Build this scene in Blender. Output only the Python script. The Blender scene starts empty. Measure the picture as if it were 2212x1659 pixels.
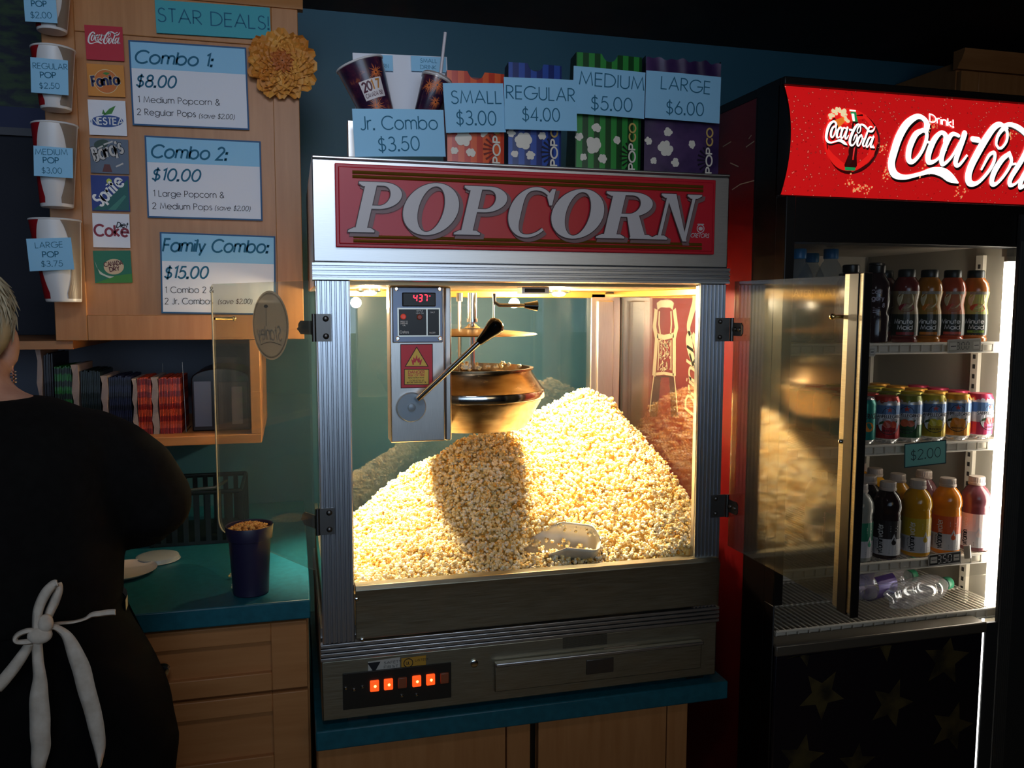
import bpy, math, random
import numpy as np
from math import sin, cos, pi, radians
from mathutils import Vector, Matrix, Euler

C = bpy.context.scene.collection
scn = bpy.context.scene
random.seed(7)

# ------------------------------------------------------------------ camera
FPX = 1800.0                       # focal length in pixels of a 2212 x 1659 frame
YAW, PITCH, ROLL = radians(14.76), radians(5.36), radians(0.15)
CAM = Vector((-0.0416, -1.6232, 1.50))
_f = Vector((sin(YAW) * cos(PITCH), cos(YAW) * cos(PITCH), -sin(PITCH)))
_r0 = Vector((cos(YAW), -sin(YAW), 0)); _u0 = _r0.cross(_f)
_r = _r0 * cos(ROLL) + _u0 * sin(ROLL); _u = -_r0 * sin(ROLL) + _u0 * cos(ROLL)
cd = bpy.data.cameras.new('camera'); cam = bpy.data.objects.new('camera', cd); C.objects.link(cam)
cd.sensor_width = 36.0; cd.lens = FPX / 2212 * 36.0; cd.clip_start = 0.02
M = Matrix((( _r.x, _u.x, -_f.x, CAM.x), (_r.y, _u.y, -_f.y, CAM.y), (_r.z, _u.z, -_f.z, CAM.z), (0, 0, 0, 1)))
cam.matrix_world = M
scn.camera = cam

# ------------------------------------------------------------------ world, exposure, room lights
scn.view_settings.view_transform = 'Standard'
scn.view_settings.look = 'None'
scn.view_settings.gamma = 1.0
scn.view_settings.use_curve_mapping = False
scn.view_settings.exposure = 0.0
w = bpy.data.worlds.new('dim_room'); scn.world = w; w.use_nodes = True
w.node_tree.nodes['Background'].inputs[0].default_value = (0.30, 0.36, 0.5, 1)
w.node_tree.nodes['Background'].inputs[1].default_value = 0.012

def area_light(name, loc, target, sx, sy, power, col):
    l = bpy.data.lights.new(name, 'AREA'); l.shape = 'RECTANGLE'; l.size = sx; l.size_y = sy
    l.energy = power; l.color = col
    o = bpy.data.objects.new(name, l); C.objects.link(o); o.location = loc
    o.rotation_euler = (Vector(target) - Vector(loc)).to_track_quat('-Z', 'Y').to_euler()
    return o
# dim cool lobby light, high behind the camera on the left; two added fills, pale over the counter and warm from the right
area_light('lobby_light', (-0.45, -3.3, 1.85), (-0.35, 0.4, 1.95), 2.8, 1.1, 5.6, (0.55, 0.75, 1.0)).data.spread = radians(76)
area_light('counter_fill', (-0.05, -1.3, 2.32), (-0.10, 0.3, 1.85), 0.4, 0.4, 2.6, (0.84, 0.88, 1.0)).data.spread = radians(95)
area_light('warm_fill', (1.2, -3.2, 1.9), (0.7, 0.0, 0.9), 0.9, 0.7, 2.2, (1.0, 0.78, 0.46))

def spot_light(name, loc, target, power, col, ang=120, blend=0.6, rad=0.02):
    l = bpy.data.lights.new(name, 'SPOT'); l.energy = power; l.color = col
    l.spot_size = radians(ang); l.spot_blend = blend; l.shadow_soft_size = rad
    o = bpy.data.objects.new(name, l); C.objects.link(o); o.location = loc
    o.rotation_euler = (Vector(target) - Vector(loc)).to_track_quat('-Z', 'Y').to_euler()
    return o
# the two heat lamps in the ceiling of the popcorn case
def bulb_light(name, loc, power, col, rad=0.015):
    l = bpy.data.lights.new(name, 'POINT'); l.energy = power; l.color = col; l.shadow_soft_size = rad
    o = bpy.data.objects.new(name, l); C.objects.link(o); o.location = loc; return o
WARM = (1.0, 0.80, 0.50)
for lx, tx, ps, pp in ((0.60, 0.630, 190.0, 15.0), (0.135, 0.152, 125.0, 5.0)):
    spot_light('heat_lamp_beam', (lx, 0.36, 1.512), (tx, 0.31, 1.0), ps, (1.0, 0.84, 0.58), 62, 1.0, 0.015)
    bulb_light('heat_lamp_glow', (lx, 0.36, 1.508), pp, WARM)

def ray(px, py):
    return _f + _r * ((px - 1106) / FPX) - _u * ((py - 829.5) / FPX)
def at(px, py, Y=None, X=None, Z=None):
    """point of the room seen at a photo pixel, on the plane X, Y or Z = const"""
    d = ray(px, py)
    t = (Y - CAM.y) / d.y if Y is not None else (X - CAM.x) / d.x if X is not None else (Z - CAM.z) / d.z
    return CAM + d * t
def at_plane(px, py, p, n):
    d = ray(px, py)
    return CAM + d * ((Vector(p) - CAM).dot(n) / d.dot(n))

# ------------------------------------------------------------------ mesh builder
class MB:
    def __init__(s): s.v = []; s.f = []; s.m = []
    def add(s, vs, fs, mi=0):
        n = len(s.v); s.v += [tuple(x) for x in vs]
        for f in fs: s.f.append(tuple(i + n for i in f)); s.m.append(mi)
        return s
    def box(s, a, b, mi=0):
        x0, y0, z0 = a; x1, y1, z1 = b
        if x0 > x1: x0, x1 = x1, x0
        if y0 > y1: y0, y1 = y1, y0
        if z0 > z1: z0, z1 = z1, z0
        return s.add([(x0,y0,z0),(x1,y0,z0),(x1,y1,z0),(x0,y1,z0),(x0,y0,z1),(x1,y0,z1),(x1,y1,z1),(x0,y1,z1)],
              [(0,3,2,1),(4,5,6,7),(0,1,5,4),(1,2,6,5),(2,3,7,6),(3,0,4,7)], mi)
    def quad(s, a, b, c, d, mi=0): return s.add([a,b,c,d], [(0,1,2,3)], mi)
    def prism(s, poly, fn, d0, d1, mi=0):
        """poly: 2D outline (ccw seen from +w); fn(u,v,w) -> xyz"""
        n = len(poly)
        vs = [fn(u, v, d0) for u, v in poly] + [fn(u, v, d1) for u, v in poly]
        fs = [tuple(range(n))[::-1], tuple(range(n, 2*n))]
        fs += [(i, (i+1) % n, n + (i+1) % n, n + i) for i in range(n)]
        return s.add(vs, fs, mi)
    def flat(s, poly, fn, w=0, mi=0):
        return s.add([fn(u, v, w) for u, v in poly], [tuple(range(len(poly)))], mi)
    def lathe(s, prof, c=(0,0,0), n=24, mi=0, cap=True, axis='z', mis=None):
        """prof: (radius, height) pairs"""
        vs = []; fs = []; ms = []
        for r, h in prof:
            for k in range(n):
                a = 2*pi*k/n
                p = (r*cos(a), r*sin(a), h)
                if axis == 'y': p = (p[0], -p[2], p[1])
                if axis == 'x': p = (p[2], p[0], p[1])
                vs.append((p[0]+c[0], p[1]+c[1], p[2]+c[2]))
        for i in range(len(prof)-1):
            for k in range(n):
                fs.append((i*n+k, i*n+(k+1)%n, (i+1)*n+(k+1)%n, (i+1)*n+k)); ms.append(mis[i] if mis else mi)
        if cap:
            if prof[0][0] > 1e-6: fs.append(tuple(range(n))[::-1]); ms.append(mis[0] if mis else mi)
            if prof[-1][0] > 1e-6: fs.append(tuple(range((len(prof)-1)*n, len(prof)*n))); ms.append(mis[-1] if mis else mi)
        b = len(s.v); s.v += vs
        for f, m_ in zip(fs, ms): s.f.append(tuple(i+b for i in f)); s.m.append(m_)
        return s
    def tube(s, pts, r, n=10, mi=0, closed=False):
        pts = [Vector(p) for p in pts]; N = len(pts)
        rr = r if isinstance(r, (list, tuple)) else [r]*N
        vs = []; fs = []; ref = None
        for i, p in enumerate(pts):
            if closed: t = pts[(i+1) % N] - pts[i-1]
            else: t = pts[min(i+1, N-1)] - pts[max(i-1, 0)]
            if t.length < 1e-9: t = Vector((0,0,1))
            t.normalize()
            if ref is None:
                ref = Vector((0,0,1)) if abs(t.z) < .9 else Vector((1,0,0))
            a = (ref - t*ref.dot(t))
            if a.length < 1e-6: a = t.orthogonal()
            a.normalize(); ref = a; b = t.cross(a)
            for k in range(n):
                q = 2*pi*k/n; vs.append(p + (a*cos(q) + b*sin(q))*rr[i])
        for i in range(N if closed else N-1):
            j = (i+1) % N
            for k in range(n): fs.append((i*n+k, i*n+(k+1)%n, j*n+(k+1)%n, j*n+k))
        if not closed:
            fs.append(tuple(range(n))[::-1]); fs.append(tuple(range((N-1)*n, N*n)))
        return s.add(vs, fs, mi)
    def ball(s, c, r, n=14, m=8, mi=0):
        rx, ry, rz = (r, r, r) if not isinstance(r, (tuple, list)) else r
        vs = [(c[0], c[1], c[2]-rz)]
        for i in range(1, m):
            t = -pi/2 + pi*i/m
            for k in range(n):
                a = 2*pi*k/n; vs.append((c[0]+rx*cos(t)*cos(a), c[1]+ry*cos(t)*sin(a), c[2]+rz*sin(t)))
        vs.append((c[0], c[1], c[2]+rz)); L = len(vs)-1
        fs = [(0, 1+(k+1)%n, 1+k) for k in range(n)]
        for i in range(m-2):
            for k in range(n): fs.append((1+i*n+k, 1+i*n+(k+1)%n, 1+(i+1)*n+(k+1)%n, 1+(i+1)*n+k))
        fs += [(L, 1+(m-2)*n+k, 1+(m-2)*n+(k+1)%n) for k in range(n)]
        return s.add(vs, fs, mi)
    def loft(s, rings, mi=0, cap=True):
        n = len(rings[0]); b = []
        for r in rings: b += list(r)
        fs = []
        for i in range(len(rings)-1):
            for k in range(n): fs.append((i*n+k, i*n+(k+1)%n, (i+1)*n+(k+1)%n, (i+1)*n+k))
        if cap: fs += [tuple(range(n))[::-1], tuple(range((len(rings)-1)*n, len(rings)*n))]
        return s.add(b, fs, mi)

def W(u, v, w): return (u, v, w)

def smooth(me, ang=35):
    me.polygons.foreach_set('use_smooth', [True]*len(me.polygons))
    try: me.set_sharp_from_angle(angle=radians(ang))
    except Exception: pass

def obj(name, mb, mats, parent=None, bevel=0, sm=True, mw=None, seg=2, ang=35):
    me = bpy.data.meshes.new(name); me.from_pydata(mb.v, [], mb.f)
    ml = mats if isinstance(mats, (list, tuple)) else [mats]
    for x in ml: me.materials.append(x)
    me.polygons.foreach_set('material_index', mb.m)
    me.update()
    if sm: smooth(me, ang)
    o = bpy.data.objects.new(name, me); C.objects.link(o)
    if parent:
        o.parent = parent
        if parent.get('wl') is not None and mw is None:
            o.matrix_parent_inverse = Matrix.Translation(-Vector(parent.location))
    if mw is not None: o.matrix_basis = mw
    if bevel:
        b = o.modifiers.new('edge', 'BEVEL'); b.width = bevel; b.segments = seg; b.limit_method = 'ANGLE'; b.angle_limit = radians(40)
        b.harden_normals = False
    return o
def tag(o, label, cat, group=None, kind=None):
    o['label'] = label; o['category'] = cat
    if group: o['group'] = group
    if kind: o['kind'] = kind
    return o
def thing(name, label, cat, loc=(0,0,0), group=None, world=True, mw=None):
    """an Empty at the thing's base; with world=True its children are written in room coordinates"""
    o = bpy.data.objects.new(name, None); C.objects.link(o); o.empty_display_size = .05
    if mw is not None: o.matrix_basis = mw
    else: o.location = loc
    if world and mw is None: o['wl'] = 1
    return tag(o, label, cat, group)
def struct(name, mb, m, **k):
    o = obj(name, mb, m, **k); o['kind'] = 'structure'; return o
def dup(root, mw, label=None, group=None):
    r = root.copy(); C.objects.link(r); r.matrix_basis = mw
    if label: r['label'] = label
    if group: r['group'] = group
    for ch in list(root.children):
        c = ch.copy(); C.objects.link(c); c.parent = r
        for g in ch.children:
            d = g.copy(); C.objects.link(d); d.parent = c
    return r

# ------------------------------------------------------------------ materials
def srgb(r, g, b):
    f = lambda x: (x/255/12.92) if x/255 <= .04045 else ((x/255+.055)/1.055)**2.4
    return (f(r), f(g), f(b), 1)
_mc = {}
def mat(name, col, rough=.5, metal=0, spec=.5, emit=None, es=0, coat=0, alpha=1):
    if name in _mc: return _mc[name]
    m = bpy.data.materials.new(name); m.use_nodes = True
    b = m.node_tree.nodes['Principled BSDF']
    b.inputs['Base Color'].default_value = col if len(col) == 4 else (*col, 1)
    b.inputs['Roughness'].default_value = rough; b.inputs['Metallic'].default_value = metal
    b.inputs['Specular IOR Level'].default_value = spec
    if emit is not None:
        b.inputs['Emission Color'].default_value = emit if len(emit) == 4 else (*emit, 1)
        b.inputs['Emission Strength'].default_value = es
    if coat: b.inputs['Coat Weight'].default_value = coat; b.inputs['Coat Roughness'].default_value = .08
    _mc[name] = m
    return m
def nodes(m): return m.node_tree.nodes, m.node_tree.links, m.node_tree.nodes['Principled BSDF']
def noise_mix(m, c1, c2, scale, stretch=(1,1,1), detail=4, lo=.35, hi=.65, bump=0, rough=None):
    """base colour between c1 and c2 by a stretched noise in object space (grain, dirt, wear)"""
    N, L, b = nodes(m)
    tc = N.new('ShaderNodeTexCoord'); mp = N.new('ShaderNodeMapping'); mp.inputs['Scale'].default_value = stretch
    nz = N.new('ShaderNodeTexNoise'); nz.inputs['Scale'].default_value = scale; nz.inputs['Detail'].default_value = detail
    cr = N.new('ShaderNodeValToRGB'); e = cr.color_ramp.elements
    e[0].position = lo; e[1].position = hi; e[0].color = c1; e[1].color = c2
    L.new(tc.outputs['Object'], mp.inputs[0]); L.new(mp.outputs[0], nz.inputs['Vector']); L.new(nz.outputs['Fac'], cr.inputs[0])
    L.new(cr.outputs[0], b.inputs['Base Color'])
    if bump:
        bp = N.new('ShaderNodeBump'); bp.inputs['Strength'].default_value = bump; bp.inputs['Distance'].default_value = .002
        L.new(nz.outputs['Fac'], bp.inputs['Height']); L.new(bp.outputs[0], b.inputs['Normal'])
    if rough:
        mr = N.new('ShaderNodeMapRange'); mr.inputs[3].default_value = rough[0]; mr.inputs[4].default_value = rough[1]
        L.new(nz.outputs['Fac'], mr.inputs[0]); L.new(mr.outputs[0], b.inputs['Roughness'])
    return m
def stripes(m, c1, c2, period, duty=.5, axis=0, off=0):
    """printed stripes along one object axis"""
    N, L, b = nodes(m)
    tc = N.new('ShaderNodeTexCoord'); sp = N.new('ShaderNodeSeparateXYZ'); L.new(tc.outputs['Object'], sp.inputs[0])
    a = N.new('ShaderNodeMath'); a.operation = 'MULTIPLY_ADD'; a.inputs[1].default_value = 1/period; a.inputs[2].default_value = off + 50
    fr = N.new('ShaderNodeMath'); fr.operation = 'FRACT'; gt = N.new('ShaderNodeMath'); gt.operation = 'GREATER_THAN'; gt.inputs[1].default_value = duty
    L.new(sp.outputs[axis], a.inputs[0]); L.new(a.outputs[0], fr.inputs[0]); L.new(fr.outputs[0], gt.inputs[0])
    mx = N.new('ShaderNodeMix'); mx.data_type = 'RGBA'; mx.inputs['A'].default_value = c1; mx.inputs['B'].default_value = c2
    L.new(gt.outputs[0], mx.inputs['Factor']); L.new(mx.outputs['Result'], b.inputs['Base Color'])
    return m
def pane(name, tint=(1,1,1), rough=.0, ior=1.5, boost=1.0, haze=0.0, hazecol=(.8,.75,.65)):
    """thin clear sheet: lets light straight through, mirrors by its Fresnel angle, a little dusty"""
    if name in _mc: return _mc[name]
    m = bpy.data.materials.new(name); m.use_nodes = True; N = m.node_tree.nodes; L = m.node_tree.links
    N.remove(N['Principled BSDF']); out = N['Material Output']
    tr = N.new('ShaderNodeBsdfTransparent'); tr.inputs[0].default_value = (*tint, 1)
    gl = N.new('ShaderNodeBsdfGlossy'); gl.inputs['Roughness'].default_value = rough
    lw = N.new('ShaderNodeLayerWeight'); lw.inputs[0].default_value = .5
    pw = N.new('ShaderNodeMath'); pw.operation = 'POWER'; pw.inputs[1].default_value = 5
    r0 = ((ior-1)/(ior+1))**2*boost
    mu = N.new('ShaderNodeMath'); mu.operation = 'MULTIPLY_ADD'; mu.inputs[1].default_value = 1-r0; mu.inputs[2].default_value = r0; mu.use_clamp = True
    L.new(lw.outputs['Facing'], pw.inputs[0]); L.new(pw.outputs[0], mu.inputs[0])
    mx = N.new('ShaderNodeMixShader'); L.new(mu.outputs[0], mx.inputs[0]); L.new(tr.outputs[0], mx.inputs[1]); L.new(gl.outputs[0], mx.inputs[2])
    last = mx
    if haze:
        df = N.new('ShaderNodeBsdfDiffuse'); df.inputs[0].default_value = (*hazecol, 1)
        m2 = N.new('ShaderNodeMixShader'); m2.inputs[0].default_value = haze
        L.new(mx.outputs[0], m2.inputs[1]); L.new(df.outputs[0], m2.inputs[2]); last = m2
    L.new(last.outputs[0], out.inputs[0])
    _mc[name] = m
    return m

WHITE = srgb(235,235,235)
paper_white = mat('white_paper', srgb(232,232,238), .7)
paper_blue = mat('pale_blue_paper', srgb(150,204,234), .7)
paper_teal = mat('teal_paper', srgb(72,168,178), .7)
ink_teal = mat('teal_ink', srgb(16,98,128), .7)
ink_black = mat('black_ink', srgb(22,24,30), .7)
ink_white = mat('white_ink', srgb(238,236,232), .6)
black_plastic = mat('black_plastic', srgb(16,14,14), .35)
black_gloss = mat('black_gloss', srgb(9,8,8), .16)
chrome = mat('chrome', (.75,.74,.72), .14, 1)
steel = mat('brushed_steel', (.60,.60,.60), .34, 1); noise_mix(steel, (.56,.56,.56,1), (.66,.66,.66,1), 30, (1,1,60), 3, .3, .7, 0, (.26,.44))
steel_v = mat('brushed_steel_upright', (.60,.60,.60), .34, 1); noise_mix(steel_v, (.55,.54,.52,1), (.66,.65,.63,1), 30, (60,60,1), 3, .3, .7, 0, (.24,.42))
alu = mat('anodised_aluminium', (.66,.68,.72), .30, 1)
dull_steel = mat('dull_steel', (.42,.40,.35), .42, 1); noise_mix(dull_steel, (.33,.305,.22,1), (.44,.41,.31,1), 18, (1,1,40), 3, .3, .7, 0, (.34,.52))
dark_steel = mat('dark_steel', (.16,.15,.14), .4, 1)
brass = mat('polished_brass', (.85,.62,.28), .22, 1)
glass_m = pane('clear_glass', boost=1.0)
wood = mat('maple_wood', srgb(190,130,78), .42, 0, .4); noise_mix(wood, srgb(178,118,68), srgb(192,132,80), 5, (1.2,1.2,14), 6, .3, .7, .04)
wood_v = mat('maple_wood_upright', srgb(190,130,78), .42, 0, .4); noise_mix(wood_v, srgb(178,118,68), srgb(192,132,80), 5, (14,14,1.2), 6, .3, .7, .04)
teal_laminate = mat('teal_laminate', srgb(20,92,106), .38); noise_mix(teal_laminate, srgb(16,86,99), srgb(24,98,112), 60, (1,1,1), 5, .35, .65, .03)
teal_wall = mat('teal_wall_paint', srgb(48,98,118), .5); noise_mix(teal_wall, srgb(45,94,114), srgb(51,102,122), 3, (1,1,1), 4, .3, .7, .04)
# ------------------------------------------------------------------ lettering: a light geometric stroke alphabet (cap height 1)
_G = {
'A':(.74,"0,0 .37,1 .74,0|.12,.33 .62,.33"),'B':(.5,"0,0 0,1 .2,1 @.2,.76,.24,.24,90,-90 0,.52|.2,.52 @.24,.26,.26,.26,90,-90 0,0"),
'C':(.84,"@.5,.5,.5,.5,42,318"),'D':(.7,"0,0 0,1 .2,1 @.2,.5,.5,.5,90,-90 0,0"),'E':(.46,".46,1 0,1 0,0 .46,0|0,.53 .44,.53"),
'F':(.44,".44,1 0,1 0,0|0,.53 .42,.53"),'G':(.96,"@.5,.5,.5,.5,45,358 .58,.46"),'H':(.62,"0,0 0,1|.62,0 .62,1|0,.53 .62,.53"),
'I':(.0,"0,0 0,1"),'J':(.38,".38,1 .38,.22 @.19,.22,.19,.22,0,-150"),'K':(.54,"0,0 0,1|.52,1 .02,.48 .54,0"),'L':(.42,"0,1 0,0 .42,0"),
'M':(.84,"0,0 .12,1 .42,.12 .72,1 .84,0"),'N':(.66,"0,0 0,1 .66,0 .66,1"),'O':(1.0,"@.5,.5,.5,.5,90,450"),
'P':(.5,"0,0 0,1 .24,1 @.24,.74,.26,.26,90,-90 0,.48"),'Q':(1.0,"@.5,.5,.5,.5,90,450|.6,.3 .95,-.05"),
'R':(.52,"0,0 0,1 .22,1 @.22,.74,.26,.26,90,-90 0,.48|.16,.48 .52,0"),
'S':(.48,"@.25,.76,.2,.24,30,250 @.24,.25,.24,.26,70,-160"),'T':(.46,".23,0 .23,1|0,1 .46,1"),
'U':(.58,"0,1 0,.3 @.29,.3,.29,.3,180,360 .58,1"),'V':(.66,"0,1 .33,0 .66,1"),'W':(1.0,"0,1 .26,0 .5,.9 .74,0 1,1"),
'X':(.6,"0,0 .6,1|0,1 .6,0"),'Y':(.58,"0,1 .29,.5 .58,1|.29,.5 .29,0"),'Z':(.5,"0,1 .5,1 0,0 .5,0"),
'a':(.66,"@.33,.35,.33,.35,0,360|.66,0 .66,.7"),'b':(.66,"@.33,.35,.33,.35,0,360|0,0 0,1"),'c':(.58,"@.34,.35,.34,.35,45,315"),
'd':(.66,"@.33,.35,.33,.35,0,360|.66,0 .66,1"),'e':(.64,".02,.37 .66,.37 @.33,.35,.33,.35,4,320"),'f':(.26,"@.26,.82,.16,.18,70,180 .1,0|0,.66 .26,.66"),
'g':(.66,"@.33,.35,.33,.35,0,360|.66,.7 .66,.0 @.33,.0,.33,.3,0,-160"),'h':(.5,"0,0 0,1|0,.44 @.25,.44,.25,.26,180,0 .5,0"),
'i':(.0,"0,0 0,.68|0,.86 0,.95"),'j':(.12,".12,.68 .12,-.1 @0,-.1,.12,.14,0,-90|.12,.86 .12,.95"),'k':(.44,"0,0 0,1|.4,.68 .02,.36 .44,0"),'l':(.0,"0,0 0,1"),
'm':(.86,"0,0 0,.7|0,.46 @.215,.46,.215,.24,180,0 .43,0|.43,.46 @.645,.46,.215,.24,180,0 .86,0"),'n':(.5,"0,0 0,.7|0,.45 @.25,.45,.25,.25,180,0 .5,0"),
'o':(.68,"@.34,.35,.34,.35,90,450"),'p':(.66,"@.33,.35,.33,.35,0,360|0,-.3 0,.7"),'q':(.66,"@.33,.35,.33,.35,0,360|.66,-.3 .66,.7"),
'r':(.28,"0,0 0,.7|0,.45 @.24,.45,.24,.25,180,75"),'s':(.36,"@.19,.52,.15,.18,35,260 @.18,.18,.18,.18,75,-150"),'t':(.38,".17,0 .17,.98|0,.70 .38,.70"),
'u':(.5,"0,.7 0,.25 @.25,.25,.25,.25,180,360 .5,.7|.5,.25 .5,0"),'v':(.48,"0,.68 .24,0 .48,.68"),'w':(.76,"0,.68 .2,0 .38,.62 .56,0 .76,.68"),
'x':(.46,"0,0 .46,.68|0,.68 .46,0"),'y':(.5,"0,.68 .26,.02|.5,.68 .16,-.3"),'z':(.42,"0,.68 .42,.68 0,0 .42,0"),
'0':(.56,"@.28,.5,.28,.5,90,450"),'1':(.2,"0,.84 .18,1 .18,0"),'2':(.52,"@.25,.74,.25,.26,165,-20 0,0 .52,0"),
'3':(.5,"@.24,.76,.2,.24,150,-75|.2,.52 @.24,.27,.26,.27,85,-155"),'4':(.56,".42,0 .42,1 0,.26 .56,.26"),
'5':(.5,".46,1 .14,1 .06,.56 @.23,.32,.27,.32,125,-155"),'6':(.54,".36,1 .06,.46|@.27,.3,.27,.3,90,450"),'7':(.5,"0,1 .5,1 .14,0"),
'8':(.5,"@.25,.77,.2,.23,90,450|@.25,.27,.25,.27,90,450"),'9':(.54,".18,0 .48,.56|@.27,.7,.27,.3,90,450"),
'$':(.5,"@.25,.7,.2,.22,30,250 @.24,.27,.24,.24,70,-160|.25,-.12 .25,1.1"),'.':(.06,".02,0 .06,0 .06,.07 .0,.07 .0,.0 .05,.0"),
',':(.06,".06,.08 0,-.12"),':':(.06,".0,.0 .06,.0 .06,.08 .0,.08 .0,.0|.0,.5 .06,.5 .06,.58 .0,.58 .0,.5"),'!':(.06,".03,.26 .03,1|.0,.0 .06,.0 .06,.08 .0,.08 .0,.0"),
'&':(.62,".62,.0 .12,.72 @.28,.8,.17,.2,200,-20 .08,.36 @.24,.22,.24,.22,140,330 .6,.42"),'(':(.2,"@.5,.4,.5,.75,130,230"),')':(.2,"@-.3,.4,.5,.75,50,-50"),
"'":(.05,".03,.78 .03,1"),'-':(.34,".03,.38 .3,.38"),' ':(.3,"")}
def glyph(ch):
    wd, d = _G.get(ch, (.4, "")); out = []
    for st in d.split('|'):
        if not st: continue
        p = []
        for t in st.split():
            if t[0] == '@':
                cx, cy, rx, ry, a0, a1 = map(float, t[1:].split(','))
                n = max(4, int(abs(a1-a0)/18))
                p += [(cx+rx*cos(radians(a0+(a1-a0)*i/n)), cy+ry*sin(radians(a0+(a1-a0)*i/n))) for i in range(n+1)]
            else: p.append(tuple(map(float, t.split(','))))
        out.append(p)
    return wd, out
def ribbon(mb, pts, hw, fn, w=0, mi=0, th=0):
    """a band of half width hw (number or per point) along 2D points"""
    q = [pts[0]]; H = [hw[0] if isinstance(hw, list) else hw]
    for i, p in enumerate(pts[1:], 1):
        if (p[0]-q[-1][0])**2 + (p[1]-q[-1][1])**2 > 1e-12: q.append(p); H.append(hw[i] if isinstance(hw, list) else hw)
    if len(q) < 2: return
    closed = (q[0][0]-q[-1][0])**2 + (q[0][1]-q[-1][1])**2 < 1e-9 and len(q) > 3
    if closed: q = q[:-1]; H = H[:-1]
    n = len(q); Lf = []; Rt = []
    for i in range(n):
        a = q[i-1] if (closed or i > 0) else None; b = q[(i+1) % n] if (closed or i < n-1) else None
        def un(s, t):
            dx, dy = t[0]-s[0], t[1]-s[1]; l = math.hypot(dx, dy) or 1; return dx/l, dy/l
        d0 = un(a, q[i]) if a else None; d1 = un(q[i], b) if b else None
        if d0 is None: d0 = d1
        if d1 is None: d1 = d0
        nx, ny = -(d0[1]+d1[1]), d0[0]+d1[0]; l = math.hypot(nx, ny)
        if l < .35: nx, ny, l = -d0[1], d0[0], 1; k = 1
        else: nx /= l; ny /= l; k = min(2.2, 1/max(.3, (nx*-d0[1]+ny*d0[0])))
        h = H[i]*k
        Lf.append((q[i][0]+nx*h, q[i][1]+ny*h)); Rt.append((q[i][0]-nx*h, q[i][1]-ny*h))
    vs = [fn(*p, w) for p in Lf] + [fn(*p, w) for p in Rt]
    fs = []
    for i in range(n if closed else n-1):
        j = (i+1) % n; fs.append((i, n+i, n+j, j))
    mb.add(vs, fs, mi)
def text_width(s, sp=.17):
    x = 0
    for ch in s: x += glyph(ch)[0] + (sp if ch != ' ' else .13)
    return x - sp
def text(mb, s, x, y, h, fn=W, w=.0005, width=None, hw=.035, slant=0, mi=0, align='l', sp=.17, ang=0):
    """write s with cap height h from (x, y) of the local plane; width stretches it to that length"""
    tw = text_width(s, sp); kx = h if width is None else width/tw
    if align == 'c': x -= tw*kx/2
    ca, sa = cos(ang), sin(ang); X = 0
    for ch in s:
        wd, st = glyph(ch)
        for p in st:
            pp = []
            for u, v in p:
                a = (X+u+slant*v)*kx; b = v*h; pp.append((x+a*ca-b*sa, y+a*sa+b*ca))
            ribbon(mb, pp, hw*h, fn, w, mi)
        X += wd + (sp if ch != ' ' else .13)
    return mb
def spline(pts, n=7):
    """Catmull-Rom through (x, y, halfwidth)"""
    P = [pts[0]] + list(pts) + [pts[-1]]; out = []
    for i in range(1, len(P)-2):
        for k in range(n):
            t = k/n
            out.append(tuple(.5*((2*P[i][j]) + (-P[i-1][j]+P[i+1][j])*t + (2*P[i-1][j]-5*P[i][j]+4*P[i+1][j]-P[i+2][j])*t*t
                 + (-P[i-1][j]+3*P[i][j]-3*P[i+1][j]+P[i+2][j])*t**3) for j in range(3)))
    out.append(tuple(pts[-1])); return out
# flowing script wordmark of the soft drink: pen strokes (x, y, half width)
_SCRIPT = [
 [(392,690,20),(402,650,22),(385,612,18),(345,600,18),(275,650,24),(222,735,27),(195,830,27),(190,905,26),(222,965,22),(290,985,15),(380,965,13),(450,945,20),(520,955,28),(580,990,26),(640,1022,4)],
 [(372,690,14),(325,720,20),(290,800,22),(290,870,20),(320,890,14),(360,840,12),(390,760,13),(395,705,13),(372,690,14)],
 [(388,760,8),(430,770,8),(460,740,8)],
 [(512,762,16),(515,720,18),(485,705,14),(440,755,20),(412,835,22),(420,890,18),(465,880,10),(520,810,9)],
 [(600,722,12),(560,712,14),(520,770,20),(497,850,20),(510,905,14),(555,865,10),(605,770,10)],
 [(640,705,20),(605,810,20),(590,890,18),(615,910,12),(660,845,8)],
 [(690,742,19),(728,748,19)],
 [(862,800,9),(845,770,10),(860,715,12),(900,670,14),(922,690,12),(915,750,10),(885,795,9),(862,800,9)],
 [(925,665,12),(880,640,18),(825,675,22),(755,775,26),(702,890,27),(690,970,26),(715,1022,20),(765,1020,14),(815,950,13),(840,880,13),(835,830,12),(800,850,12),(765,940,8)],
 [(895,652,10),(950,640,16),(1010,665,22),(1065,720,20),(1110,760,20),(1165,760,20),(1210,720,12),(1240,665,3)],
 [(935,835,14),(890,875,20),(855,950,22),(855,1015,18),(885,1030,13),(925,975,12),(955,890,13),(935,835,14)],
 [(950,905,8),(990,900,8)],
 [(1165,680,14),(1120,680,12),(1080,740,18),(1025,870,20),(975,985,20),(985,1035,14),(1020,1025,9),(1060,960,8)],
 [(1160,880,12),(1120,868,14),(1080,920,20),(1050,1000,20),(1062,1052,14),(1105,1010,10),(1160,910,10)],
 [(1195,858,20),(1160,960,20),(1142,1035,18),(1165,1055,12),(1200,1010,8)],
 [(1180,1050,16),(1215,1055,16)]]
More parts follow.
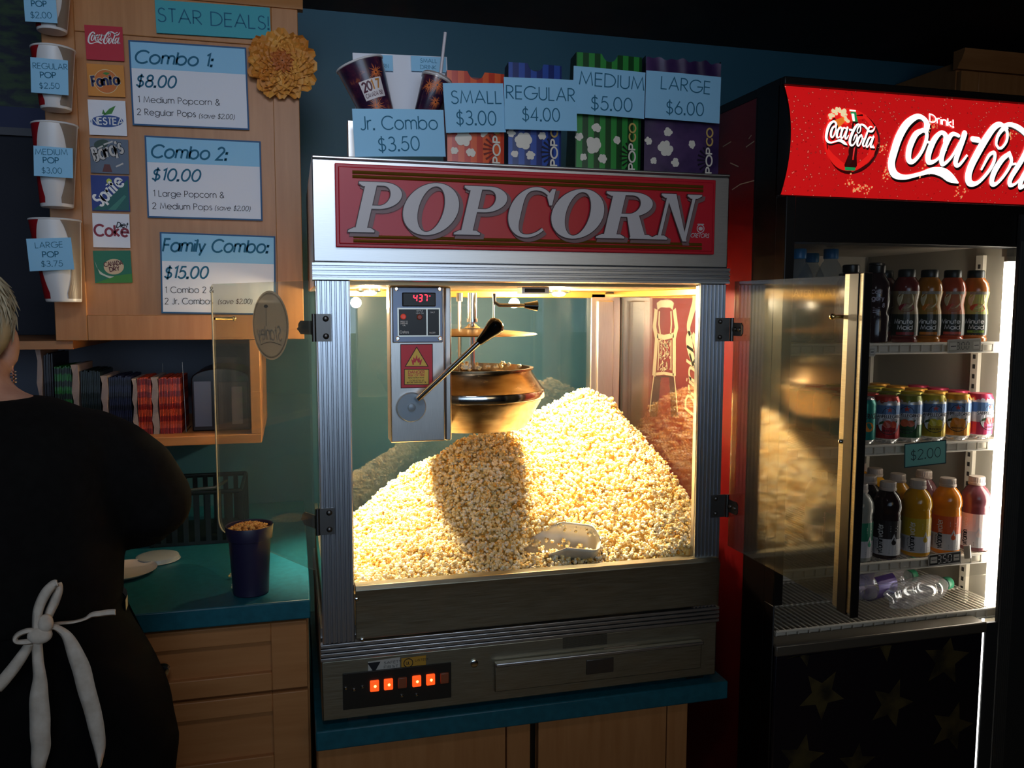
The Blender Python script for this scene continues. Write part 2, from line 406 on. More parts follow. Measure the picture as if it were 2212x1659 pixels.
def wordmark(mb, x0, y0, width, fn=W, w=.0006, mi=0, skew=-.14, grow=1.0, dx=0, dy=0, ky=1.0):
    k = width/1070
    for st in _SCRIPT:
        s = spline(st)
        pts = [(x0+(x-170)*k+dx, y0+(1000-(y+skew*(x-170)))*k*ky+dy) for x, y, h in s]
        ribbon(mb, pts, [h*k*grow for x, y, h in s], fn, w, mi)
        for q, h in ((pts[0], s[0][2]), (pts[-1], s[-1][2])):
            if h > 9: disc(mb, q[0], q[1], h*k*grow, h*k*grow, fn, w, mi, 10)
    return mb
def disc(mb, x, y, rx, ry, fn=W, w=0, mi=0, n=28, ang=0):
    ca, sa = cos(ang), sin(ang)
    return mb.flat([(x+rx*cos(2*pi*i/n)*ca-ry*sin(2*pi*i/n)*sa, y+rx*cos(2*pi*i/n)*sa+ry*sin(2*pi*i/n)*ca) for i in range(n)], fn, w, mi)
def star_poly(x, y, r, rot=0, k=.4):
    return [(x+(r if i % 2 == 0 else r*k)*sin(rot+pi*i/5), y+(r if i % 2 == 0 else r*k)*cos(rot+pi*i/5)) for i in range(10)]
def seg7(mb, s, x, y, h, fn=W, w=.0006, mi=0, hw=.055, slant=.08):
    D = {'0':'abcdef','1':'bc','2':'abged','3':'abgcd','4':'fgbc','5':'afgcd','6':'afgedc','7':'abc','8':'abcdefg','9':'abcdfg'}
    S = {'a':((.08,1),(.42,1)),'b':((.5,.93),(.5,.57)),'c':((.5,.43),(.5,.07)),'d':((.08,0),(.42,0)),'e':((0,.07),(0,.43)),'f':((0,.57),(0,.93)),'g':((.08,.5),(.42,.5))}
    for ch in s:
        if ch == '.':
            ribbon(mb, [(x-.13*h, y), (x-.06*h, y)], hw*h*1.2, fn, w, mi); x += .06*h; continue
        for k in D[ch]: ribbon(mb, [(x+(p+slant*q)*h, y+q*h) for p, q in S[k]], hw*h, fn, w, mi)
        x += .78*h
    return mb

# ------------------------------------------------------------------ flat cards (paper signs), placed on an upright plane facing the room
class Card: pass
def card(name, tl, tr, br, bl, Y, m, label, cat='sign', group=None, thick=.0008, parent=None, curl=0, tilt=0):
    """a paper rectangle whose corners are seen at four photo pixels on the plane Y"""
    A, B, D, E = (at(*p, Y=Y) for p in (tl, tr, br, bl))
    ux = ((B-A) + (D-E)); wd = ux.length/2; ux.normalize(); ux.y = 0; ux.normalize()
    uy = Vector((-ux.z, 0, ux.x)); ht = ((A-E).length + (B-D).length)/2
    cen = (A+B+D+E)/4; org = cen - ux*wd/2 - uy*ht/2
    uz = ux.cross(uy)
    mw = Matrix(((ux.x, uy.x, uz.x, org.x), (ux.y, uy.y, uz.y, org.y), (ux.z, uy.z, uz.z, org.z), (0,0,0,1)))
    c = Card(); c.w = wd; c.h = ht; c.mw = mw; c.inv = mw.inverted(); c.Y = Y; c.curl = curl
    def fn(u, v, w): return (u, v, w + c.curl*(sin(pi*max(0, min(1, u/wd)))))
    c.fn = fn
    mb = MB(); n = 12
    for k, ww in enumerate((thick, 0)):
        b = len(mb.v)
        mb.v += [fn(wd*i/n, ht*j, ww) for j in (0, 1) for i in range(n+1)]
        for i in range(n):
            q = (b+i, b+i+1, b+n+2+i, b+n+1+i); mb.f.append(q if k == 0 else q[::-1]); mb.m.append(0)
    c.th = thick
    c.o = obj(name, mb, m, parent, mw=mw)
    if parent is None: tag(c.o, label, cat, group)
    return c
def uv(c, px, py):
    p = c.inv @ at(px, py, Y=c.Y); return p.x, p.y
def put(c, mb, s, p0, p1, cap, hw=.04, slant=0, mi=0, w=None):
    """a line of writing from photo pixel p0 to p1 (both on its baseline), cap = capital height in pixels"""
    a = uv(c, *p0); b = uv(c, *p1); h = cap*c.h/abs(uv(c, *p0)[1]-uv(c, p0[0], p0[1]+100)[1])*0 + abs(uv(c, p0[0], p0[1]-cap)[1]-a[1])
    ang = math.atan2(b[1]-a[1], b[0]-a[0]); wd = math.hypot(b[0]-a[0], b[1]-a[1])
    text(mb, s, a[0], a[1], h, c.fn, (c.th if w is None else w)+.0005, wd, hw, slant, mi, 'l', .17, ang)
def ink(c, mb, mats=None, name='lettering'):
    return obj(name, mb, mats or ink_teal, c.o, mw=Matrix.Identity(4), sm=False)

# ================================================================== SETTING
FLOOR, CEIL, WALL = 0.0, 2.345, 0.92
floor_m = mat('beige_floor_tile', srgb(150,132,98), .6); noise_mix(floor_m, srgb(140,122,90), srgb(160,142,106), 6)
struct('floor', MB().box((-2.6,-3.6,-.1), (2.8,WALL+.1,0)), floor_m)
struct('wall_back', MB().box((-2.6,WALL,0), (2.8,WALL+.1,CEIL+.1)), teal_wall)
dark_wall = mat('dark_painted_wall', srgb(34,36,48), .7); noise_mix(dark_wall, srgb(30,32,44), srgb(38,41,54), 8)
ceil_m = mat('black_painted_ceiling', srgb(44,37,36), .8); noise_mix(ceil_m, srgb(40,33,32), srgb(48,41,40), 7)
struct('ceiling', MB().box((-2.6,-3.6,CEIL), (2.8,WALL,CEIL+.1)), ceil_m)
struct('wall_left', MB().box((-2.7,-3.6,0), (-2.6,WALL,CEIL)), dark_wall)
struct('wall_right', MB().box((2.8,-3.6,0), (2.9,WALL,CEIL)), dark_wall)
# ================================================================== POPCORN MACHINE
pm = thing('popcorn_machine', 'big red and steel popcorn machine with a raised POPCORN sign and open glass doors', 'popcorn machine', (.43, .3, .672))
MW, MD = .862, .60
def ymap(Y): return lambda u, v, w: (u, Y - w, v)           # writing on a front face: u = X, v = Z
def rib_profile(n, wdt, dep):
    p = []
    for i in range(n):
        a = wdt*i/n; b = wdt/n
        p += [(a+b*.08, 0), (a+b*.25, -dep), (a+b*.75, -dep), (a+b*.92, 0)]
    return p
# corner posts, ribbed at the front
for x0, x1 in ((.003, .066), (.797, .860)):
    mb = MB(); pr = rib_profile(7, x1-x0, .0035)
    out = [(x0, .013)] + [(x0, 0)] + [(x0+a, b) for a, b in pr] + [(x1, 0), (x1, .013)]
    mb.prism(out[::-1], lambda u, v, w: (u, v, w), .838, 1.546)
    obj('corner_post', mb, alu, pm, ang=50)
for x0, x1 in ((.02, .085), (.757, .845)):
    mb = MB().box((x0,.555,.838), (x1,.59,1.535)); mb.box((x0+.018,.549,.90), (x1-.022,.556,1.515))
    obj('corner_post', mb, steel_v, pm, .003)
# base cabinet with its rim, control strip and drawer
obj('base_cabinet', MB().box((0,.004,.676), (MW,MD,.80)), dull_steel, pm, .003)
mb = MB()
for k in range(4): mb.box((-.002,-.003,.801+.0093*k), (MW+.002,MD,.8085+.0093*k))
obj('base_rim', mb, steel, pm, .0015)
for x in (.05, .80): obj('foot', MB().box((x,.02,.6652), (x+.04,.06,.677)).box((x,.5,.6652), (x+.04,.54,.677)), black_plastic, pm)
def quadpx(mb, pts, Y, w, mi=0):
    P = [at(*p, Y=Y) for p in pts]; return mb.add([(p.x, Y-w, p.z) for p in P], [(0,1,2,3)], mi)
def boxpx(mb, x0, y0, x1, y1, Y, d, mi=0):
    a = at(x0, (y0+y1)/2, Y=Y); b = at(x1, (y0+y1)/2, Y=Y); t = at((x0+x1)/2, y0, Y=Y); e = at((x0+x1)/2, y1, Y=Y)
    return mb.box((a.x, Y-d, e.z), (b.x, Y, t.z), mi)
sw_panel = mat('dark_switch_panel', (.035,.032,.026,1), .4, .5)
mb = MB().box((at(741,1500,Y=0).x, .0005, .697), (at(975,1480,Y=0).x, .004, .772))
swp = obj('switch_panel', mb, sw_panel, pm, .001)
amber = mat('lit_amber_switch', srgb(240,80,30), .4, 0, .5, srgb(255,84,26), 1.1)
amber_off = mat('unlit_amber_switch', srgb(150,80,50), .4)
hot = mat('neon_dot', (1,.2,.05,1), .4, 0, .5, srgb(255,120,70), 9)
for k, px in enumerate((809,839,869,900,930,960)):
    p = at(px, 1481-k*3.4, Y=0); on = k in (0,1,3,4)
    s_ = obj('switch', MB().box((p.x-.009,-.004,p.z-.0115), (p.x+.009,.002,p.z+.0115)), amber if on else amber_off, swp, .002)
    if on: obj('indicator', MB().ball((p.x+.001,-.004,p.z), .0028, 8, 6), hot, s_)
for px, py in ((747,1487),(765,1490),(783,1484),(868,1503),(900,1501)):
    p = at(px, py, Y=0); obj('screw', MB().lathe([(.0035,0),(.0035,.002),(.002,.003)], (p.x,.0005,p.z), 8, axis='y'), chrome, swp)
lab_y = mat('yellow_sticker', srgb(196,146,48), .5); lab_w = mat('white_sticker', srgb(190,186,176), .5)
mb = MB(); quadpx(mb, ((795,1455),(864,1445),(864,1419),(795,1429)), .004, .0008); a = at(808,1440,Y=.003)
tri = mb; tri.flat([(a.x-.013,a.z+.009),(a.x,a.z-.013),(a.x+.013,a.z+.009)][::1], ymap(.003), .0004, 1)
text(mb, 'SAFETY', a.x+.02, a.z+.003, .005, ymap(.003), .0004, .035, .06, 0, 1); text(mb, 'FIRST', a.x+.02, a.z-.006, .005, ymap(.003), .0004, .028, .06, 0, 1)
obj('sticker', mb, [lab_w, ink_black], pm, sm=False)['label'] = 'white warning sticker with a black triangle'
mb = MB(); quadpx(mb, ((867,1445),(920,1437),(920,1415),(867,1422)), .004, .0008); a = at(882,1432,Y=.003)
ribbon(mb, [(a.x+.009*cos(t*pi/8), a.z+.009*sin(t*pi/8)) for t in range(17)], .0008, ymap(.003), .0004, 1)
text(mb, 'UL', a.x-.004, a.z-.003, .006, ymap(.003), .0004, None, .07, 0, 1)
text(mb, 'LISTED', a.x+.014, a.z+.002, .004, ymap(.003), .0004, .026, .07, 0, 1)
obj('sticker', mb, [lab_y, ink_black], pm, sm=False)['label'] = 'yellow listing sticker'
p = at(1025,1434,Y=0); obj('key_lock', MB().lathe([(.008,0),(.008,.004),(.006,.005)], (p.x,.004,p.z), 14, axis='y'), chrome, pm)
# drawer
xa, xb = at(1068,1480,Y=0).x, at(1512,1440,Y=0).x
dr = obj('drawer', MB().box((xa,-.006,.70), (xb,.006,.763)), dull_steel, pm, .002)
obj('drawer_lip', MB().box((xa,-.016,.757), (xb,.0,.765)), steel, dr, .002)
obj('label_holder', MB().box((xa+.20,-.008,.716), (xa+.262,-.005,.748)), dark_steel, dr, .001)
quadpx(mb := MB(), ((1304,1413),(1376,1405),(1376,1391),(1304,1399)), .004, .001); obj('sticker', mb, mat('faded_label', srgb(150,130,104), .6), pm, sm=False)
mb = MB()
for k in range(12): mb.box((.50, .0025, .775+.002*k), (.60, .0045, .776+.002*k))
obj('vent', mb, dark_steel, pm)
# tray front with rolled lip
mb = MB()
sec = [(-.004,.842),(-.012,.846),(-.015,.93),(-.018,.945),(-.012,.953),(.012,.953),(.02,.949),(.02,.94),(-.006,.94),(-.003,.846)]
mb.loft([[(x, y, z) for y, z in sec] for x in (.067, .20, .40, .60, .80, .848)] + [[(.853, y*.9, z-.003) for y, z in sec], [(.857, y*.8, z-.009) for y, z in sec]])
tr_ = obj('tray_front', mb, dull_steel, pm, .001)
tr_['label'] = 'plain steel tray front under the popcorn'
for pxy in ((765,1295),(777,1383)):
    p = at(*pxy, Y=-.014); obj('screw', MB().lathe([(.004,0),(.004,.002),(.002,.003)], (p.x+.005,-.013,p.z), 8, axis='y'), chrome, tr_)
# ribbed band above the doors
mb = MB(); out = [(.03, 1.546)] + [(-.004 + b, 1.546+a) for a, b in rib_profile(4, .036, .004)] + [(.03, 1.582)]
mb.loft([[(x, y, z) for y, z in out] for x in (-.003, MW+.003)])
obj('top_band', mb, alu, pm, ang=50)
# hood and its red sign
HT = 1.777
mb = MB().box((0,0,1.582), (MW,.012,1.772)); mb.box((0,.012,1.535), (.012,MD,1.772)); mb.box((MW-.012,.012,1.535), (MW,MD,1.772)); mb.box((.012,.588,1.535), (MW-.012,MD,1.772))
mb.box((0,-.004,1.772), (MW,MD,1.778))
obj('hood', mb, steel, pm, .002)
gold_trim = mat('warm_lit_trim', srgb(214,168,84), .35, .8)
obj('case_ceiling', MB().box((.012,.0305,1.540), (MW-.012,.588,1.546)), mat('enamel_case_ceiling', srgb(196,168,120), .35, .3), pm)
mb = MB().box((.06,.555,1.522), (.80,.566,1.540)); obj('light_rail', mb, gold_trim, pm, .002)
mb = MB().box((.825,.035,1.524), (.836,.56,1.540)); obj('light_rail', mb, gold_trim, pm, .002)
obj('case_floor', MB().box((.0,.02,.842), (MW,.588,.862)), steel, pm)
obj('back_glass', MB().box((.06,.572,.862), (.78,.577,1.53)), glass_m, pm)
side_glass_m = pane('side_glass', (.98,.98,.97), .01, 1.5, 1.7, .012, (.7,.6,.45))
for x in (.014, .846):
    obj('side_glass', MB().box((x,.014,.862), (x+.004,.555,1.540)), side_glass_m, pm)
sheet = mat('side_sheet_steel', (.62,.52,.34), .3, 1)
obj('side_skirt', MB().box((.004,.046,.862), (.012,.555,.99)), sheet, pm)
# heat lamps
bulb = mat('lit_bulb', (1,.85,.6,1), .4, 0, .5, (1,.80,.50,1), 26)
for x in (.135, .60):
    l = obj('heat_lamp', MB().lathe([(.03,1.540),(.03,1.534),(.022,1.531)], (x,.36,0), 20), chrome, pm)
    obj('bulb', MB().ball((x,.36,1.530), (.017,.017,.007), 14, 8), bulb, l)
# red sign
red_sign = mat('red_sign_plastic', srgb(190,30,44), .30, 0, .35, coat=.08)
A, B = at(722,347,Y=0), at(1541,556,Y=0); SX0, SX1 = A.x, at(1540,470,Y=0).x; SZ0, SZ1 = 1.609, 1.764
mb = MB(); mb.box((SX0,-.010,SZ0), (SX1,.002,SZ1)); mb.box((SX0+.006,-.013,SZ0+.006), (SX1-.006,-.009,SZ1-.006))
sign = obj('marquee_sign', mb, red_sign, pm, .004, seg=3); sign['label'] = 'glossy red sign panel with gold bars'
gold = mat('gold_bar', srgb(150,108,40), .3, .7)
mb = MB()
for z in (SZ1-.020, SZ0+.016):
    for r_, dz in ((.0034, .004), (.0034, -.004)): mb.tube([(SX0+.032,-.013,z+dz), (SX1-.032,-.013,z+dz)], r_, 8)
obj('gold_bars', mb, gold, sign)
# POPCORN: heavy slanted roman capitals built as raised outlines; g grows the outline for the dark border
def ring(cx, cy, rx, ry, ix, iy, a0=0, a1=360, n=36):
    o = [(cx+rx*cos(radians(a0+(a1-a0)*i/n)), cy+ry*sin(radians(a0+(a1-a0)*i/n))) for i in range(n+1)]
    q = [(cx+ix*cos(radians(a0+(a1-a0)*i/n)), cy+iy*sin(radians(a0+(a1-a0)*i/n))) for i in range(n+1)]
    return o, q
def roman(mb, ch, x, y, h, wd, fn, w0, w1, g=0, mi=0, sl=.24):
    """raised letter of cap height h and width wd, lower left corner (x, y)"""
    T = lambda u, v: (x + u*wd + sl*v*h, y + v*h)
    k = g/h; kx = g/wd
    cnt = [0]
    def poly(pts):
        cnt[0] += 1; mb.prism([T(u, v) for u, v in pts], fn, w0, w1 + .000012*cnt[0], mi)   # tops a hair apart so that no two coincide
    def bar(u0, v0, u1, v1): poly([(u0-kx, v0-k), (u1+kx, v0-k), (u1+kx, v1+k), (u0-kx, v1+k)])
    def band(o, q):
        n = len(o)
        for i in range(n-1):
            poly([o[i], o[i+1], q[i+1], q[i]])
    def arcband(cx, cy, rx, ry, ix, iy, a0, a1, n=30):
        o, q = ring(cx, cy, rx+kx, ry+k, ix-kx, iy-k, a0, a1, n); band(o, q)
    def serif(u0, u1, v, up):
        d = .055*(1 if up else -1)
        pts = [(u0-kx, v-(k if up else -k)), (u1+kx, v-(k if up else -k)), (u1+kx, v+d*.6+(k if up else -k)), (u1-.10, v+d*1.6+(k if up else -k)), (u0+.10, v+d*1.6+(k if up else -k)), (u0-kx, v+d*.6+(k if up else -k))]
        poly(pts if up else pts[::-1])
    if ch in 'PR':
        bar(.14, 0, .38, 1); serif(.0, .55, 0, True); serif(.0, .4, 1, False)
        arcband(.52, .735, .44, .265, .20, .20, -90, 90); bar(.34, .935, .53, 1); bar(.34, .47, .53, .535)
        if ch == 'R':
            poly([(.50-kx, .50+k), (.74+kx, .50+k), (.98+kx, 0-k), (.68-kx, 0-k)]); serif(.66, 1.12, 0, True)
    if ch == 'O': arcband(.5, .5, .52, .53, .245, .465, 0, 360, 44)
    if ch == 'C':
        o = []; q = []
        for i in range(41):
            a = radians(48 + 268*i/40); t = max(0, -cos(a))
            th = .06 + .22*max(0, cos(a-pi))**1.0
            o.append((.52+(.52+kx)*cos(a), .5+(.53+k)*sin(a))); q.append((.52+(.52-th*1.0-kx)*cos(a), .5+(.53-.065-k)*sin(a)))
        band(o, q)
        poly([(.80-kx, .84), (.90, .66-k), (.96+kx, .66-k), (.96+kx, 1.0+k), (.88-kx, 1.0+k)])
    if ch == 'N':
        bar(.15, 0, .225, .98); serif(.0, .40, 0, True); serif(.0, .30, 1, False)
        bar(.80, .0, .875, 1); serif(.66, 1.02, 1, False)
        poly([(.10-kx, 1+k), (.36+kx, 1+k), (.90+kx, -.03-k), (.80-kx, -.03-k)])
cream = mat('cream_letter_plastic', srgb(196,186,184), .35); shade_line = mat('dark_outline', srgb(58,26,30), .45)
grey_side = mat('grey_letter_side', srgb(120,86,86), .4)
lets = [('P',750,862,500),('O',859,984,501),('P',976,1087,506),('C',1082,1184,509),('O',1176,1294,512),('R',1280,1400,513),('N',1398,1484,515)]
zb, zt = 1.637, 1.730
mb = MB(); mo = MB(); mg = MB()
for ch, pa, pb, py in lets:
    xa = at(pa, py-5, Y=0).x; xb = at(pb, py-5, Y=0).x; wd = (xb-xa)*(.90 if ch != 'N' else .98)
    z0 = zb + (.004 if ch == 'O' or ch == 'C' else 0)
    roman(mb, ch, xa, zb, zt-zb, wd, ymap(-.013), .0055, .0075, 0)
    roman(mo, ch, xa, zb, zt-zb, wd, ymap(-.013), .0045, .0062, .0016)
    roman(mg, ch, xa+.006, zb-.005, zt-zb, wd, ymap(-.013), .0, .0040, .003)
obj('lettering', mg, grey_side, sign, sm=False)['label'] = 'dusky drop shade behind the POPCORN letters'
obj('lettering', mo, shade_line, sign, sm=False)['label'] = 'dark outline of the POPCORN letters'
obj('lettering', mb, cream, sign, sm=False)['label'] = 'cream POPCORN letters'
mb = MB(); a = at(1513,513,Y=-.013); text(mb, 'CRETORS', at(1491,515,Y=-.013).x, a.z, .008, ymap(-.0132), .0006, .042, .07, .25)
a = at(1513,494,Y=-.013); ribbon(mb, [(a.x+.008*cos(t*pi/8), a.z+.008*sin(t*pi/8)) for t in range(17)], .0009, ymap(-.0132), .0006)
disc(mb, a.x, a.z, .005, .004, ymap(-.0132), .0006); mb.flat([(a.x-.008,a.z+.008),(a.x+.008,a.z+.008),(a.x+.007,a.z+.010),(a.x-.007,a.z+.010)], ymap(-.0132), .0006)
obj('maker_mark', mb, cream, sign, sm=False)

# ---- hanging control housing
HY = .10
hx0, hx1, hz0, hz1 = .152, .281, 1.215, 1.539
mb = MB().box((hx0,HY,hz0), (hx1-.014,HY+.055,hz1)); mb.box((hx1-.0135,HY+.002,hz0), (hx1,HY+.11,hz1))
hs = obj('control_housing', mb, steel_v, pm, .003)
blue_grey = mat('blue_grey_plate', srgb(120,130,150), .35, .7)
mb = MB(); boxpx(mb, 847, 620, 956, 740, HY, .004); pl = obj('control_plate', mb, blue_grey, hs, .002)
for pxy in ((856,624),(949,624),(859,731),(950,731)):
    p = at(*pxy, Y=HY-.004); obj('screw', MB().lathe([(.0045,0),(.0045,.0015),(.003,.003)], (p.x,HY-.004,p.z), 10, axis='y'), chrome, hs)
mb = MB(); boxpx(mb, 868, 632, 940, 662, HY, .009); dsp = obj('display', mb, black_plastic, hs, .002)
led = mat('red_display_digits', (1,.05,.05,1), .5, 0, .5, srgb(255,40,60), 5)
a = at(893,651,Y=HY-.009); mb = MB(); seg7(mb, '437', a.x, a.z, .0135, ymap(HY-.009), .0008, 0, .07)
disc(mb, a.x+.034, a.z+.011, .0012, .0012, ymap(HY-.009), .0008, 0, 8)
obj('digits', mb, led, hs, sm=False)
mb = MB(); boxpx(mb, 858, 665, 950, 727, HY, .0052, 0); boxpx(mb, 861, 668, 920, 724, HY, .0062, 1); boxpx(mb, 923, 668, 947, 724, HY, .0062, 1)
a = at(864,720,Y=HY-.007); text(mb, 'Cretors', a.x, a.z, .0052, ymap(HY-.0064), .0004, .018, .07, 0, 2)
for s_, pxy, wd in (('PRESS TO', (865,696), .015), ('DISPENSE', (865,700), .015), ('OIL', (870,704), .006), ('KETTLE', (900,673), .013), ('HEAT ON', (899,678), .015), ('SALT', (930,676), .009), ('BUZZER', (928,720), .012)):
    a = at(*pxy, Y=HY-.007); text(mb, s_, a.x, a.z, .0026, ymap(HY-.0064), .0004, wd, .08, 0, 2)
obj('button_panel', mb, [mat('silver_border', (.7,.68,.6,1), .35, .9), black_plastic, ink_white], hs, sm=False)
for pxy, m_ in (((871,684), mat('red_push_button', srgb(206,70,56), .35, 0, .5, srgb(220,60,40), .25)), ((906,685), mat('amber_lens', srgb(150,60,36), .3))):
    p = at(*pxy, Y=HY-.006); obj('button', MB().lathe([(.0058,0),(.0058,.003),(.004,.005)], (p.x,HY-.006,p.z), 16, axis='y'), m_, hs)
# fire warning label
mb = MB(); boxpx(mb, 865, 743, 935, 838, HY, .001, 1); boxpx(mb, 866.5, 744.5, 933.5, 836.5, HY, .0014, 0)
f = ymap(HY-.0014); q = lambda x, y: (lambda p: (p.x, p.z))(at(x, y, Y=HY-.0014))
mb.flat([q(874,792), q(926,792), q(900,748)], f, .0003, 1); mb.flat([q(877,790.5), q(923,790.5), q(900,751.5)], f, .0006, 2)
mb.flat([q(891,788), q(909,788), q(912,775), q(907,779), q(906,771), q(902,776), q(900,766), q(897,776), q(893,771), q(892,779), q(888,775)], f, .0009, 0)
mb.flat([q(894,788.5), q(906,788.5), q(906,782), q(903,784), q(900,777), q(897,784), q(894,782)], f, .0012, 2)
mb.flat([q(873,831.5), q(927,831.5), q(927,797), q(873,797)], f, .0003, 1); mb.flat([q(874.5,830), q(925.5,830), q(925.5,798.5), q(874.5,798.5)], f, .0006, 2)
for s_, x, y, x2, cp, mi in (('DANGER',882,807,917,6,0), ('RISK OF FIRE',882,813,917,4,0), ('READ INSTRUCTIONS',882,817.5,916,2.6,1), ('CLOSE KETTLE LID',884,823.5,916,2.8,1), ('BEFORE DISPENSING OIL',879,828,921,2.8,1)):
    a = q(x, y); b = q(x2, y); hh = abs(q(x, y-cp)[1]-a[1]); text(mb, s_, a[0], a[1], hh, f, .0009, b[0]-a[0], .09, 0, mi)
obj('warning_label', mb, [mat('label_red', srgb(206,48,62), .4), mat('label_dark_red', srgb(70,24,22), .5), mat('label_yellow', srgb(228,190,76), .4)], hs, sm=False)
# lever
p = at(889,880,Y=HY-.012)
obj('lever_hub', MB().lathe([(.031,0),(.031,.010),(.029,.012),(.008,.012),(.008,.017),(.006,.018)], (p.x,HY,p.z), 32, axis='y'), mat('grey_painted_hub', srgb(142,156,168), .4, .3), hs)
la = at(903,862,Y=HY-.03); lb = at(1037,737,Y=HY-.07); lc = at(1084,692,Y=HY-.084)
obj('lever_rod', MB().tube([la + Vector((0,.02,0)), la, lb], .0058, 14), chrome, hs)
d = (lc-lb); L_ = d.length; d.normalize(); t1 = lb - d*.004
kn = MB(); prof = [(0,.0075),(.15,.0095),(.45,.0135),(.7,.018),(.85,.0185),(.95,.014),(1.02,.006)]
kn.tube([t1+d*L_*a for a, r in prof], [r for a, r in prof], 18); obj('lever_knob', kn, black_gloss, hs)
# ---- kettle, lid, stirring shaft
KX, KY = .368, .30
copper = mat('smoked_steel_kettle', (.36,.26,.15), .22, 1); noise_mix(copper, (.24,.16,.09,1), (.46,.35,.22,1), 14, (1,1,5), 5, .3, .7, .02, (.14,.34))
bk = mat('burnt_steel', (.30,.20,.11), .3, 1)
kt = obj('kettle', MB().lathe([(.10,1.213),(.128,1.217),(.134,1.228),(.162,1.278),(.164,1.284),(.170,1.286),(.170,1.306),(.166,1.310),(.160,1.318),(.142,1.344),(.140,1.350),(.145,1.352),(.145,1.356),(.136,1.356),(.134,1.34),(.15,1.30)], (KX,KY,0), 56, cap=True), copper, pm, ang=28)
obj('kettle_band', MB().lathe([(.1705,1.287),(.1715,1.289),(.1715,1.303),(.1705,1.305)], (KX,KY,0), 56, cap=False), chrome, kt)
obj('kettle_bracket', MB().box((hx1-.02,KY-.02,1.285), (KX-.165,KY+.02,1.305)), bk, kt)
ld = obj('kettle_lid', MB().lathe([(.006,1.447),(.06,1.445),(.150,1.436),(.153,1.434),(.150,1.432),(.006,1.438)], (KX,KY,0), 48), bk, pm)
mb = MB().tube([(KX,KY,1.35),(KX,KY,1.53)], .006, 10); mb.tube([(KX,KY,1.468),(KX,KY,1.53)], .0115, 14); mb.tube([(KX,KY,1.462),(KX,KY,1.47)], .0135, 14)
mb.tube([(KX-.026,KY+.02,1.345),(KX-.026,KY+.02,1.53)], .0045, 8); mb.tube([(KX-.026,KY+.02,1.51),(KX-.026,KY+.02,1.53)], .008, 10)
mb.lathe([(.02,1.448),(.014,1.452),(.008,1.458)], (KX,KY,0), 14)
obj('stirring_shaft', mb, chrome, pm)
a = at(1067,628,Y=.24); b = at(1068,652,Y=.24); c_ = at(1078,659,Y=.24); e = at(1133,660,Y=.24)
cr_ = obj('crank', MB().tube([(a.x,a.y,1.528), b, c_, e], .0042, 8), dark_steel, pm)
e2 = at(1160,661,Y=.24); obj('crank_knob', MB().tube([e, e2], [.006,.0125], 12), black_gloss, cr_)
obj('crank_rod', MB().tube([(a.x,a.y,1.528), at(1066,690,Y=.24)], .0022, 6), dark_steel, cr_)
mb = MB(); p = at(1128,628,Y=.12); mb.box((p.x-.006,.10,1.526), (p.x+.055,.14,1.540)); mb.box((p.x,.098,1.529), (p.x+.045,.101,1.537), 1)
obj('door_latch', mb, [steel, black_plastic], pm, .001)

# ---- open glass doors
def glass_door(hx, hy, ox, oy, z0, z1, corner, right):
    h = Vector((hx,hy,0)); d = Vector((ox-hx,oy-hy,0)); L = d.length; d.normalize(); n = Vector((d.y,-d.x,0))
    fn = lambda u, v, w: tuple(h + d*u + n*w + Vector((0,0,v)))
    out = [(0,z0)]
    for i in range(7):
        a = -pi/2 + pi/2*i/6; out.append((L-corner+corner*cos(a), z0+corner+corner*sin(a)))
    for i in range(5):
        a = pi/2*i/4; out.append((L-.012+.012*cos(a), z1-.012+.012*sin(a)))
    out.append((0,z1))
    return h, d, n, L, fn, out
door_glass = pane('door_glass', (.90,.93,.89), .05, 1.52, 1.7, .085, (.62,.60,.50))
door_glass2 = pane('smudged_door_glass', (.64,.63,.56), .085, 1.55, 2.3, .045, (.56,.50,.38))
edge_m = mat('glass_edge', srgb(206,190,164), .3)
frost = mat('frosted_decal', srgb(196,178,170), .6)
N_, L_, b_ = nodes(frost); tl_ = N_.new('ShaderNodeBsdfTranslucent'); tl_.inputs[0].default_value = srgb(200,182,172)
ad_ = N_.new('ShaderNodeMixShader'); ad_.inputs[0].default_value = .10; L_.new(b_.outputs[0], ad_.inputs[1]); L_.new(tl_.outputs[0], ad_.inputs[2]); L_.new(ad_.outputs[0], N_['Material Output'].inputs[0])
# left door, folded back past the machine
h, d, n, L, fn, out = glass_door(-.010, -.006, -.213, .345, .990, 1.546, .03, False)
dl = obj('glass_door', MB().prism(out, fn, -.0025, .0025), door_glass, pm, sm=False); dl['label'] = 'left glass door folded back past the machine'
mb = MB(); mb.tube([fn(u, v, 0) for u, v in out[1:8]] + [fn(L, 1.53, 0)], .0016, 6); obj('glass_edge', mb, edge_m, dl)
def on_door(px, py): 
    p = at_plane(px, py, h, n) - h; return p.dot(d), p.z
for py in (708, 1127):
    p = at(690, py, Y=-.004); z = p.z
    mb = MB().box((.001,-.0055,z-.026), (.030,-.0035,z+.026)); mb.tube([(-.002,-.006,z-.026),(-.002,-.006,z+.026)], .0042, 10)
    for zz in (z-.016, z+.017): mb.ball((.020,-.0065,zz), (.0058,.004,.0058), 12, 6)
    u1 = .046
    mb.prism([(0,z-.013),(u1-.008,z-.013),(u1,z-.006),(u1,z+.006),(u1-.008,z+.013),(0,z+.013)], fn, .003, .006)
    mb.ball(fn(u1+.003, z-.003, .006), .0035, 10, 6)
    obj('hinge', mb, dark_steel, dl, ang=40)
u, v = on_door(481,688); obj('knob', MB().tube([fn(u-.004,v,-.02), fn(u,v,-.003), fn(u,v,.010), fn(u,v,.024)], [.003,.003,.0035,.0035], 10).ball(fn(u,v,.026), .0055), brass, dl)
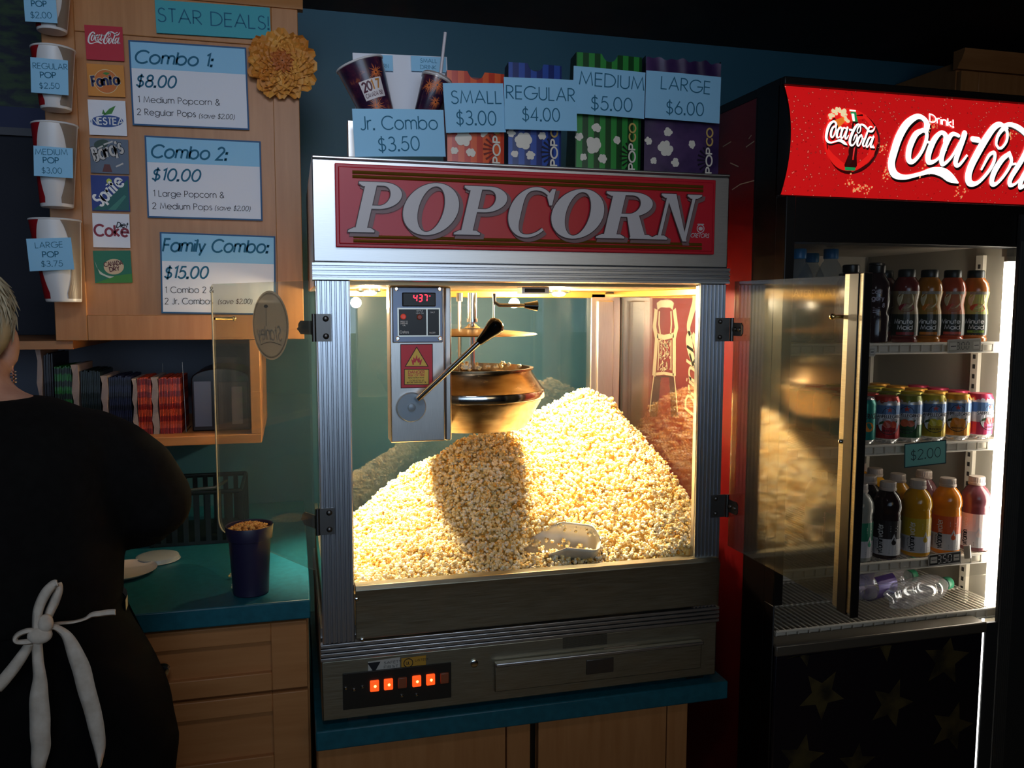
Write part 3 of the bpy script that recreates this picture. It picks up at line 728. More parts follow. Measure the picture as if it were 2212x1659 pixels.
u0, v0 = on_door(580,703); ru = abs(on_door(541,703)[0]-on_door(619,703)[0])/2; rv = abs(on_door(580,628)[1]-on_door(580,778)[1])/2
fnm = fn      # seen from behind: the lettering runs backwards
mb = MB(); disc(mb, u0, v0, ru, rv, fn, .0036, 0, 40)
for k, hw_ in ((.93,.0008), (.90,.0004)): ribbon(mb, [(u0+ru*k*cos(t*pi/20), v0+rv*k*sin(t*pi/20)) for t in range(41)], hw_, fn, .0031, 1)
text(mb, 'Stanley', u0-ru*.62, v0-rv*.42, rv*.40, fnm, .0038, ru*1.3, .05, .3, 1)
ribbon(mb, spline([(u0-ru*.6,v0-rv*.55,.0006),(u0,v0-rv*.48,.0006),(u0+ru*.55,v0-rv*.58,.0006)]), .0007, fnm, .0031, 1)
ribbon(mb, [(u0+ru*.2,v0-rv*.02),(u0+ru*.2,v0+rv*.5)], .0008, fn, .0031, 1); disc(mb, u0+ru*.2, v0+rv*.55, ru*.12, rv*.05, fn, .0031, 1, 12)
obj('oval_decal', mb, [frost, mat('decal_ink', srgb(120,100,96), .6)], dl, sm=False)
# right door, swung out towards the room
h, d, n, L, fn, out = glass_door(.879, -.008, .884, -.425, .975, 1.553, .015, True)
drr = obj('glass_door', MB().prism(out, fn, -.0025, .0025), door_glass2, pm, sm=False); drr['label'] = 'right glass door swung out towards the room, mirroring the popcorn'
mb = MB()
for wa, wb_ in ((-.007,-.003), (.003,.007)):
    mb.prism([(L-.048,.972),(L-.034,.972),(L-.034,1.556),(L-.048,1.556)], fn, wa, wb_, 0); mb.prism([(L-.010,.972),(L+.0,.972),(L+.0,1.556),(L-.010,1.556)], fn, wa, wb_, 0)
    mb.prism([(L-.034,.968),(L-.010,.968),(L-.010,1.556),(L-.034,1.556)], fn, wa*1.25, wb_*1.25, 1)
mb.prism([(L-.0,.966),(L+.003,.966),(L+.003,1.556),(L-.0,1.556)], fn, -.008, .008, 1)
obj('edge_channel', mb, [dull_steel, black_plastic], drr, .0008)
for pxy in ((1822,684),(1832,955)):
    u, v = (lambda p: (p.dot(d), p.z))(at_plane(*pxy, h, n) - h)
    u = min(u, L-.055) if pxy[1] < 900 else L-.041
    sg = -1 if fn(u,v,-1)[0] < fn(u,v,1)[0] else 1
    if pxy[1] < 900: obj('knob', MB().tube([fn(u,v,sg*.002), fn(u,v,sg*.02)], .0035, 10).ball(fn(u,v,sg*.022), .0058), brass, drr)
    else: obj('screw', MB().ball(fn(u,v,sg*.0085), .0042, 10, 6), chrome, drr)
for py in (712, 1092):
    z = at(1560, py, Y=-.004).z
    mb = MB().box((.835,-.0065,z-.025), (.868,-.0045,z+.025)); mb.tube([(.872,-.008,z-.025),(.872,-.008,z+.025)], .0042, 10)
    for zz in (z-.016, z+.017): mb.ball((.845,-.0075,zz), (.005,.0035,.005), 12, 6)
    z2 = z+.001
    mb.prism([(-.004,z2-.014),(.034,z2-.014),(.040,z2-.008),(.040,z2+.008),(.034,z2+.014),(-.004,z2+.014)], fn, .003, .0055)
    for uu in (.012, .030): mb.ball(fn(uu, z2, .006), .0048, 12, 6)
    obj('hinge', mb, dark_steel, drr, ang=40)
# ================================================================== POPCORN HEAP
corn = mat('popped_corn', (.9,.78,.5,1), .6, 0, .25)
N_, L_, b_ = nodes(corn)
at_ = N_.new('ShaderNodeAttribute'); at_.attribute_name = 'tint'
crr = N_.new('ShaderNodeValToRGB'); e = crr.color_ramp.elements
e[0].position = 0; e[0].color = srgb(222,158,58); e[1].position = 1; e[1].color = srgb(255,248,228)
e2_ = e.new(.35); e2_.color = srgb(245,214,132); e3_ = e.new(.7); e3_.color = srgb(251,234,184)
L_.new(at_.outputs['Fac'], crr.inputs[0]); L_.new(crr.outputs[0], b_.inputs['Base Color'])
import bmesh
_bm = bmesh.new(); bmesh.ops.create_icosphere(_bm, subdivisions=1, radius=1)
IV = np.array([v.co[:] for v in _bm.verts]); _bm.verts.index_update(); IF = np.array([[v.index for v in f.verts] for f in _bm.faces]); _bm.free()
rng = np.random.default_rng(5)
def kernel(n):
    """one popped kernel: n swollen lobes round a core, ~16 mm across; returns verts, faces, tint"""
    V = []; F = []; T = []
    dirs = rng.normal(size=(n,3)); dirs /= np.linalg.norm(dirs, axis=1)[:,None]; dirs[:,2] = np.abs(dirs[:,2])*.9 - .15
    for k in range(n):
        r = rng.uniform(.0024, .0040); sc = rng.uniform(.85, 1.2, 3)
        off = dirs[k]*rng.uniform(.0028, .0050)
        V.append(IV*r*sc*(1+.10*rng.normal(size=(len(IV),1))) + off); F.append(IF + k*len(IV)); T.append(np.clip(np.full(len(IV), rng.uniform(.40,1.0)) , 0, 1))
    V.append(IV*.0029 - [0,0,.0018]); F.append(IF + n*len(IV)); T.append(np.full(len(IV), rng.uniform(.0,.4)))
    return np.vstack(V), np.vstack(F), np.concatenate(T)
KERN = [kernel(int(rng.integers(4,7))) for _ in range(14)]
def rotm():
    q = rng.normal(size=4); q /= np.linalg.norm(q); a,b,c,d = q
    return np.array([[1-2*(c*c+d*d),2*(b*c-a*d),2*(b*d+a*c)],[2*(b*c+a*d),1-2*(b*b+d*d),2*(c*d-a*b)],[2*(b*d-a*c),2*(c*d+a*b),1-2*(b*b+c*c)]])
def tri_mesh(name, V, F, T, m):
    me = bpy.data.meshes.new(name)
    me.vertices.add(len(V)); me.vertices.foreach_set('co', V.astype(np.float32).ravel())
    me.loops.add(F.size); me.loops.foreach_set('vertex_index', F.astype(np.int32).ravel())
    me.polygons.add(len(F)); me.polygons.foreach_set('loop_start', np.arange(0, F.size, 3, dtype=np.int32))
    me.polygons.foreach_set('use_smooth', np.ones(len(F), dtype=bool))
    a = me.attributes.new('tint', 'FLOAT', 'POINT'); a.data.foreach_set('value', T.astype(np.float32))
    me.materials.append(m); me.update(calc_edges=True); return me
_rx = [.02,.10,.16,.25,.37,.49,.56,.63,.695,.76,.815,.86]
_rz = [.955,.985,1.035,1.098,1.158,1.190,1.219,1.257,1.281,1.255,1.175,1.15]
def heap(x, y):
    zr = np.interp(x, _rx, _rz); zf = .930 + .006*np.sin(x*9)
    t = np.clip(y/.40, 0, 1.0)
    t = t**(1.12 - .62*np.clip((x-.70)/.13, 0, 1))
    # a flank runs forward from the kettle, with a shallow trough on each side of it
    z = zf + (zr-zf)*t
    z = z + .030*np.exp(-((x-.47)/.10)**2)*np.sin(pi*t)  + .012*np.exp(-((x-.20)/.09)**2)*np.sin(pi*t)
    z = z - np.where(y > .42, (y-.42)*.35, 0)
    return z + .004*np.sin(31*x+17*y)*np.sin(23*y-9*x)
pts = []
def scatter(step, dz, jitter):
    xs = np.arange(.024, .846, step); ys = np.arange(.024, .562, step*.92)
    for j, y in enumerate(ys):
        for x in xs:
            xx = x + rng.uniform(-jitter, jitter)*step + (j % 2)*step*.5; yy = y + rng.uniform(-jitter, jitter)*step
            if not (.020 < xx < .8435 and .022 < yy < .566): continue
            pts.append((xx, yy, float(heap(xx, yy)) + dz + rng.uniform(-.004,.004)))
scatter(.0098, .001, .42); scatter(.0115, -.007, .5)
extra = [(rng.uniform(.03,.83), rng.uniform(.03,.56)) for _ in range(700)]
pts += [(x, y, float(heap(x, y)) + .008) for x, y in extra]
for _ in range(420):
    x, y = rng.uniform(.73,.8435), rng.uniform(.021,.10); pts.append((x, y, float(heap(x, y)) + rng.uniform(-.016,.005)))
for _ in range(260):
    x, y = rng.uniform(.43,.63), rng.uniform(.022,.125); pts.append((x, y, rng.uniform(.925,.955)))
pts = np.array(pts)
# the scoop keeps a clear hollow in the heap
SC = np.array([.545, .085])
def near_scoop(p): return ((p[0]-.525)/.090)**2 + ((p[1]-.066)/.050)**2 < 1 and p[2] > .966
pts = np.array([p for p in pts if not near_scoop(p)])
dist = np.linalg.norm(pts - np.array([CAM.x, CAM.y, CAM.z]), axis=1)
top = pts[:,2] > heap(pts[:,0], pts[:,1]) - .003
order = np.argsort(dist + np.where(top, 0, 5)); front = set(order[:300].tolist())
V = []; F = []; T = []; off = 0
for i, p in enumerate(pts):
    if i in front: continue
    kv, kf, ktn = KERN[rng.integers(len(KERN))]
    V.append((kv*rng.uniform(.8,1.15)) @ rotm().T + p); F.append(kf + off); off += len(kv)
    T.append(np.clip(ktn + rng.normal(0,.15) - (rng.random() < .14)*.40, 0, 1))
gx = np.linspace(.020,.842,60); gy = np.linspace(.022,.568,40)
GV = np.array([(x, y, .915 if ((x-.520)/.115)**2+((y-.066)/.075)**2 < 1 else heap(x, y)-.015) for y in gy for x in gx]); nx = len(gx)
GF = []
for j in range(len(gy)-1):
    for i in range(nx-1):
        a = j*nx+i; GF += [(a,a+1,a+nx+1),(a,a+nx+1,a+nx)]
# skirt down to the case floor so that the heap is a closed body
rim = [i for i in range(nx)] + [j*nx+nx-1 for j in range(1,len(gy))] + [(len(gy)-1)*nx+i for i in range(nx-2,-1,-1)] + [j*nx for j in range(len(gy)-2,0,-1)]
base0 = len(GV); GV = np.vstack([GV, [(GV[i][0], GV[i][1], .8625) for i in rim]])
for k in range(len(rim)):
    a, b = rim[k], rim[(k+1) % len(rim)]; c, d_ = base0+k, base0+(k+1) % len(rim); GF += [(a,c,b),(b,c,d_)]
V.append(GV); F.append(np.array(GF)+off); T.append(np.full(len(GV), .25))
hp = bpy.data.objects.new('popcorn_heap', tri_mesh('popcorn_heap', np.vstack(V), np.vstack(F), np.concatenate(T), corn)); C.objects.link(hp)
tag(hp, 'great heap of yellow and white popcorn filling the glass case', 'popcorn', None, 'stuff')
km = [tri_mesh('popcorn_piece', kv, kf, ktn, corn) for kv, kf, ktn in KERN]
def piece(p, label, group, s=1.0):
    o = bpy.data.objects.new('popcorn_piece', km[int(rng.integers(len(km)))]); C.objects.link(o)
    o.matrix_basis = Matrix.Translation(Vector(p)) @ Matrix(rotm().tolist()).to_4x4() @ Matrix.Scale(s, 4)
    return tag(o, label, 'popcorn', group)
for i in sorted(front): piece(pts[i], 'loose popped kernel at the front of the heap, along the steel tray lip', 'popcorn pieces at the front of the heap', rng.uniform(.85,1.15))
for k in range(22):
    a = rng.uniform(-.2, 2*pi*.55); r = rng.uniform(.06,.122)
    piece((KX+r*cos(a+.2), KY-abs(r*sin(a))*rng.choice([1,-.8]), 1.356+rng.uniform(0,.008)), 'popped kernel caught on the rim of the kettle', 'popcorn on the kettle rim', rng.uniform(.8,1.0))
# ---- aluminium scoop lying at the front lip
alu_cast = mat('cast_aluminium', srgb(206,198,180), .38, .15); noise_mix(alu_cast, srgb(196,188,170), srgb(214,206,188), 25)
mb = MB(); NS = 30; NA = 18
SO = Vector((.526,.080,.984)); Rg = Matrix.Rotation(radians(-10), 3, 'Z') @ Matrix.Rotation(radians(7), 3, 'Y') @ Matrix.Rotation(radians(24), 3, 'X')
rings = []
for i in range(NS+1):
    t = i/NS; x = -.085 + .165*t                       # from the open lip to the round heel
    rad = .047*(1 - .10*t) * (math.sqrt(max(.0004, 1-((t-.86)/.14)**2)) if t > .86 else 1)
    amax = pi*(.10 + .46*min(1, t/.42)**.8)             # how far the wall climbs on each side
    rings.append([SO + Rg @ Vector((x + .012*(1-cos(amax*s_))*(t < .5), rad*sin(amax*s_), .012 - rad*cos(amax*s_))) for s_ in [-1+2*j_/NA for j_ in range(NA+1)]])
vs = [tuple(p) for r in rings for p in r]
mb.add(vs, [(i*(NA+1)+j, i*(NA+1)+j+1, (i+1)*(NA+1)+j+1, (i+1)*(NA+1)+j) for i in range(NS) for j in range(NA)])
scp = obj('popcorn_scoop', mb, alu_cast, ang=60); sm_ = scp.modifiers.new('thick', 'SOLIDIFY'); sm_.thickness = .002; sm_.offset = 0
tag(scp, 'grey metal popcorn scoop half sunk in the heap by the tray lip', 'scoop')
mb = MB().tube([SO + Rg @ Vector(q) for q in ((.076,0,-.006),(.092,0,-.012),(.120,0,-.022),(.150,0,-.036))], [.009,.010,.012,.011], 12); obj('handle', mb, alu_cast, scp)
obj('rivet', MB().ball(SO + Rg @ Vector((.0,.0455,.010)), (.004,.0025,.004), 10, 6), chrome, scp)
for k in range(46):
    t = rng.uniform(-.075,.062); y = rng.uniform(-.030,.018)
    q = SO + Rg @ Vector((t, y, -.026 + abs(y)*.45 + rng.uniform(0,.009)))
    piece(q, 'popped kernel lying in the bowl of the metal scoop', 'popcorn in the scoop', rng.uniform(.75,1.0))

# ================================================================== SAMPLE BAGS AND SIGNS ON TOP OF THE MACHINE
TOP = 1.7785
def blob(mb, x, y, r, fn, w, mi, seed):
    rr = random.Random(seed)
    for k in range(6):
        a = 2*pi*k/6 + rr.uniform(-.3,.3); d = r*rr.uniform(.42,.6)
        disc(mb, x+d*cos(a), y+d*sin(a), r*rr.uniform(.36,.5), r*rr.uniform(.36,.5), fn, w + .00004*k, mi, 14)
    disc(mb, x, y, r*.6, r*.6, fn, w+.0003, mi, 14)
def bag(name, x0, x1, topz, Y, c1, c2, label, depth=.045, notch=True, stripe=.0125, seed=1, gusset=None, plain=False, crumple=0):
    m = mat(name+'_print', c1, .32, 0, .5, coat=.35)
    if plain: noise_mix(m, c1, c2, 14, (1,1,1), 3, .4, .75, .3)
    else: stripes(m, c1, c2, stripe*2, .5, 0)
    mg = mat(name+'_side', gusset or c1, .4)
    root = thing(name, label, 'popcorn bag', ((x0+x1)/2, Y, TOP), 'sample popcorn bags on top of the machine')
    mb = MB(); n = 40; H = topz - TOP; xm = (x0+x1)/2; nr = .016
    rr = random.Random(seed)
    def top_at(x):
        z = topz
        if notch and abs(x-xm) < nr: z = topz - math.sqrt(max(0, nr*nr-(x-xm)**2))*.95
        if crumple: z -= crumple*(.5+.5*sin(x*61+1)*sin(x*173))
        return z
    fr = []
    for i in range(n+1):
        x = x0 + (x1-x0)*i/n; fr.append((x, top_at(x)))
    rows = 8
    def yb(x, t): return Y - .004*sin(pi*(x-x0)/(x1-x0))*(1-.3*t) + (crumple*.25*sin(x*140+t*9) if crumple and t > .6 else 0)
    vs = []
    for j in range(rows+1):
        t = j/rows
        for x, zt_ in fr: vs.append((x, yb(x, t), TOP + (zt_-TOP)*t))
    fs = [(j*(n+1)+i, j*(n+1)+i+1, (j+1)*(n+1)+i+1, (j+1)*(n+1)+i) for j in range(rows) for i in range(n)]
    mb.add(vs, fs, 0)
    b = [(x0,Y+depth,TOP),(x1,Y+depth,TOP),(x1,Y+depth*.55,topz-.004),(x0,Y+depth*.55,topz-.004)]
    mb.add(b, [(1,0,3,2)], 1)
    mb.add([(x0,Y,TOP),(x0,Y+depth,TOP),(x0,Y+depth*.55,topz-.004),(x0,Y,topz)], [(3,2,1,0)], 1)
    mb.add([(x1,Y,TOP),(x1,Y+depth,TOP),(x1,Y+depth*.55,topz-.004),(x1,Y,topz)], [(0,1,2,3)], 1)
    mb.add([(x0,Y,TOP),(x1,Y,TOP),(x1,Y+depth,TOP),(x0,Y+depth,TOP)], [(3,2,1,0)], 1)
    obj('bag_body', mb, [m, mg], root)
    f = lambda u, v, w: (u, Y - .0045*sin(pi*max(0,min(1,(u-x0)/(x1-x0)))) - w - .0006, v)
    pr = MB(); wdt = x1-x0
    for k, (fx, fz, r) in enumerate(((.27,.040,.0125),(.62,.052,.0062),(.12,.014,.0055),(.40,.012,.0068),(.30,.075,.007),(.05,.055,.006))):
        blob(pr, x0+wdt*fx, TOP+.016+fz, r*1.5, f, .0004, 0, seed*10+k)
    xl = x0 + wdt*.87
    rot = lambda u, v, w: f(xl - v, TOP + u, w)        # the word runs up the edge of the bag
    text(pr, 'POP', .010, -.006, .0145, rot, .0006, .052, .12, 0, 0); text(pr, 'CO', .068, -.006, .0145, rot, .0006, .036, .12, 0, 1)
    for k in range(9):
        a = pi*.60 + pi*.8*k/8; ribbon(pr, [(xl+.004+.011*cos(a), TOP+.036+.011*sin(a)), (xl+.004+.034*cos(a), TOP+.036+.034*sin(a))], [.0006,.0022], f, .0003, 2)
    obj('printed_kernels', pr, [mat('printed_cream', srgb(226,214,196), .5), mat('printed_gold', srgb(206,168,92), .5), mg], root, sm=False)
    return root
def X_(px, py, Y): return at(px, py, Y=Y).x
BY = .055
gr = srgb(20,60,24); 
bag('small_popcorn_bag', X_(966,300,BY), X_(1089,300,BY), at(1030,156,Y=BY).z, BY, srgb(196,56,30), srgb(224,92,44), 'small orange striped popcorn bag with a thumb notch, above the SMALL card', seed=1, gusset=srgb(120,26,18))
bag('regular_popcorn_bag', X_(1098,300,BY), X_(1212,300,BY), at(1150,138,Y=BY).z, BY, srgb(28,44,104), srgb(46,78,158), 'dark blue striped popcorn bag with a thumb notch, above the REGULAR card', depth=.055, seed=2, gusset=srgb(14,20,48))
bag('medium_popcorn_bag', X_(1243,300,BY), X_(1384,300,BY), at(1310,118,Y=BY).z, BY, srgb(16,66,26), srgb(46,140,58), 'green striped popcorn bag with a thumb notch, above the MEDIUM card', depth=.065, seed=3, gusset=srgb(8,34,14))
bag('large_popcorn_bag', X_(1392,300,BY), X_(1553,300,BY), at(1470,126,Y=BY).z, BY, srgb(44,26,66), srgb(92,62,106), 'dark purple shiny popcorn bag with a crumpled top, behind the LARGE card', depth=.075, seed=4, notch=False, plain=True, gusset=srgb(22,14,34), crumple=.008)
# price cards taped to the bags
CY = .043
def price_card(tl, tr, br, bl, word, price, p0, p1, q0, q1, cap1, cap2, label, Y=CY, curl=.002, mm=paper_blue):
    c = card('price_card', tl, tr, br, bl, Y, mm, label, 'sign', 'price cards on the machine', curl=curl)
    mb = MB(); put(c, mb, word, p0, p1, cap1, .045); put(c, mb, price, q0, q1, cap2, .045); ink(c, mb); return c
price_card((959,180),(1087,180),(1092,286),(961,287), 'SMALL', '$3.00', (975,224),(1083,224),(986,270),(1071,271), 27, 30, 'pale blue card reading SMALL $3.00 on the orange bag', Y=.038)
price_card((1087,167),(1245,173),(1246,284),(1092,279), 'REGULAR', '$4.00', (1094,213),(1241,220),(1128,261),(1208,263), 28, 28, 'pale blue card reading REGULAR $4.00 on the blue bag', Y=.033)
price_card((1234,142),(1393,157),(1392,257),(1242,245), 'MEDIUM', '$5.00', (1251,183),(1390,196),(1276,237),(1364,242), 28, 29, 'pale blue card reading MEDIUM $5.00 on the green bag', Y=.036)
price_card((1396,152),(1556,167),(1555,267),(1393,255), 'LARGE', '$6.00', (1427,192),(1532,204),(1438,246),(1518,251), 27, 28, 'pale blue card reading LARGE $6.00 on the purple bag', Y=.034)
# junior combo display: white board, half cups and a card
JB = card('display_board', (771,118),(971,122),(966,338),(762,330), .126, paper_white, 'white display board behind the junior combo cups', 'display board', thick=.003)
JW = card('junior_combo_card', (764,238),(957,235),(963,341),(763,336), .018, paper_blue, 'blue card reading Jr. Combo $3.50 under the tilted cup', 'sign', curl=.003)
mb = MB(); put(JW, mb, 'Jr. Combo', (779,281),(945,280), 29, .045); put(JW, mb, '$3.50', (818,328),(906,325), 30, .045); ink(JW, mb)
t1 = card('small_label', (808,118),(849,120),(848,154),(806,152), .1185, paper_blue, 'blue label reading JR. POPCORN on the white board', 'label'); mb = MB()
put(t1, mb, 'JR.', (812,132),(818,132), 8, .05); put(t1, mb, 'CORN', (813,146),(839,147), 8, .05); ink(t1, mb)
t2 = card('small_label', (888,121),(965,124),(962,157),(888,153), .1185, paper_blue, 'blue label reading SMALL DRINK on the white board', 'label'); mb = MB()
put(t2, mb, 'SMALL', (908,135),(944,136), 8, .05); put(t2, mb, 'DRINK', (908,149),(942,150), 8, .05); ink(t2, mb)
cup_m = mat('firework_cup', srgb(46,22,48), .3, 0, .5, coat=.3)
N_, L_, b_ = nodes(cup_m)
tc = N_.new('ShaderNodeTexCoord'); vo = N_.new('ShaderNodeTexNoise'); vo.inputs['Scale'].default_value = 26; vo.inputs['Detail'].default_value = 8; vo.inputs['Roughness'].default_value = .7
cr2 = N_.new('ShaderNodeValToRGB'); q_ = cr2.color_ramp.elements; q_[0].position = .46; q_[0].color = srgb(44,24,50); q_[1].position = .74; q_[1].color = srgb(196,110,56)
qq = q_.new(.58); qq.color = srgb(78,34,56)
L_.new(tc.outputs['Object'], vo.inputs['Vector']); L_.new(vo.outputs['Fac'], cr2.inputs[0]); L_.new(cr2.outputs[0], b_.inputs['Base Color'])
rim_m = mat('white_cup_rim', srgb(220,216,214), .4)
burst_m = mat('firework_orange', srgb(226,120,60), .5)
def tilted_cup(label, ptop, pbot, Y, rt, rb, straw=False, lid=False, badge=False):
    a = at(*ptop, Y=Y); b = at(*pbot, Y=Y); ax = (a-b); H = ax.length; ax.normalize()
    side = Vector((ax.z, 0, -ax.x)); back = ax.cross(side)
    mw = Matrix(((side.x, back.x, ax.x, b.x), (side.y, back.y, ax.y, b.y), (side.z, back.z, ax.z, b.z), (0,0,0,1)))
    root = thing('paper_cup', label, 'cup', group='cups on the junior combo display', mw=mw)
    mb = MB().lathe([(rb*.96,0),(rb,.001),(rt,H),(rt*.96,H),(rb*.93,.006)], (0,0,0), 36, cap=True)
    obj('cup_body', mb, cup_m, root)
    obj('rim', MB().tube([(rt*cos(2*pi*k/30), rt*sin(2*pi*k/30), H) for k in range(30)], .0022, 8, closed=True), rim_m, root)
    sgn = -1 if back.y > 0 else 1
    wrap = lambda u, v, w: ((rb+(rt-rb)*v/H+w)*sin(u/rt), sgn*(rb+(rt-rb)*v/H+w)*cos(u/rt), v)
    mb = MB(); rr = random.Random(3)
    for cx, cy, R in (((-.004,H*.16,.026),(.020,H*.72,.018)) if badge else ((.002,H*.78,.020),(-.014,H*.70,.016),(.012,H*.4,.016))):
        for k in range(26):
            t = 2*pi*k/26 + rr.uniform(-.1,.1); R2 = R*rr.uniform(.6,1.1)
            ribbon(mb, [(cx+.002*cos(t), cy+.002*sin(t)), (cx+R2*.5*cos(t), cy+R2*.5*sin(t)), (cx+R2*cos(t), cy+R2*sin(t)-.002)], [.0004,.0005,.0001], wrap, .0006)
    obj('firework_print', mb, burst_m, root, sm=False)
    if badge:
        mb = MB(); n = 10; bw, bh, by = .052, .036, H*.30; sk = .018
        cc = lambda u, v: (u*bw-bw*.46, by+v*bh)
        for i in range(n): mb.add([wrap(*cc(i/n,0),.0008), wrap(*cc((i+1)/n,0),.0008), wrap(*cc((i+1)/n,1),.0008), wrap(*cc(i/n,1),.0008)], [(0,1,2,3)], 0)
        cols = [1,1,2,2]
        for k, ch in enumerate('2017'): text(mb, ch, cc(.10+.2*k,.45)[0], cc(0,.45)[1], bh*.44, wrap, .0012, None, .11, 0, cols[k])
        text(mb, 'CANADA 150', cc(.08,.12)[0], cc(0,.12)[1], bh*.2, wrap, .0012, bw*.82, .07, 0, 1)
        obj('badge', mb, [mat('badge_white', srgb(224,214,212), .5), mat('badge_maroon', srgb(84,24,44), .5), mat('badge_gold', srgb(196,128,54), .5)], root, sm=False)
    if lid:
        obj('clear_lid', MB().lathe([(rt*1.04,H-.004),(rt*1.06,H+.002),(rt*1.0,H+.005),(rt*.9,H+.003),(.002,H+.003)], (0,0,0), 32), mat('clear_lid_plastic', srgb(160,150,146), .2, 0, .5), root)
    return root, mw, H
tilted_cup('dark firework paper cup tipped to the left, printed 2017 CANADA 150', (777,140), (820,256), .072, .046, .031, badge=True)
tilted_cup('smaller firework cup with clear lid and straw beside the SMALL card', (944,172), (915,256), .066, .030, .021, lid=True)
a = at(950,176,Y=.066); b = at(962,70,Y=.062)
tag(obj('drinking_straw', MB().tube([a, b], .0032, 12), mat('white_straw', srgb(214,204,206), .35)), 'white drinking straw standing up from the small lidded cup', 'straw')
a = at(757,262,Y=.10); b = at(757,332,Y=.10)
tag(obj('sign_holder', MB().box((a.x-.006,.09,TOP), (a.x+.008,.12,a.z)), steel_v, bevel=.001), 'small upright steel holder at the left edge of the display board', 'sign holder')
# ================================================================== LEFT WALL CABINET WITH THE MENU
KYF = .45
cx0, cx1, cz0 = -.556, -.014, 1.419
cz1 = 2.215
wc = thing('wall_cabinet', 'maple wall cabinet covered with combo deals and soda logos', 'cabinet', ((cx0+cx1)/2, .68, cz0))
obj('cabinet_body', MB().box((cx0+.002,KYF+.022,cz0), (cx1-.002,WALL-.002,cz1)), wood_v, wc, .002)
fw = .066
mb = MB().box((cx0,KYF,cz0), (cx0+fw,KYF+.02,cz1-.03)); mb.box((cx1-fw*.9,KYF,cz0), (cx1,KYF+.02,cz1-.03))
mb.box((cx0+fw,KYF,cz0), (cx1-fw*.9,KYF+.02,cz0+.058)); mb.box((cx0+fw,KYF,2.098), (cx1-fw*.9,KYF+.02,cz1-.03)); mb.box((cx0+fw-.005,KYF+.006,cz0+.05), (cx1-fw*.9+.005,KYF+.018,2.10))
obj('door', mb, wood_v, wc, .0015)
sec = [(KYF+.02,2.185),(KYF-.004,2.185),(KYF-.008,2.195),(KYF-.02,2.205),(KYF-.026,2.225),(KYF-.034,2.235),(KYF-.034,2.25),(KYF+.02,2.25)]
obj('crown_moulding', MB().loft([[(x, y, z) for y, z in sec] for x in (cx0-.03, cx1+.012)]), wood, wc)
# open shelf hanging under it
sz = 1.192
sh = thing('open_shelf', 'open maple shelf under the wall cabinet holding stacked popcorn bags', 'shelf', (-.5, .68, sz-.02))
sx1 = at(563,840,Y=KYF).x
obj('shelf_board', MB().box((-1.2,KYF,sz-.022), (sx1,WALL-.002,sz)), wood, sh, .002)
obj('side_panel', MB().box((sx1-.024,KYF,sz), (sx1,WALL-.002,cz0-.001)), wood_v, sh, .002)
obj('back_panel', MB().box((-1.2,WALL-.03,sz), (sx1-.024,WALL-.004,cz0-.001)), mat('shelf_back_grey', srgb(92,98,112), .6), sh)
obj('divider', MB().box((-1.2,KYF+.02,cz0-.02), (cx0+.03,WALL-.004,cz0-.001)), wood, sh)
# ---- stacks of folded bags, edge on
def bag_stack(px0, px1, py0, y_front, n, cA, cB, nm, label, group, lean=0, white_first=True):
    xa = at(px0, 880, Y=y_front).x; xb = at(px1, 880, Y=y_front).x; zt = at((px0+px1)/2, py0, Y=y_front).z
    m = stripes(mat(nm, cA, .42), cA, cB, .030, .45, 2)
    wm = mat('bag_glue_edge', srgb(150,132,126), .6)
    H = zt - sz - .0005; step = (xb-xa)/n
    rr = random.Random(n+px0)
    proto = None
    for i in range(n):
        t = step*.74
        if proto is None:
            mb = MB(); k = 6
            rows = [[(-t/2, .002*sin(j*1.3), H*j/k), (t/2, .002*sin(j*1.3), H*j/k), (t/2, .15, H*j/k), (-t/2, .15, H*j/k)] for j in range(k+1)]
            mb.loft(rows); proto = obj(nm, mb, m, sm=False)
            o = proto
        else:
            o = proto.copy(); C.objects.link(o)
        zz = Matrix.Scale(1 - rr.random()*.03, 4, Vector((0,0,1)))
        o.matrix_basis = Matrix.Translation((xa + step*(i+.5), y_front + rr.uniform(0,.006), sz+.0003)) @ zz
        tag(o, label, 'popcorn bag', group)
    return xa, xb, H, wm
def white_bag(px0, px1, py0, y_front, label, lean=.0):
    xa = at(px0, 880, Y=y_front).x; xb = at(px1, 880, Y=y_front).x; H = at(px0, py0, Y=y_front).z - sz - .0005
    mb = MB(); k = 8; w = xb-xa
    mb.loft([[(-w/2+lean*j/k*H+.002*sin(j*2.1), .001*cos(j*1.9), H*j/k), (w/2+lean*j/k*H+.0015*sin(j*1.3), .001*sin(j), H*j/k), (w/2+lean*j/k*H, .15, H*j/k), (-w/2+lean*j/k*H, .15, H*j/k)] for j in range(k+1)])
    o = obj('folded_bag', mb, mat('bag_glue_edge', srgb(150,132,126), .6), sm=False, mw=Matrix.Translation(((xa+xb)/2, y_front, sz+.0003)))
    tag(o, label, 'popcorn bag', 'white edged bags between the stacks')
YS = .50
bag_stack(298,328,815, YS, 9, srgb(150,26,14), srgb(206,74,40), 'red_popcorn_bag', 'folded red striped bag in the left half of the red stack on the shelf', 'red bags left of the white edge')
white_bag(329.5,342,815, YS, 'folded bag showing its white edge in the middle of the red stack')
bag_stack(344,391,815, YS, 14, srgb(150,26,14), srgb(206,74,40), 'red_popcorn_bag', 'folded red striped bag in the right half of the red stack on the shelf', 'red bags right of the white edge')
white_bag(288,296.5,818, YS, 'folded bag showing its white edge at the left end of the red stack')
bag_stack(236,284,812, YS, 12, srgb(14,18,40), srgb(26,32,64), 'navy_popcorn_bag', 'folded navy bag in the stack left of the red bags', 'navy bags on the shelf')
white_bag(221,234,812, YS, 'folded bag showing its white edge between the navy and green stacks')
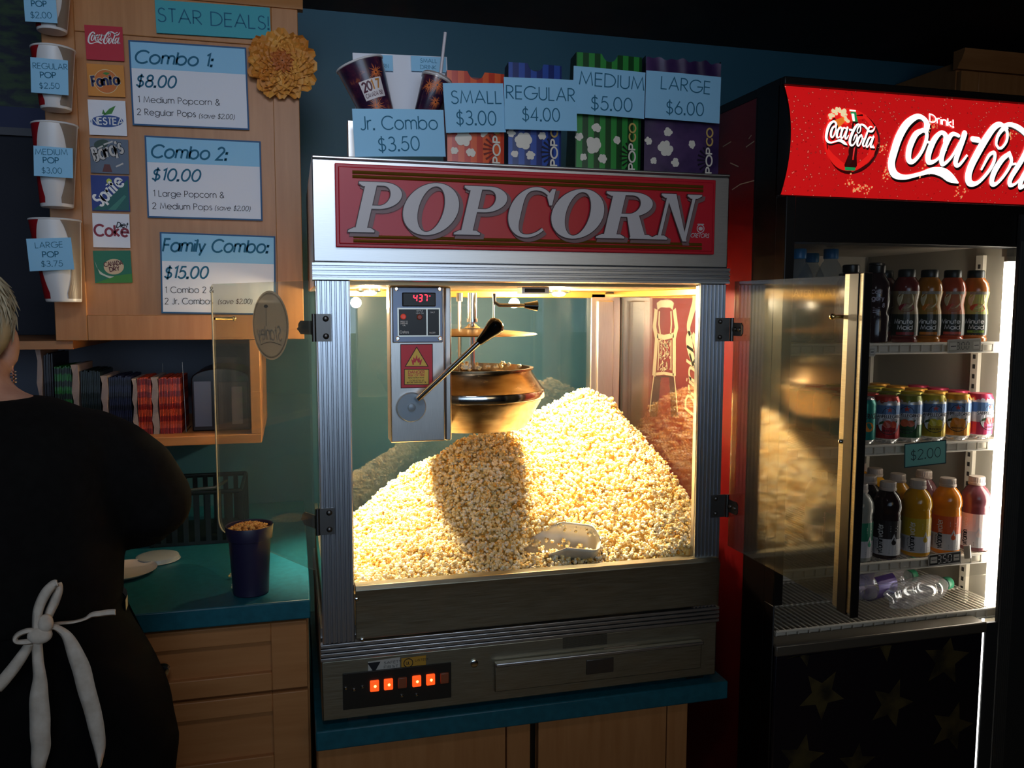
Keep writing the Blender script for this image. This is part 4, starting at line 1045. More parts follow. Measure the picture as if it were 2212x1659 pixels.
bag_stack(176,218,800, YS, 11, srgb(10,26,24), srgb(20,36,40), 'dark_teal_bag', 'folded very dark bag in the dim stack behind the shoulder', 'dark bags on the shelf')
white_bag(158.5,172,788, YS, 'folded bag showing its white edge beside the green stack')
bag_stack(120,157,790, YS, 10, srgb(10,30,12), srgb(24,104,34), 'green_popcorn_bag', 'folded green striped bag in the stack behind the shoulder', 'green bags on the shelf')
bag_stack(98,117,762, YS, 5, srgb(16,12,22), srgb(24,18,32), 'purple_popcorn_bag', 'folded dark purple bag at the far left of the shelf', 'purple bags on the shelf')
white_bag(84,94,755, YS, 'folded bag showing its white edge nearest the grey haired head')
for k, (pa, pb, py0, py1) in enumerate(((336,337,792,812),(394,402,782,922))):
    a = at(pa, py0, Y=YS+.05); b = at(pb, py1, Y=YS+.02); b.z = sz+.0015; 
    if k == 0: b = Vector((a.x, a.y, sz+.0015)); a.x += 0; a.y = b.y = YS+.165
    tag(obj('wire_divider', MB().tube([b, a], .0011, 6).tube([b, b+Vector((0,.1,0))], .0011, 6), dark_steel), ('thin wire divider standing behind the red bag stack' if k == 0 else 'thin slanting wire divider right of the red bag stack'), 'divider')
# dark napkin dispenser
YN = .52; na = at(414,870,Y=YN).x; nb = at(541,870,Y=YN).x; nz = at(470,818,Y=YN).z; nz2 = at(480,795,Y=YN).z
nd = thing('napkin_dispenser', 'dark domed napkin dispenser at the right end of the shelf', 'napkin dispenser', ((na+nb)/2, YN+.1, sz))
xm = (na+nb)/2; hw_ = (nb-na)/2
out = [(na,sz+.001),(nb,sz+.001),(nb,nz)] + [(xm+hw_*cos(pi*t/10), nz+(nz2-nz)*sin(pi*t/10)) for t in range(1,10)] + [(na,nz)]
obj('dispenser_body', MB().prism(out[::-1], lambda u,v,w: (u, YN+w, v), 0, .2), mat('dispenser_brown_black', srgb(26,20,22), .3), nd, .003)
mb = MB(); win = mat('dispenser_window', srgb(104,108,124), .25); winb = mat('dispenser_face', srgb(70,52,52), .3)
mb.box((na+.006,YN-.003,sz+.012), (na+.046,YN,nz-.006), 0); mb.box((na+.062,YN-.002,sz+.008), (nb-.006,YN,nz-.008), 1); mb.box((nb-.044,YN-.004,sz+.016), (nb-.018,YN,nz-.02), 2)
obj('dispenser_front', mb, [win, winb, mat('napkin_paper', srgb(150,130,128), .7)], nd, .002)

# ---- paper signs on the cabinet
SY = KYF - .0015
sd = card('headline_sign', (336,1), (584,17), (584,87), (337,71), SY-.004, paper_teal, 'teal strip reading STAR DEALS! at the top of the cabinet', 'sign', thick=.003)
mb = MB(); put(sd, mb, 'STAR DEALS!', (342,47), (581,65), 29, .045); ink(sd, mb)
navy_edge = mat('sign_border_blue', srgb(30,84,128), .6)
def combo(tl, tr, br, bl, hl, name, n0, n1, price, q0, q1, l1, a0, a1, l2, b0, b1, l3, c0, c1, label):
    c = card('combo_sign', tl, tr, br, bl, SY, paper_white, label, 'sign', 'combo deal signs on the cabinet')
    h = c.h - (uv(c, *hl)[1]); mb = MB(); e = .0035; z = .0014
    mb.box((0,0,0), (c.w,e,z)); mb.box((0,c.h-e,0), (c.w,c.h,z)); mb.box((0,e,0), (e,c.h-e,z)); mb.box((c.w-e,e,0), (c.w,c.h-e,z))
    mb.add([(e,c.h-h,.0012),(c.w-e,c.h-h,.0012),(c.w-e,c.h-e,.0012),(e,c.h-e,.0012)], [(0,1,2,3)], 1)
    obj('sign_border', mb, [navy_edge, paper_blue], c.o, mw=Matrix.Identity(4), sm=False)
    mb = MB(); put(c, mb, name, n0, n1, 27, .075, .22, 0, .0014); ink(c, mb, ink_teal, 'heading')
    mb = MB(); put(c, mb, price, q0, q1, 25, .075, .22, 0)
    put(c, mb, l1, a0, a1, 13, .05, 0, 1); put(c, mb, l2, b0, b1, 13, .05, 0, 1); put(c, mb, l3, c0, c1, 10.5, .05, .2, 1)
    ink(c, mb, [ink_teal, ink_black])
combo((277.5,86.5),(531,103),(539.5,281),(286.5,270.6),(283,147),'Combo 1:',(291,136),(457,144),'$8.00',(294,187),(378,190),'1 Medium Popcorn &',(299,221),(475,228),'2 Regular Pops',(297,248),(423,253),'(save $2.00)',(430,255),(506,258),'white sign with blue header reading Combo 1: $8.00')
combo((311,292.7),(561.7,305.4),(568.7,477),(320,470),(317,350),'Combo 2:',(326,340),(488,346),'$10.00',(328,389),(430,392),'1 Large Popcorn &',(332,424),(484,428),'2 Medium Pops',(330,451),(458,454),'(save $2.00)',(464,454),(540,456),'white sign with blue header reading Combo 2: $10.00')
combo((343,501.6),(591.5,509.5),(599,681),(351,676),(348,563.6),'Family Combo:',(352,543),(577,546),'$15.00',(355,601),(447,601),'1 Combo 2 &',(358,632.6),(462,632.6),'2 Jr. Combos',(357,657),(460,657),'(save $2.00)',(471,656.5),(544,656),'white sign with blue header reading Family Combo: $15.00, partly behind the door glass')
# ---- soda logo squares
def square(tl, tr, br, bl, m, label): return card('logo_card', tl, tr, br, bl, SY, m, label, 'logo card', 'soda logo cards on the cabinet')
c = square((182,53),(265,59),(268,132),(187,129), mat('cola_red_paper', srgb(190,28,50), .6), 'red square with a flowing white cola script, topmost of the logo column')
mb = MB(); wordmark(mb, c.w*.07, c.h*.44, c.w*.86, W, .0014, 0); ink(c, mb, ink_white)
orange_p = mat('orange_paper', srgb(214,136,48), .6)
c = square((188,137),(268,142),(270,210),(190,207), orange_p, 'orange square with dark blue Fanta lettering over an orange')
mb = MB(); disc(mb, c.w*.5, c.h*.47, c.w*.33, c.h*.38, W, .0010, 2); disc(mb, c.w*.5, c.h*.47, c.w*.315, c.h*.36, W, .0012, 3)
mb.flat([(c.w*.42,c.h*.72),(c.w*.5,c.h*.76),(c.w*.62,c.h*.74),(c.w*.52,c.h*.66)], W, .0014, 4)
for hw_, k, z in ((.17,2,.0016), (.115,1,.0019)): text(mb, 'Fanta', c.w*.14, c.h*.29, c.h*.30, W, z, c.w*.72, hw_, .05, k, 'l', .24, .14)
ink(c, mb, [ink_black, mat('fanta_navy', srgb(22,30,86), .6), mat('pale_ring', srgb(226,200,150), .6), mat('orange_fruit', srgb(206,110,40), .6), mat('leaf_green', srgb(60,130,50), .6)])
c = square((189,215),(271.5,218.5),(274,294),(194,291), paper_white, 'white square with NESTEA lettering and a green leaf')
mb = MB(); disc(mb, c.w*.48, c.h*.40, c.w*.44, c.h*.17, W, .0010, 1, 28, .05)
mb.flat([(c.w*.38,c.h*.56),(c.w*.62,c.h*.62),(c.w*.74,c.h*.86),(c.w*.56,c.h*.76)], W, .0012, 2); mb.flat([(c.w*.36,c.h*.60),(c.w*.46,c.h*.60),(c.w*.40,c.h*.74)], W, .0012, 2)
text(mb, 'NESTEA', c.w*.08, c.h*.31, c.h*.19, W, .0014, c.w*.84, .085, 0, 0); ink(c, mb, [ink_white, mat('nestea_blue', srgb(36,72,140), .6), mat('leaf_green', srgb(60,130,50), .6)])
c = square((194,297.5),(277,302),(279,376.5),(196,373), mat('slate_paper', srgb(96,108,126), .6), 'slate grey square with slanting cream Barq\'s lettering')
mb = MB(); mb.flat([(c.w*.30,c.h*.04),(c.w*.56,c.h*.04),(c.w*.50,c.h*.26),(c.w*.36,c.h*.26)], W, .0010, 2); disc(mb, c.w*.30, c.h*.84, c.w*.2, c.h*.12, W, .0010, 3, 20, .3)
for hw_, k, z in ((.14,1,.0014), (.095,0,.0018)):
    text(mb, "Barq's", c.w*.13, c.h*.34, c.h*.36, W, z, c.w*.78, hw_, .2, k, 'l', .24, .36)
for x, y, l, a in ((.20,.70,.16,.55),(.36,.82,.26,.42),(.42,.72,.30,.12),(.66,.20,.22,.5)):
    ribbon(mb, [(c.w*x, c.h*y), (c.w*(x+l*cos(a)), c.h*(y+l*sin(a)))], c.h*.022, W, .0014, 0)
ink(c, mb, [mat('logo_cream', srgb(196,190,184), .6), ink_black, mat('barrel_maroon', srgb(96,44,44), .6), mat('dark_green_print', srgb(40,66,56), .6)])
c = square((196,378),(279,381),(280,456.6),(199,455), mat('blue_print', srgb(28,54,130), .6), 'blue and green square with slanting white Sprite lettering')
mb = MB(); mb.flat([(c.w*.02,c.h*.02),(c.w*.98,c.h*.02),(c.w*.98,c.h*.92),(c.w*.50,c.h*.40)], W, .0010, 1); disc(mb, c.w*.48, c.h*.84, c.w*.07, c.h*.075, W, .0012, 2)
mb.flat([(c.w*.42,c.h*.03),(c.w*.62,c.h*.03),(c.w*.92,c.h*.42),(c.w*.86,c.h*.46)], W, .0012, 3)
text(mb, 'Sprite', c.w*.24, c.h*.12, c.h*.34, W, .0014, c.w*.92, .095, .1, 0, 'l', .2, .80); ink(c, mb, [ink_white, mat('sprite_green', srgb(20,92,88), .6), mat('lemon_yellow', srgb(196,204,70), .6), mat('pale_green_print', srgb(58,126,110), .6)])
c = square((199,460),(279,463),(282,535.7),(202,534), paper_white, 'white square with dark red Coke lettering under a small black Diet')
mb = MB(); text(mb, 'Coke', c.w*.05, c.h*.34, c.h*.32, W, .0014, c.w*.90, .10, 0, 0, 'l', .2); text(mb, 'Diet', c.w*.64, c.h*.60, c.h*.15, W, .0014, c.w*.3, .085, .3, 1)
ink(c, mb, [mat('coke_maroon', srgb(136,32,52), .6), ink_black])
c = square((201,540.6),(283,542),(285,609.5),(205.6,612.7), mat('dry_green_paper', srgb(24,110,84), .6), 'green square with a cream Canada Dry shield, lowest of the logo column')
mb = MB(); mb.flat([(0,0),(c.w,0),(c.w,c.h*.28),(c.w*.55,c.h*.22)], W, .0010, 2)
mb.flat(sum([[ (c.w*(.02+.5*t), c.h*(.72-.52*math.sqrt(max(0,1-(1-t)**2)))) ] for t in [i/10 for i in range(11)]], []) + [(c.w*.40,c.h*.14),(c.w*.14,c.h*.28)], W, .0012, 3)
disc(mb, c.w*.53, c.h*.50, c.w*.27, c.h*.24, W, .0014, 1, 24, .1); text(mb, 'CANADA', c.w*.28, c.h*.50, c.h*.13, W, .0018, c.w*.50, .10, 0, 0, 'l', .17, .12); text(mb, 'DRY', c.w*.42, c.h*.35, c.h*.13, W, .0018, c.w*.26, .10, 0, 0, 'l', .17, .12)
ink(c, mb, [mat('shield_maroon', srgb(92,30,36), .6), mat('shield_cream', srgb(206,180,146), .6), mat('leaf_green', srgb(60,130,50), .6), mat('print_pale', srgb(190,196,180), .6)])

# ---- pop cups taped down the cabinet edge, each with a price tag
cup_white = mat('white_paper_cup', srgb(226,222,220), .35); cup_red = mat('cup_red_print', srgb(150,22,30), .4); cup_tan = mat('cup_tan_print', srgb(140,122,106), .4)
def pop_cup(tl, tr, bl, br, label, tagpx, lines, red_top):
    YC = .398
    a, b, c0, d0 = (at(*p, Y=YC) for p in (tl, tr, bl, br))
    rt = (b-a).length/2; rb = (d0-c0).length/2; zt = (a.z+b.z)/2; zb = (c0.z+d0.z)/2; cx = (a.x+b.x)/2; cxb = (c0.x+d0.x)/2
    YC = KYF - rt - .003
    root = thing('pop_cup', label, 'cup', (cx, YC, zb), 'pop cups down the cabinet edge')
    n = 36; mb = MB(); H = zt-zb
    P2 = [(rb*.95,0),(rb,.002),(rt,H),(rt*.95,H),(rb*.9,.008)]
    vs = []; 
    for r_, hgt in P2:
        for k in range(n):
            q = 2*pi*k/n; vs.append((cxb+(cx-cxb)*hgt/H + r_*cos(q), YC + r_*sin(q), zb+hgt))
    fs = [(i*n+k, i*n+(k+1)%n, (i+1)*n+(k+1)%n, (i+1)*n+k) for i in range(len(P2)-1) for k in range(n)] + [tuple(range(n))[::-1]]
    mb.add(vs, fs); obj('cup_body', mb, cup_white, root)
    obj('rim', MB().tube([(cx+rt*cos(2*pi*k/30), YC+rt*sin(2*pi*k/30), zt) for k in range(30)], .0022, 8, closed=True), cup_white, root)
    wrap = lambda u, v, w: (cxb+(cx-cxb)*v/H + (rb+(rt-rb)*v/H+w)*sin(u/rt), YC-(rb+(rt-rb)*v/H+w)*cos(u/rt), zb+v)
    mb = MB()
    for sg, mi, u0_ in ((-1,0,.92),(1,1,.85)):
        n2 = 14
        for lo, hi in ((.04,.99),):
            mb = MB()
            for j in range(n2):
                t0, t1 = lo+(hi-lo)*j/n2, lo+(hi-lo)*(j+1)/n2
                f0 = lambda t: rt*(.42+.38*abs(sin(pi*(t-.08)*1.1))**.8) * 1.0
                for q in range(8):
                    g0 = lambda t, s_: sg*(f0(t) + (rt*1.45-f0(t))*s_/8)
                    mb.add([wrap(g0(t0,q), H*t0, .0006), wrap(g0(t0,q+1), H*t0, .0006), wrap(g0(t1,q+1), H*t1, .0006), wrap(g0(t1,q), H*t1, .0006)], [(0,1,2,3)], 0)
            obj('red_print' if mi == 0 else 'tan_print', mb, cup_red if mi == 0 else cup_tan, root, sm=False)
    t = card('price_tag', *tagpx, YC-rt-.004, paper_blue, 'blue tag reading ' + ' '.join(l[0] for l in lines) + ' on a white pop cup', 'price tag', 'price tags on the pop cups', curl=.0)
    mb = MB()
    for s_, p0, p1, cp, hw_ in lines: put(t, mb, s_, p0, p1, cp, hw_)
    ink(t, mb)
pop_cup((68,-62),(152,-56),(76,62),(142,69), 'white pop cup at the top edge of the photo behind a $2.00 tag', ((46,-24),(118,-18),(126,50),(58,47)), [('SMALL',(56,-6),(110,-4),12,.05),('POP',(69,14),(101,15),12,.08),('$2.00',(67,39),(112,40),13,.05)], 0)
pop_cup((65,101),(160,110),(86,233),(153,240), 'white pop cup behind the REGULAR POP tag', ((64,124),(146,130),(149,207),(69,199)), [('REGULAR',(72,148),(146,151),12,.05),('POP',(88,168),(121,169),12,.08),('$2.50',(86,191),(129,192),12,.05)], 0)
pop_cup((67,265),(166,275),(87,447),(158,449), 'white pop cup behind the MEDIUM POP tag', ((71,314),(157,321),(158,385),(75,380)), [('MEDIUM',(77,334),(146,335),12,.05),('POP',(94,352),(127,353),12,.08),('$3.00',(91,374),(134,375),12,.05)], 0)
pop_cup((63,475),(174,478),(100,652),(177,653), 'tall white pop cup behind the LARGE POP tag, lowest of the row', ((55,516),(153,513),(161,582),(66,586)), [('LARGE',(77,536),(136,534),12,.05),('POP',(93,556),(127,555),12,.08),('$3.75',(90,576),(136,575),12,.05)], 0)

# ---- orange marigold-like flower on the cabinet corner
fl = thing('paper_flower', 'large orange ruffled flower pinned on the upper corner of the cabinet', 'flower', tuple(at(610,140,Y=KYF-.03)))
petal = mat('orange_petal', srgb(222,150,60), .6); noise_mix(petal, srgb(206,128,44), srgb(232,166,74), 20)
pet2 = mat('deep_orange_petal', srgb(190,104,44), .6)
FC = at(610,140,Y=KYF-.012); RF = (at(686,140,Y=KYF)-at(534,140,Y=KYF)).length/2
rr = random.Random(11); mb = MB(); m2_ = MB()
for ringi, (R, n, lift, wd) in enumerate(((1.0,16,.006,.30),(.90,15,.012,.28),(.78,15,.018,.25),(.64,14,.024,.21),(.50,13,.029,.17),(.36,11,.033,.13),(.22,8,.036,.09))):
    for k in range(n):
        a = 2*pi*k/n + ringi*.21 + rr.uniform(-.08,.08); R2 = R*RF*rr.uniform(.92,1.04); w_ = wd*RF*rr.uniform(.9,1.2)
        rows = []
        for i in range(6):
            t = i/5; r_ = R2*(.08+.92*t); hw_ = w_*(sin(pi*min(1,.15+t*.75))**.8)*(1 if t < 1 else .85)
            row = []
            for j in range(5):
                s_ = (j-2)/2; yy = lift*(1-.25*t*t) + .004*sin(s_*5+t*7+k)*t + (.006*t if abs(s_) > .9 else 0)
                row.append((FC.x + r_*cos(a) - s_*hw_*sin(a), FC.y - yy, FC.z + r_*sin(a) + s_*hw_*cos(a) + (rr.uniform(-.002,.002) if t == 1 else 0)))
            rows.append(row)
        (mb if ringi < 5 else m2_).add([p for r_ in rows for p in r_], [(i*5+j, i*5+j+1, (i+1)*5+j+1, (i+1)*5+j) for i in range(5) for j in range(4)])
obj('petals', mb, petal, fl); obj('inner_petals', m2_, pet2, fl)
disc(mb2 := MB(), FC.x, FC.z, RF*.5, RF*.5, lambda u,v,w: (u, KYF-.001-w, v), .001); obj('backing', mb2, petal, fl)

# ================================================================== COUNTERS AND BASE CABINETS
ct = obj('counter_top', MB().box((-1.5,.042,.876), (-.018,WALL-.001,.915)), teal_laminate, bevel=.003)
tag(ct, 'dark teal laminate counter top left of the popcorn machine', 'counter top')
bc = thing('drawer_cabinet', 'maple drawer cabinet under the left teal counter', 'cabinet', (-.4,.4,0))
obj('cabinet_body', MB().box((-1.5,.082,.02), (-.022,WALL-.01,.875)), wood, bc, .002)
zd1 = at(660,1488,Y=.062).z; zd2 = zd1-.175
for za, zb_ in ((zd1+.004,.866),(zd2+.004,zd1-.003),(.08,zd2-.003)):
    x0, x1 = -.50, -.026; mb = MB(); e = .038
    mb.box((x0,.062,za),(x0+e,.081,zb_)); mb.box((x1-.07,.062,za),(x1,.081,zb_)); mb.box((x0+e,.062,za),(x1-.07,.081,za+e)); mb.box((x0+e,.062,zb_-e),(x1-.07,.081,zb_)); mb.box((x0+e-.004,.0745,za+e-.004),(x1-.066,.0805,zb_-e+.004))
    dd = obj('drawer', mb, wood, bc, .002)
    zm = (za+zb_)/2; kx_ = at(352,1432,Y=.05).x
    obj('knob', MB().lathe([(.006,0),(.005,.010),(.012,.014),(.014,.019),(.011,.024),(.003,.026)], (kx_,.070,zm), 18, axis='y'), chrome, dd)
lc_ = obj('counter_top', MB().box((-.014,-.012,.624), (.885,.66,.665)), teal_laminate, bevel=.003)
tag(lc_, 'low teal counter carrying the popcorn machine', 'counter top')
for nm, x0, x1, lab in (('a',-.012,.432,'maple base cabinet under the left half of the popcorn machine'),('b',.450,.800,'maple base cabinet under the right half of the popcorn machine')):
    b_c = thing('base_cabinet', lab, 'cabinet', ((x0+x1)/2,.3,0))
    obj('cabinet_body', MB().box((x0,.032,.02), (x1,.64,.622)), wood_v, b_c, .002)
    if nm == 'a':
        obj('door', MB().box((x0+.002,.012,.09), (x1-.055,.031,.617)), wood_v, b_c, .002); obj('face_frame', MB().box((x1-.051,.014,.09), (x1,.031,.617)), wood_v, b_c, .001)
    else:
        obj('door', MB().box((x0,.012,.09), (x1-.052,.031,.617)), wood_v, b_c, .002); obj('face_frame', MB().box((x1-.049,.014,.09), (x1,.031,.617)), wood_v, b_c, .001)
obj_ = tag(obj('gap_shade', MB().box((.433,.036,.02), (.449,.06,.622)), black_plastic), 'black strip painted as the dark of the gap between the two base cabinets', 'shade_strip')  # black strip set in the gap to stand for its shade

# ---- things on the left counter
pc = at(542,1283,Z=.915); PR = .041
pot = thing('kernel_cup', 'tall dark navy plastic cup full of unpopped corn on the counter', 'cup', (pc.x, pc.y+.008, .9155), world=False)
PH = at(543,1133,Y=pc.y+.008).z - .9155
navy = mat('navy_plastic', srgb(34,30,58), .38)
obj('cup_body', MB().lathe([(PR*.80,0),(PR*.86,.002),(PR*.98,PH*.70),(PR*1.0,PH*.80),(PR*1.09,PH*.81),(PR*1.15,PH-.002),(PR*1.13,PH),(PR*1.06,PH-.001),(PR*1.0,PH-.018),(.001,PH-.02)], (0,0,0), 44, cap=True), navy, pot, ang=30)
ker = mat('yellow_corn_kernels', srgb(206,140,60), .35); noise_mix(ker, srgb(190,110,40), srgb(224,166,84), 90)
mb = MB(); rr = random.Random(2)
disc(mb, 0, 0, PR*1.03, PR*1.03, lambda u, v, w: (u, v, PH-.013), 0)
for k in range(230):
    a = rr.uniform(0,2*pi); r_ = PR*.97*math.sqrt(rr.random()); x, y = r_*cos(a), r_*sin(a); z = PH-.011+.012*(1-(r_/PR)**2)+rr.uniform(0,.003)
    mb.ball((x,y,z), (rr.uniform(.0026,.0042),rr.uniform(.0026,.004),.0026), 7, 5)
o = obj('corn_kernels', mb, ker, mw=Matrix.Translation(pot.location)); tag(o, 'heap of unpopped yellow corn filling the navy cup', 'corn kernels', kind='stuff')
for pxy in ((497,1244),(506,1266)):
    q = at(*pxy, Z=.922); piece(q, 'stray popped kernel on the teal counter beside the navy cup', 'stray popcorn on the counter', 1.15)
q = at(340,1196,Z=.93)
ld_ = thing('plastic_lid', 'clear round plastic lid lying on the teal counter behind the person', 'lid', (q.x, q.y, .9155), world=False)
clear_pl = mat('frosted_clear_plastic', srgb(150,158,160), .25, 0, .5)
obj('lid_disc', MB().lathe([(.046,0),(.048,.003),(.046,.010),(.040,.012),(.002,.011)], (0,0,0), 36), clear_pl, ld_); obj('lid_rim', MB().lathe([(.047,.0),(.050,.0015),(.047,.003)], (0,0,0), 36, cap=False), clear_pl, ld_)
q = at(262,1236,Z=.92)
pt = obj('paper_plate', MB().lathe([(.045,0),(.055,.002),(.072,.010),(.073,.011),(.055,.004),(.002,.002)], (0,0,0), 40), mat('paper_plate_white', srgb(196,188,184), .6), mw=Matrix.Translation((q.x,q.y,.9155)))
tag(pt, 'white paper plate half hidden behind the person on the counter', 'plate')
# dark basket behind the cup
ba = at(430,1200,Y=.55).x; bb = at(500,1200,Y=.55).x
bk_ = thing('basket', 'dark green slatted basket at the back of the left counter', 'basket', ((ba+bb)/2,.6,.9155))
bm_ = mat('dark_green_plastic', srgb(12,26,24), .45); mb = MB(); bzt = 1.045
mb.box((ba-.10,.50,.9157), (bb+.03,.72,.924))
for k in range(9):
    x = ba-.10 + (bb+.13-ba)*k/8; mb.box((x-.006,.498,.92), (x+.006,.504,bzt)); mb.box((x-.006,.716,.92), (x+.006,.722,bzt))
for k in range(7):
    y = .50+.22*k/6
    for x in (ba-.10, bb+.03): mb.box((x-.003,y-.006,.92), (x+.003,y+.006,bzt))
obj('basket_body', mb, bm_, bk_)
obj('basket_rim', MB().tube([(ba-.10,.50,bzt),(bb+.03,.50,bzt),(bb+.03,.72,bzt),(ba-.10,.72,bzt)], .006, 8, closed=True), bm_, bk_)
obj('handle', MB().tube([(ba-.06,.49,bzt),(ba-.02,.475,bzt+.012),(ba+.05,.475,bzt+.016),(bb,.49,bzt+.03)], .004, 8), mat('grey_handle', srgb(60,66,62), .4), bk_)

# ---- dim framed picture in the dark corner on the left
fp = thing('framed_picture', 'dim framed picture of dark foliage high in the left corner', 'picture', (-.85, .9, 2.0))
fx0, fx1, fz0, fz1 = -1.35, -.60, 2.02, 2.33
pm_ = mat('dark_foliage_print', srgb(30,44,34), .6); noise_mix(pm_, srgb(20,24,46), srgb(52,74,44), 22, (1,1,2.5), 8, .4, .62)
obj('print', MB().box((fx0,WALL-.020,fz0), (fx1,WALL-.012,fz1)), pm_, fp)
obj('print_water', MB().box((fx0,WALL-.022,fz0-.055), (fx1,WALL-.012,fz0)), mat('dark_water_print', srgb(26,34,74), .6), fp)
obj('frame', MB().box((fx0-.02,WALL-.03,fz0-.075), (fx1+.02,WALL-.001,fz0-.055)).box((fx1,WALL-.03,fz0-.06), (fx1+.02,WALL-.001,fz1)).box((fx0-.02,WALL-.03,fz0-.06), (fx0,WALL-.001,fz1)), mat('grey_frame', srgb(74,72,78), .5), fp)
navy_dark = mat('navy_darkness', srgb(16,18,34), .7)
struct('dark_sheet_1', MB().box((-2.6,WALL-.010,cz0-.3), (cx0-.02,WALL-.0005,CEIL-.001)), navy_dark)  # navy sheet over the teal wall, painted in for the darkness there

# ---- solid cabinet standing in for a reflection above and behind the cooler
rx0 = at(2070,130,Y=.60).x
rc = thing('wall_cabinet', 'reflection of a maple cabinet with crown moulding, built solid above the drinks cooler', 'cabinet', (rx0+.3,.75,2.0))
rz = at(2075,103,Y=.58).z
obj('cabinet_body', MB().box((rx0+.012,.62,1.99), (rx0+.62,WALL-.002,rz-.03)), wood_v, rc, .002)
mb = MB().box((rx0+.015,.60,2.0), (rx0+.08,.619,rz-.06)); mb.box((rx0+.08,.60,rz-.125), (rx0+.60,.619,rz-.06)); mb.box((rx0+.07,.608,2.0), (rx0+.60,.618,rz-.12))
obj('door', mb, wood_v, rc, .002)
sec = [(.62,rz-.055),(.602,rz-.055),(.595,rz-.04),(.585,rz-.03),(.575,rz-.008),(.575,rz),(.62,rz)]
obj('crown_moulding', MB().loft([[(x, y, z) for y, z in sec] for x in (rx0, rx0+.64)]), wood, rc)
# ================================================================== DRINKS COOLER
FX0, FX1 = .955, 1.715
FZT = 1.975
fr = thing('drinks_cooler', 'tall red and black drinks cooler with a lit red cola sign', 'cooler', (1.32, .4, 0))
cooler_red = mat('cooler_red_side', srgb(122,18,24), .36, 0, .5, coat=.12); noise_mix(cooler_red, srgb(118,16,22), srgb(127,21,27), 5)
liner = mat('cooler_liner_grey', srgb(150,143,130), .5)
cooler_black = mat('cooler_black', srgb(15,12,12), .4)
IX0, IX1, IY1, IZ0, IZ1 = .985, 1.634, .545, .770, 1.648
mb = MB(); mb.box((FX0,.055,.04), (FX0+.012,.80,FZT-.02)); obj('side_panel', mb, cooler_red, fr)
mb = MB().box((FX0+.001,.80,.04), (FX0+.012,.90,FZT-.02)); mb.box((FX1-.012,.055,.04), (FX1,.90,FZT-.02)); mb.box((FX0+.012,.885,.04), (FX1-.012,.90,FZT-.02))
mb.box((FX0,.0,FZT-.02), (FX1,.90,FZT)); mb.box((FX0+.012,.05,.04), (FX1-.012,.885,.06)); mb.box((FX0+.012,.0,IZ1+.005), (FX1-.012,.885,IZ1+.02))
mb.box((FX0-.001,-.035,.04), (FX0+.010,.056,FZT)); mb.box((FX0-.0015,.050,.04), (FX0+.002,.057,FZT-.02))
obj('cabinet_shell', mb, cooler_black, fr, .0015)
mb = MB(); mb.box((IX0-.006,.0,IZ0-.05), (IX0,IY1,IZ1)); mb.box((IX1,.0,IZ0-.05), (IX1+.006,IY1,IZ1)); mb.box((IX0,IY1,IZ0-.05), (IX1,IY1+.006,IZ1)); mb.box((IX0,.0,IZ1), (IX1,IY1,IZ1+.005)); mb.box((IX0,-.03,IZ0-.055), (IX1,IY1,IZ0-.045))
obj('liner', mb, liner, fr)
obj('kick_box', MB().box((FX0+.012,.0,.06), (FX1-.012,.05,IZ0-.056)), cooler_black, fr)
# front frame
SGB = at(1690,421,Y=-.045).z - .004
zs = at(1690,1303,Y=-.06).z
mb = MB(); mb.box((FX0-.001,-.072,zs), (FX0+.022,-.034,SGB)); mb.box((FX0-.001,-.072,.06), (FX0+.004,-.034,zs)); mb.box((FX0-.001,-.038,SGB), (FX0+.010,-.034,FZT))
mb.box((FX0+.022,-.060,IZ1-.012), (FX1,-.0,SGB))
obj('door_frame', mb, cooler_black, fr, .002)
mb = MB(); mb.box((1.554,-.072,IZ0-.01), (FX1,-.064,IZ1+.06), 0); mb.box((1.520,-.072,.06), (FX1,-.064,IZ0-.01), 0); mb.box((1.66,-.03,.06), (FX1,.054,IZ1+.06), 0)
for k in range(7): mb.tube([(1.558+.0055*k,-.073,.10), (1.558+.0055*k,-.073,IZ1)], .0022, 6, 1)
obj('door_gasket', mb, [mat('gasket_charcoal', srgb(46,48,50), .5), mat('gasket_grey', srgb(70,70,68), .5)], fr)
obj('door_glass', MB().box((FX0+.022,-.060,zs+.02), (1.552,-.056,IZ1-.012)), pane('cooler_glass', (.97,.97,.97), .0, 1.5, .8, .01, (.6,.55,.5)), fr)
# LED tube in the right front corner, and a glowing strip put in for its light leaking beside the lower panel
ledm = mat('lit_led_tube', (1,.95,.85,1), .4, 0, .5, (1,.93,.80,1), 18)
lt = obj('light_tube', MB().tube([(1.592,-.010,IZ0-.02), (1.592,-.010,1.606)], .0115, 14), ledm, fr)
obj('light_cap', MB().tube([(1.592,-.010,1.606), (1.592,-.010,1.618)], .012, 14).box((1.58,-.012,1.618), (1.63,.002,1.64)), mat('lamp_holder', srgb(170,164,150), .4), fr)
obj('leak_strip', MB().box((1.510,-.073,.16), (1.5155,-.070,.772)), mat('leak_glow', (1,.97,.92,1), .4, 0, .5, (1,.96,.90,1), 5), fr)
# shelf standards
for yy in (.10, .50):
    mb = MB().box((IX1-.012,yy,IZ0-.03), (IX1-.001,yy+.022,IZ1-.02), 0)
    for k in range(34): mb.box((IX1-.0125,yy+.007,IZ0+.025*k), (IX1-.0119,yy+.015,IZ0+.011+.025*k), 1)
    obj('shelf_standard', mb, [mat('standard_white', srgb(206,198,180), .4), mat('slot_dark', srgb(40,36,32), .6)], fr)
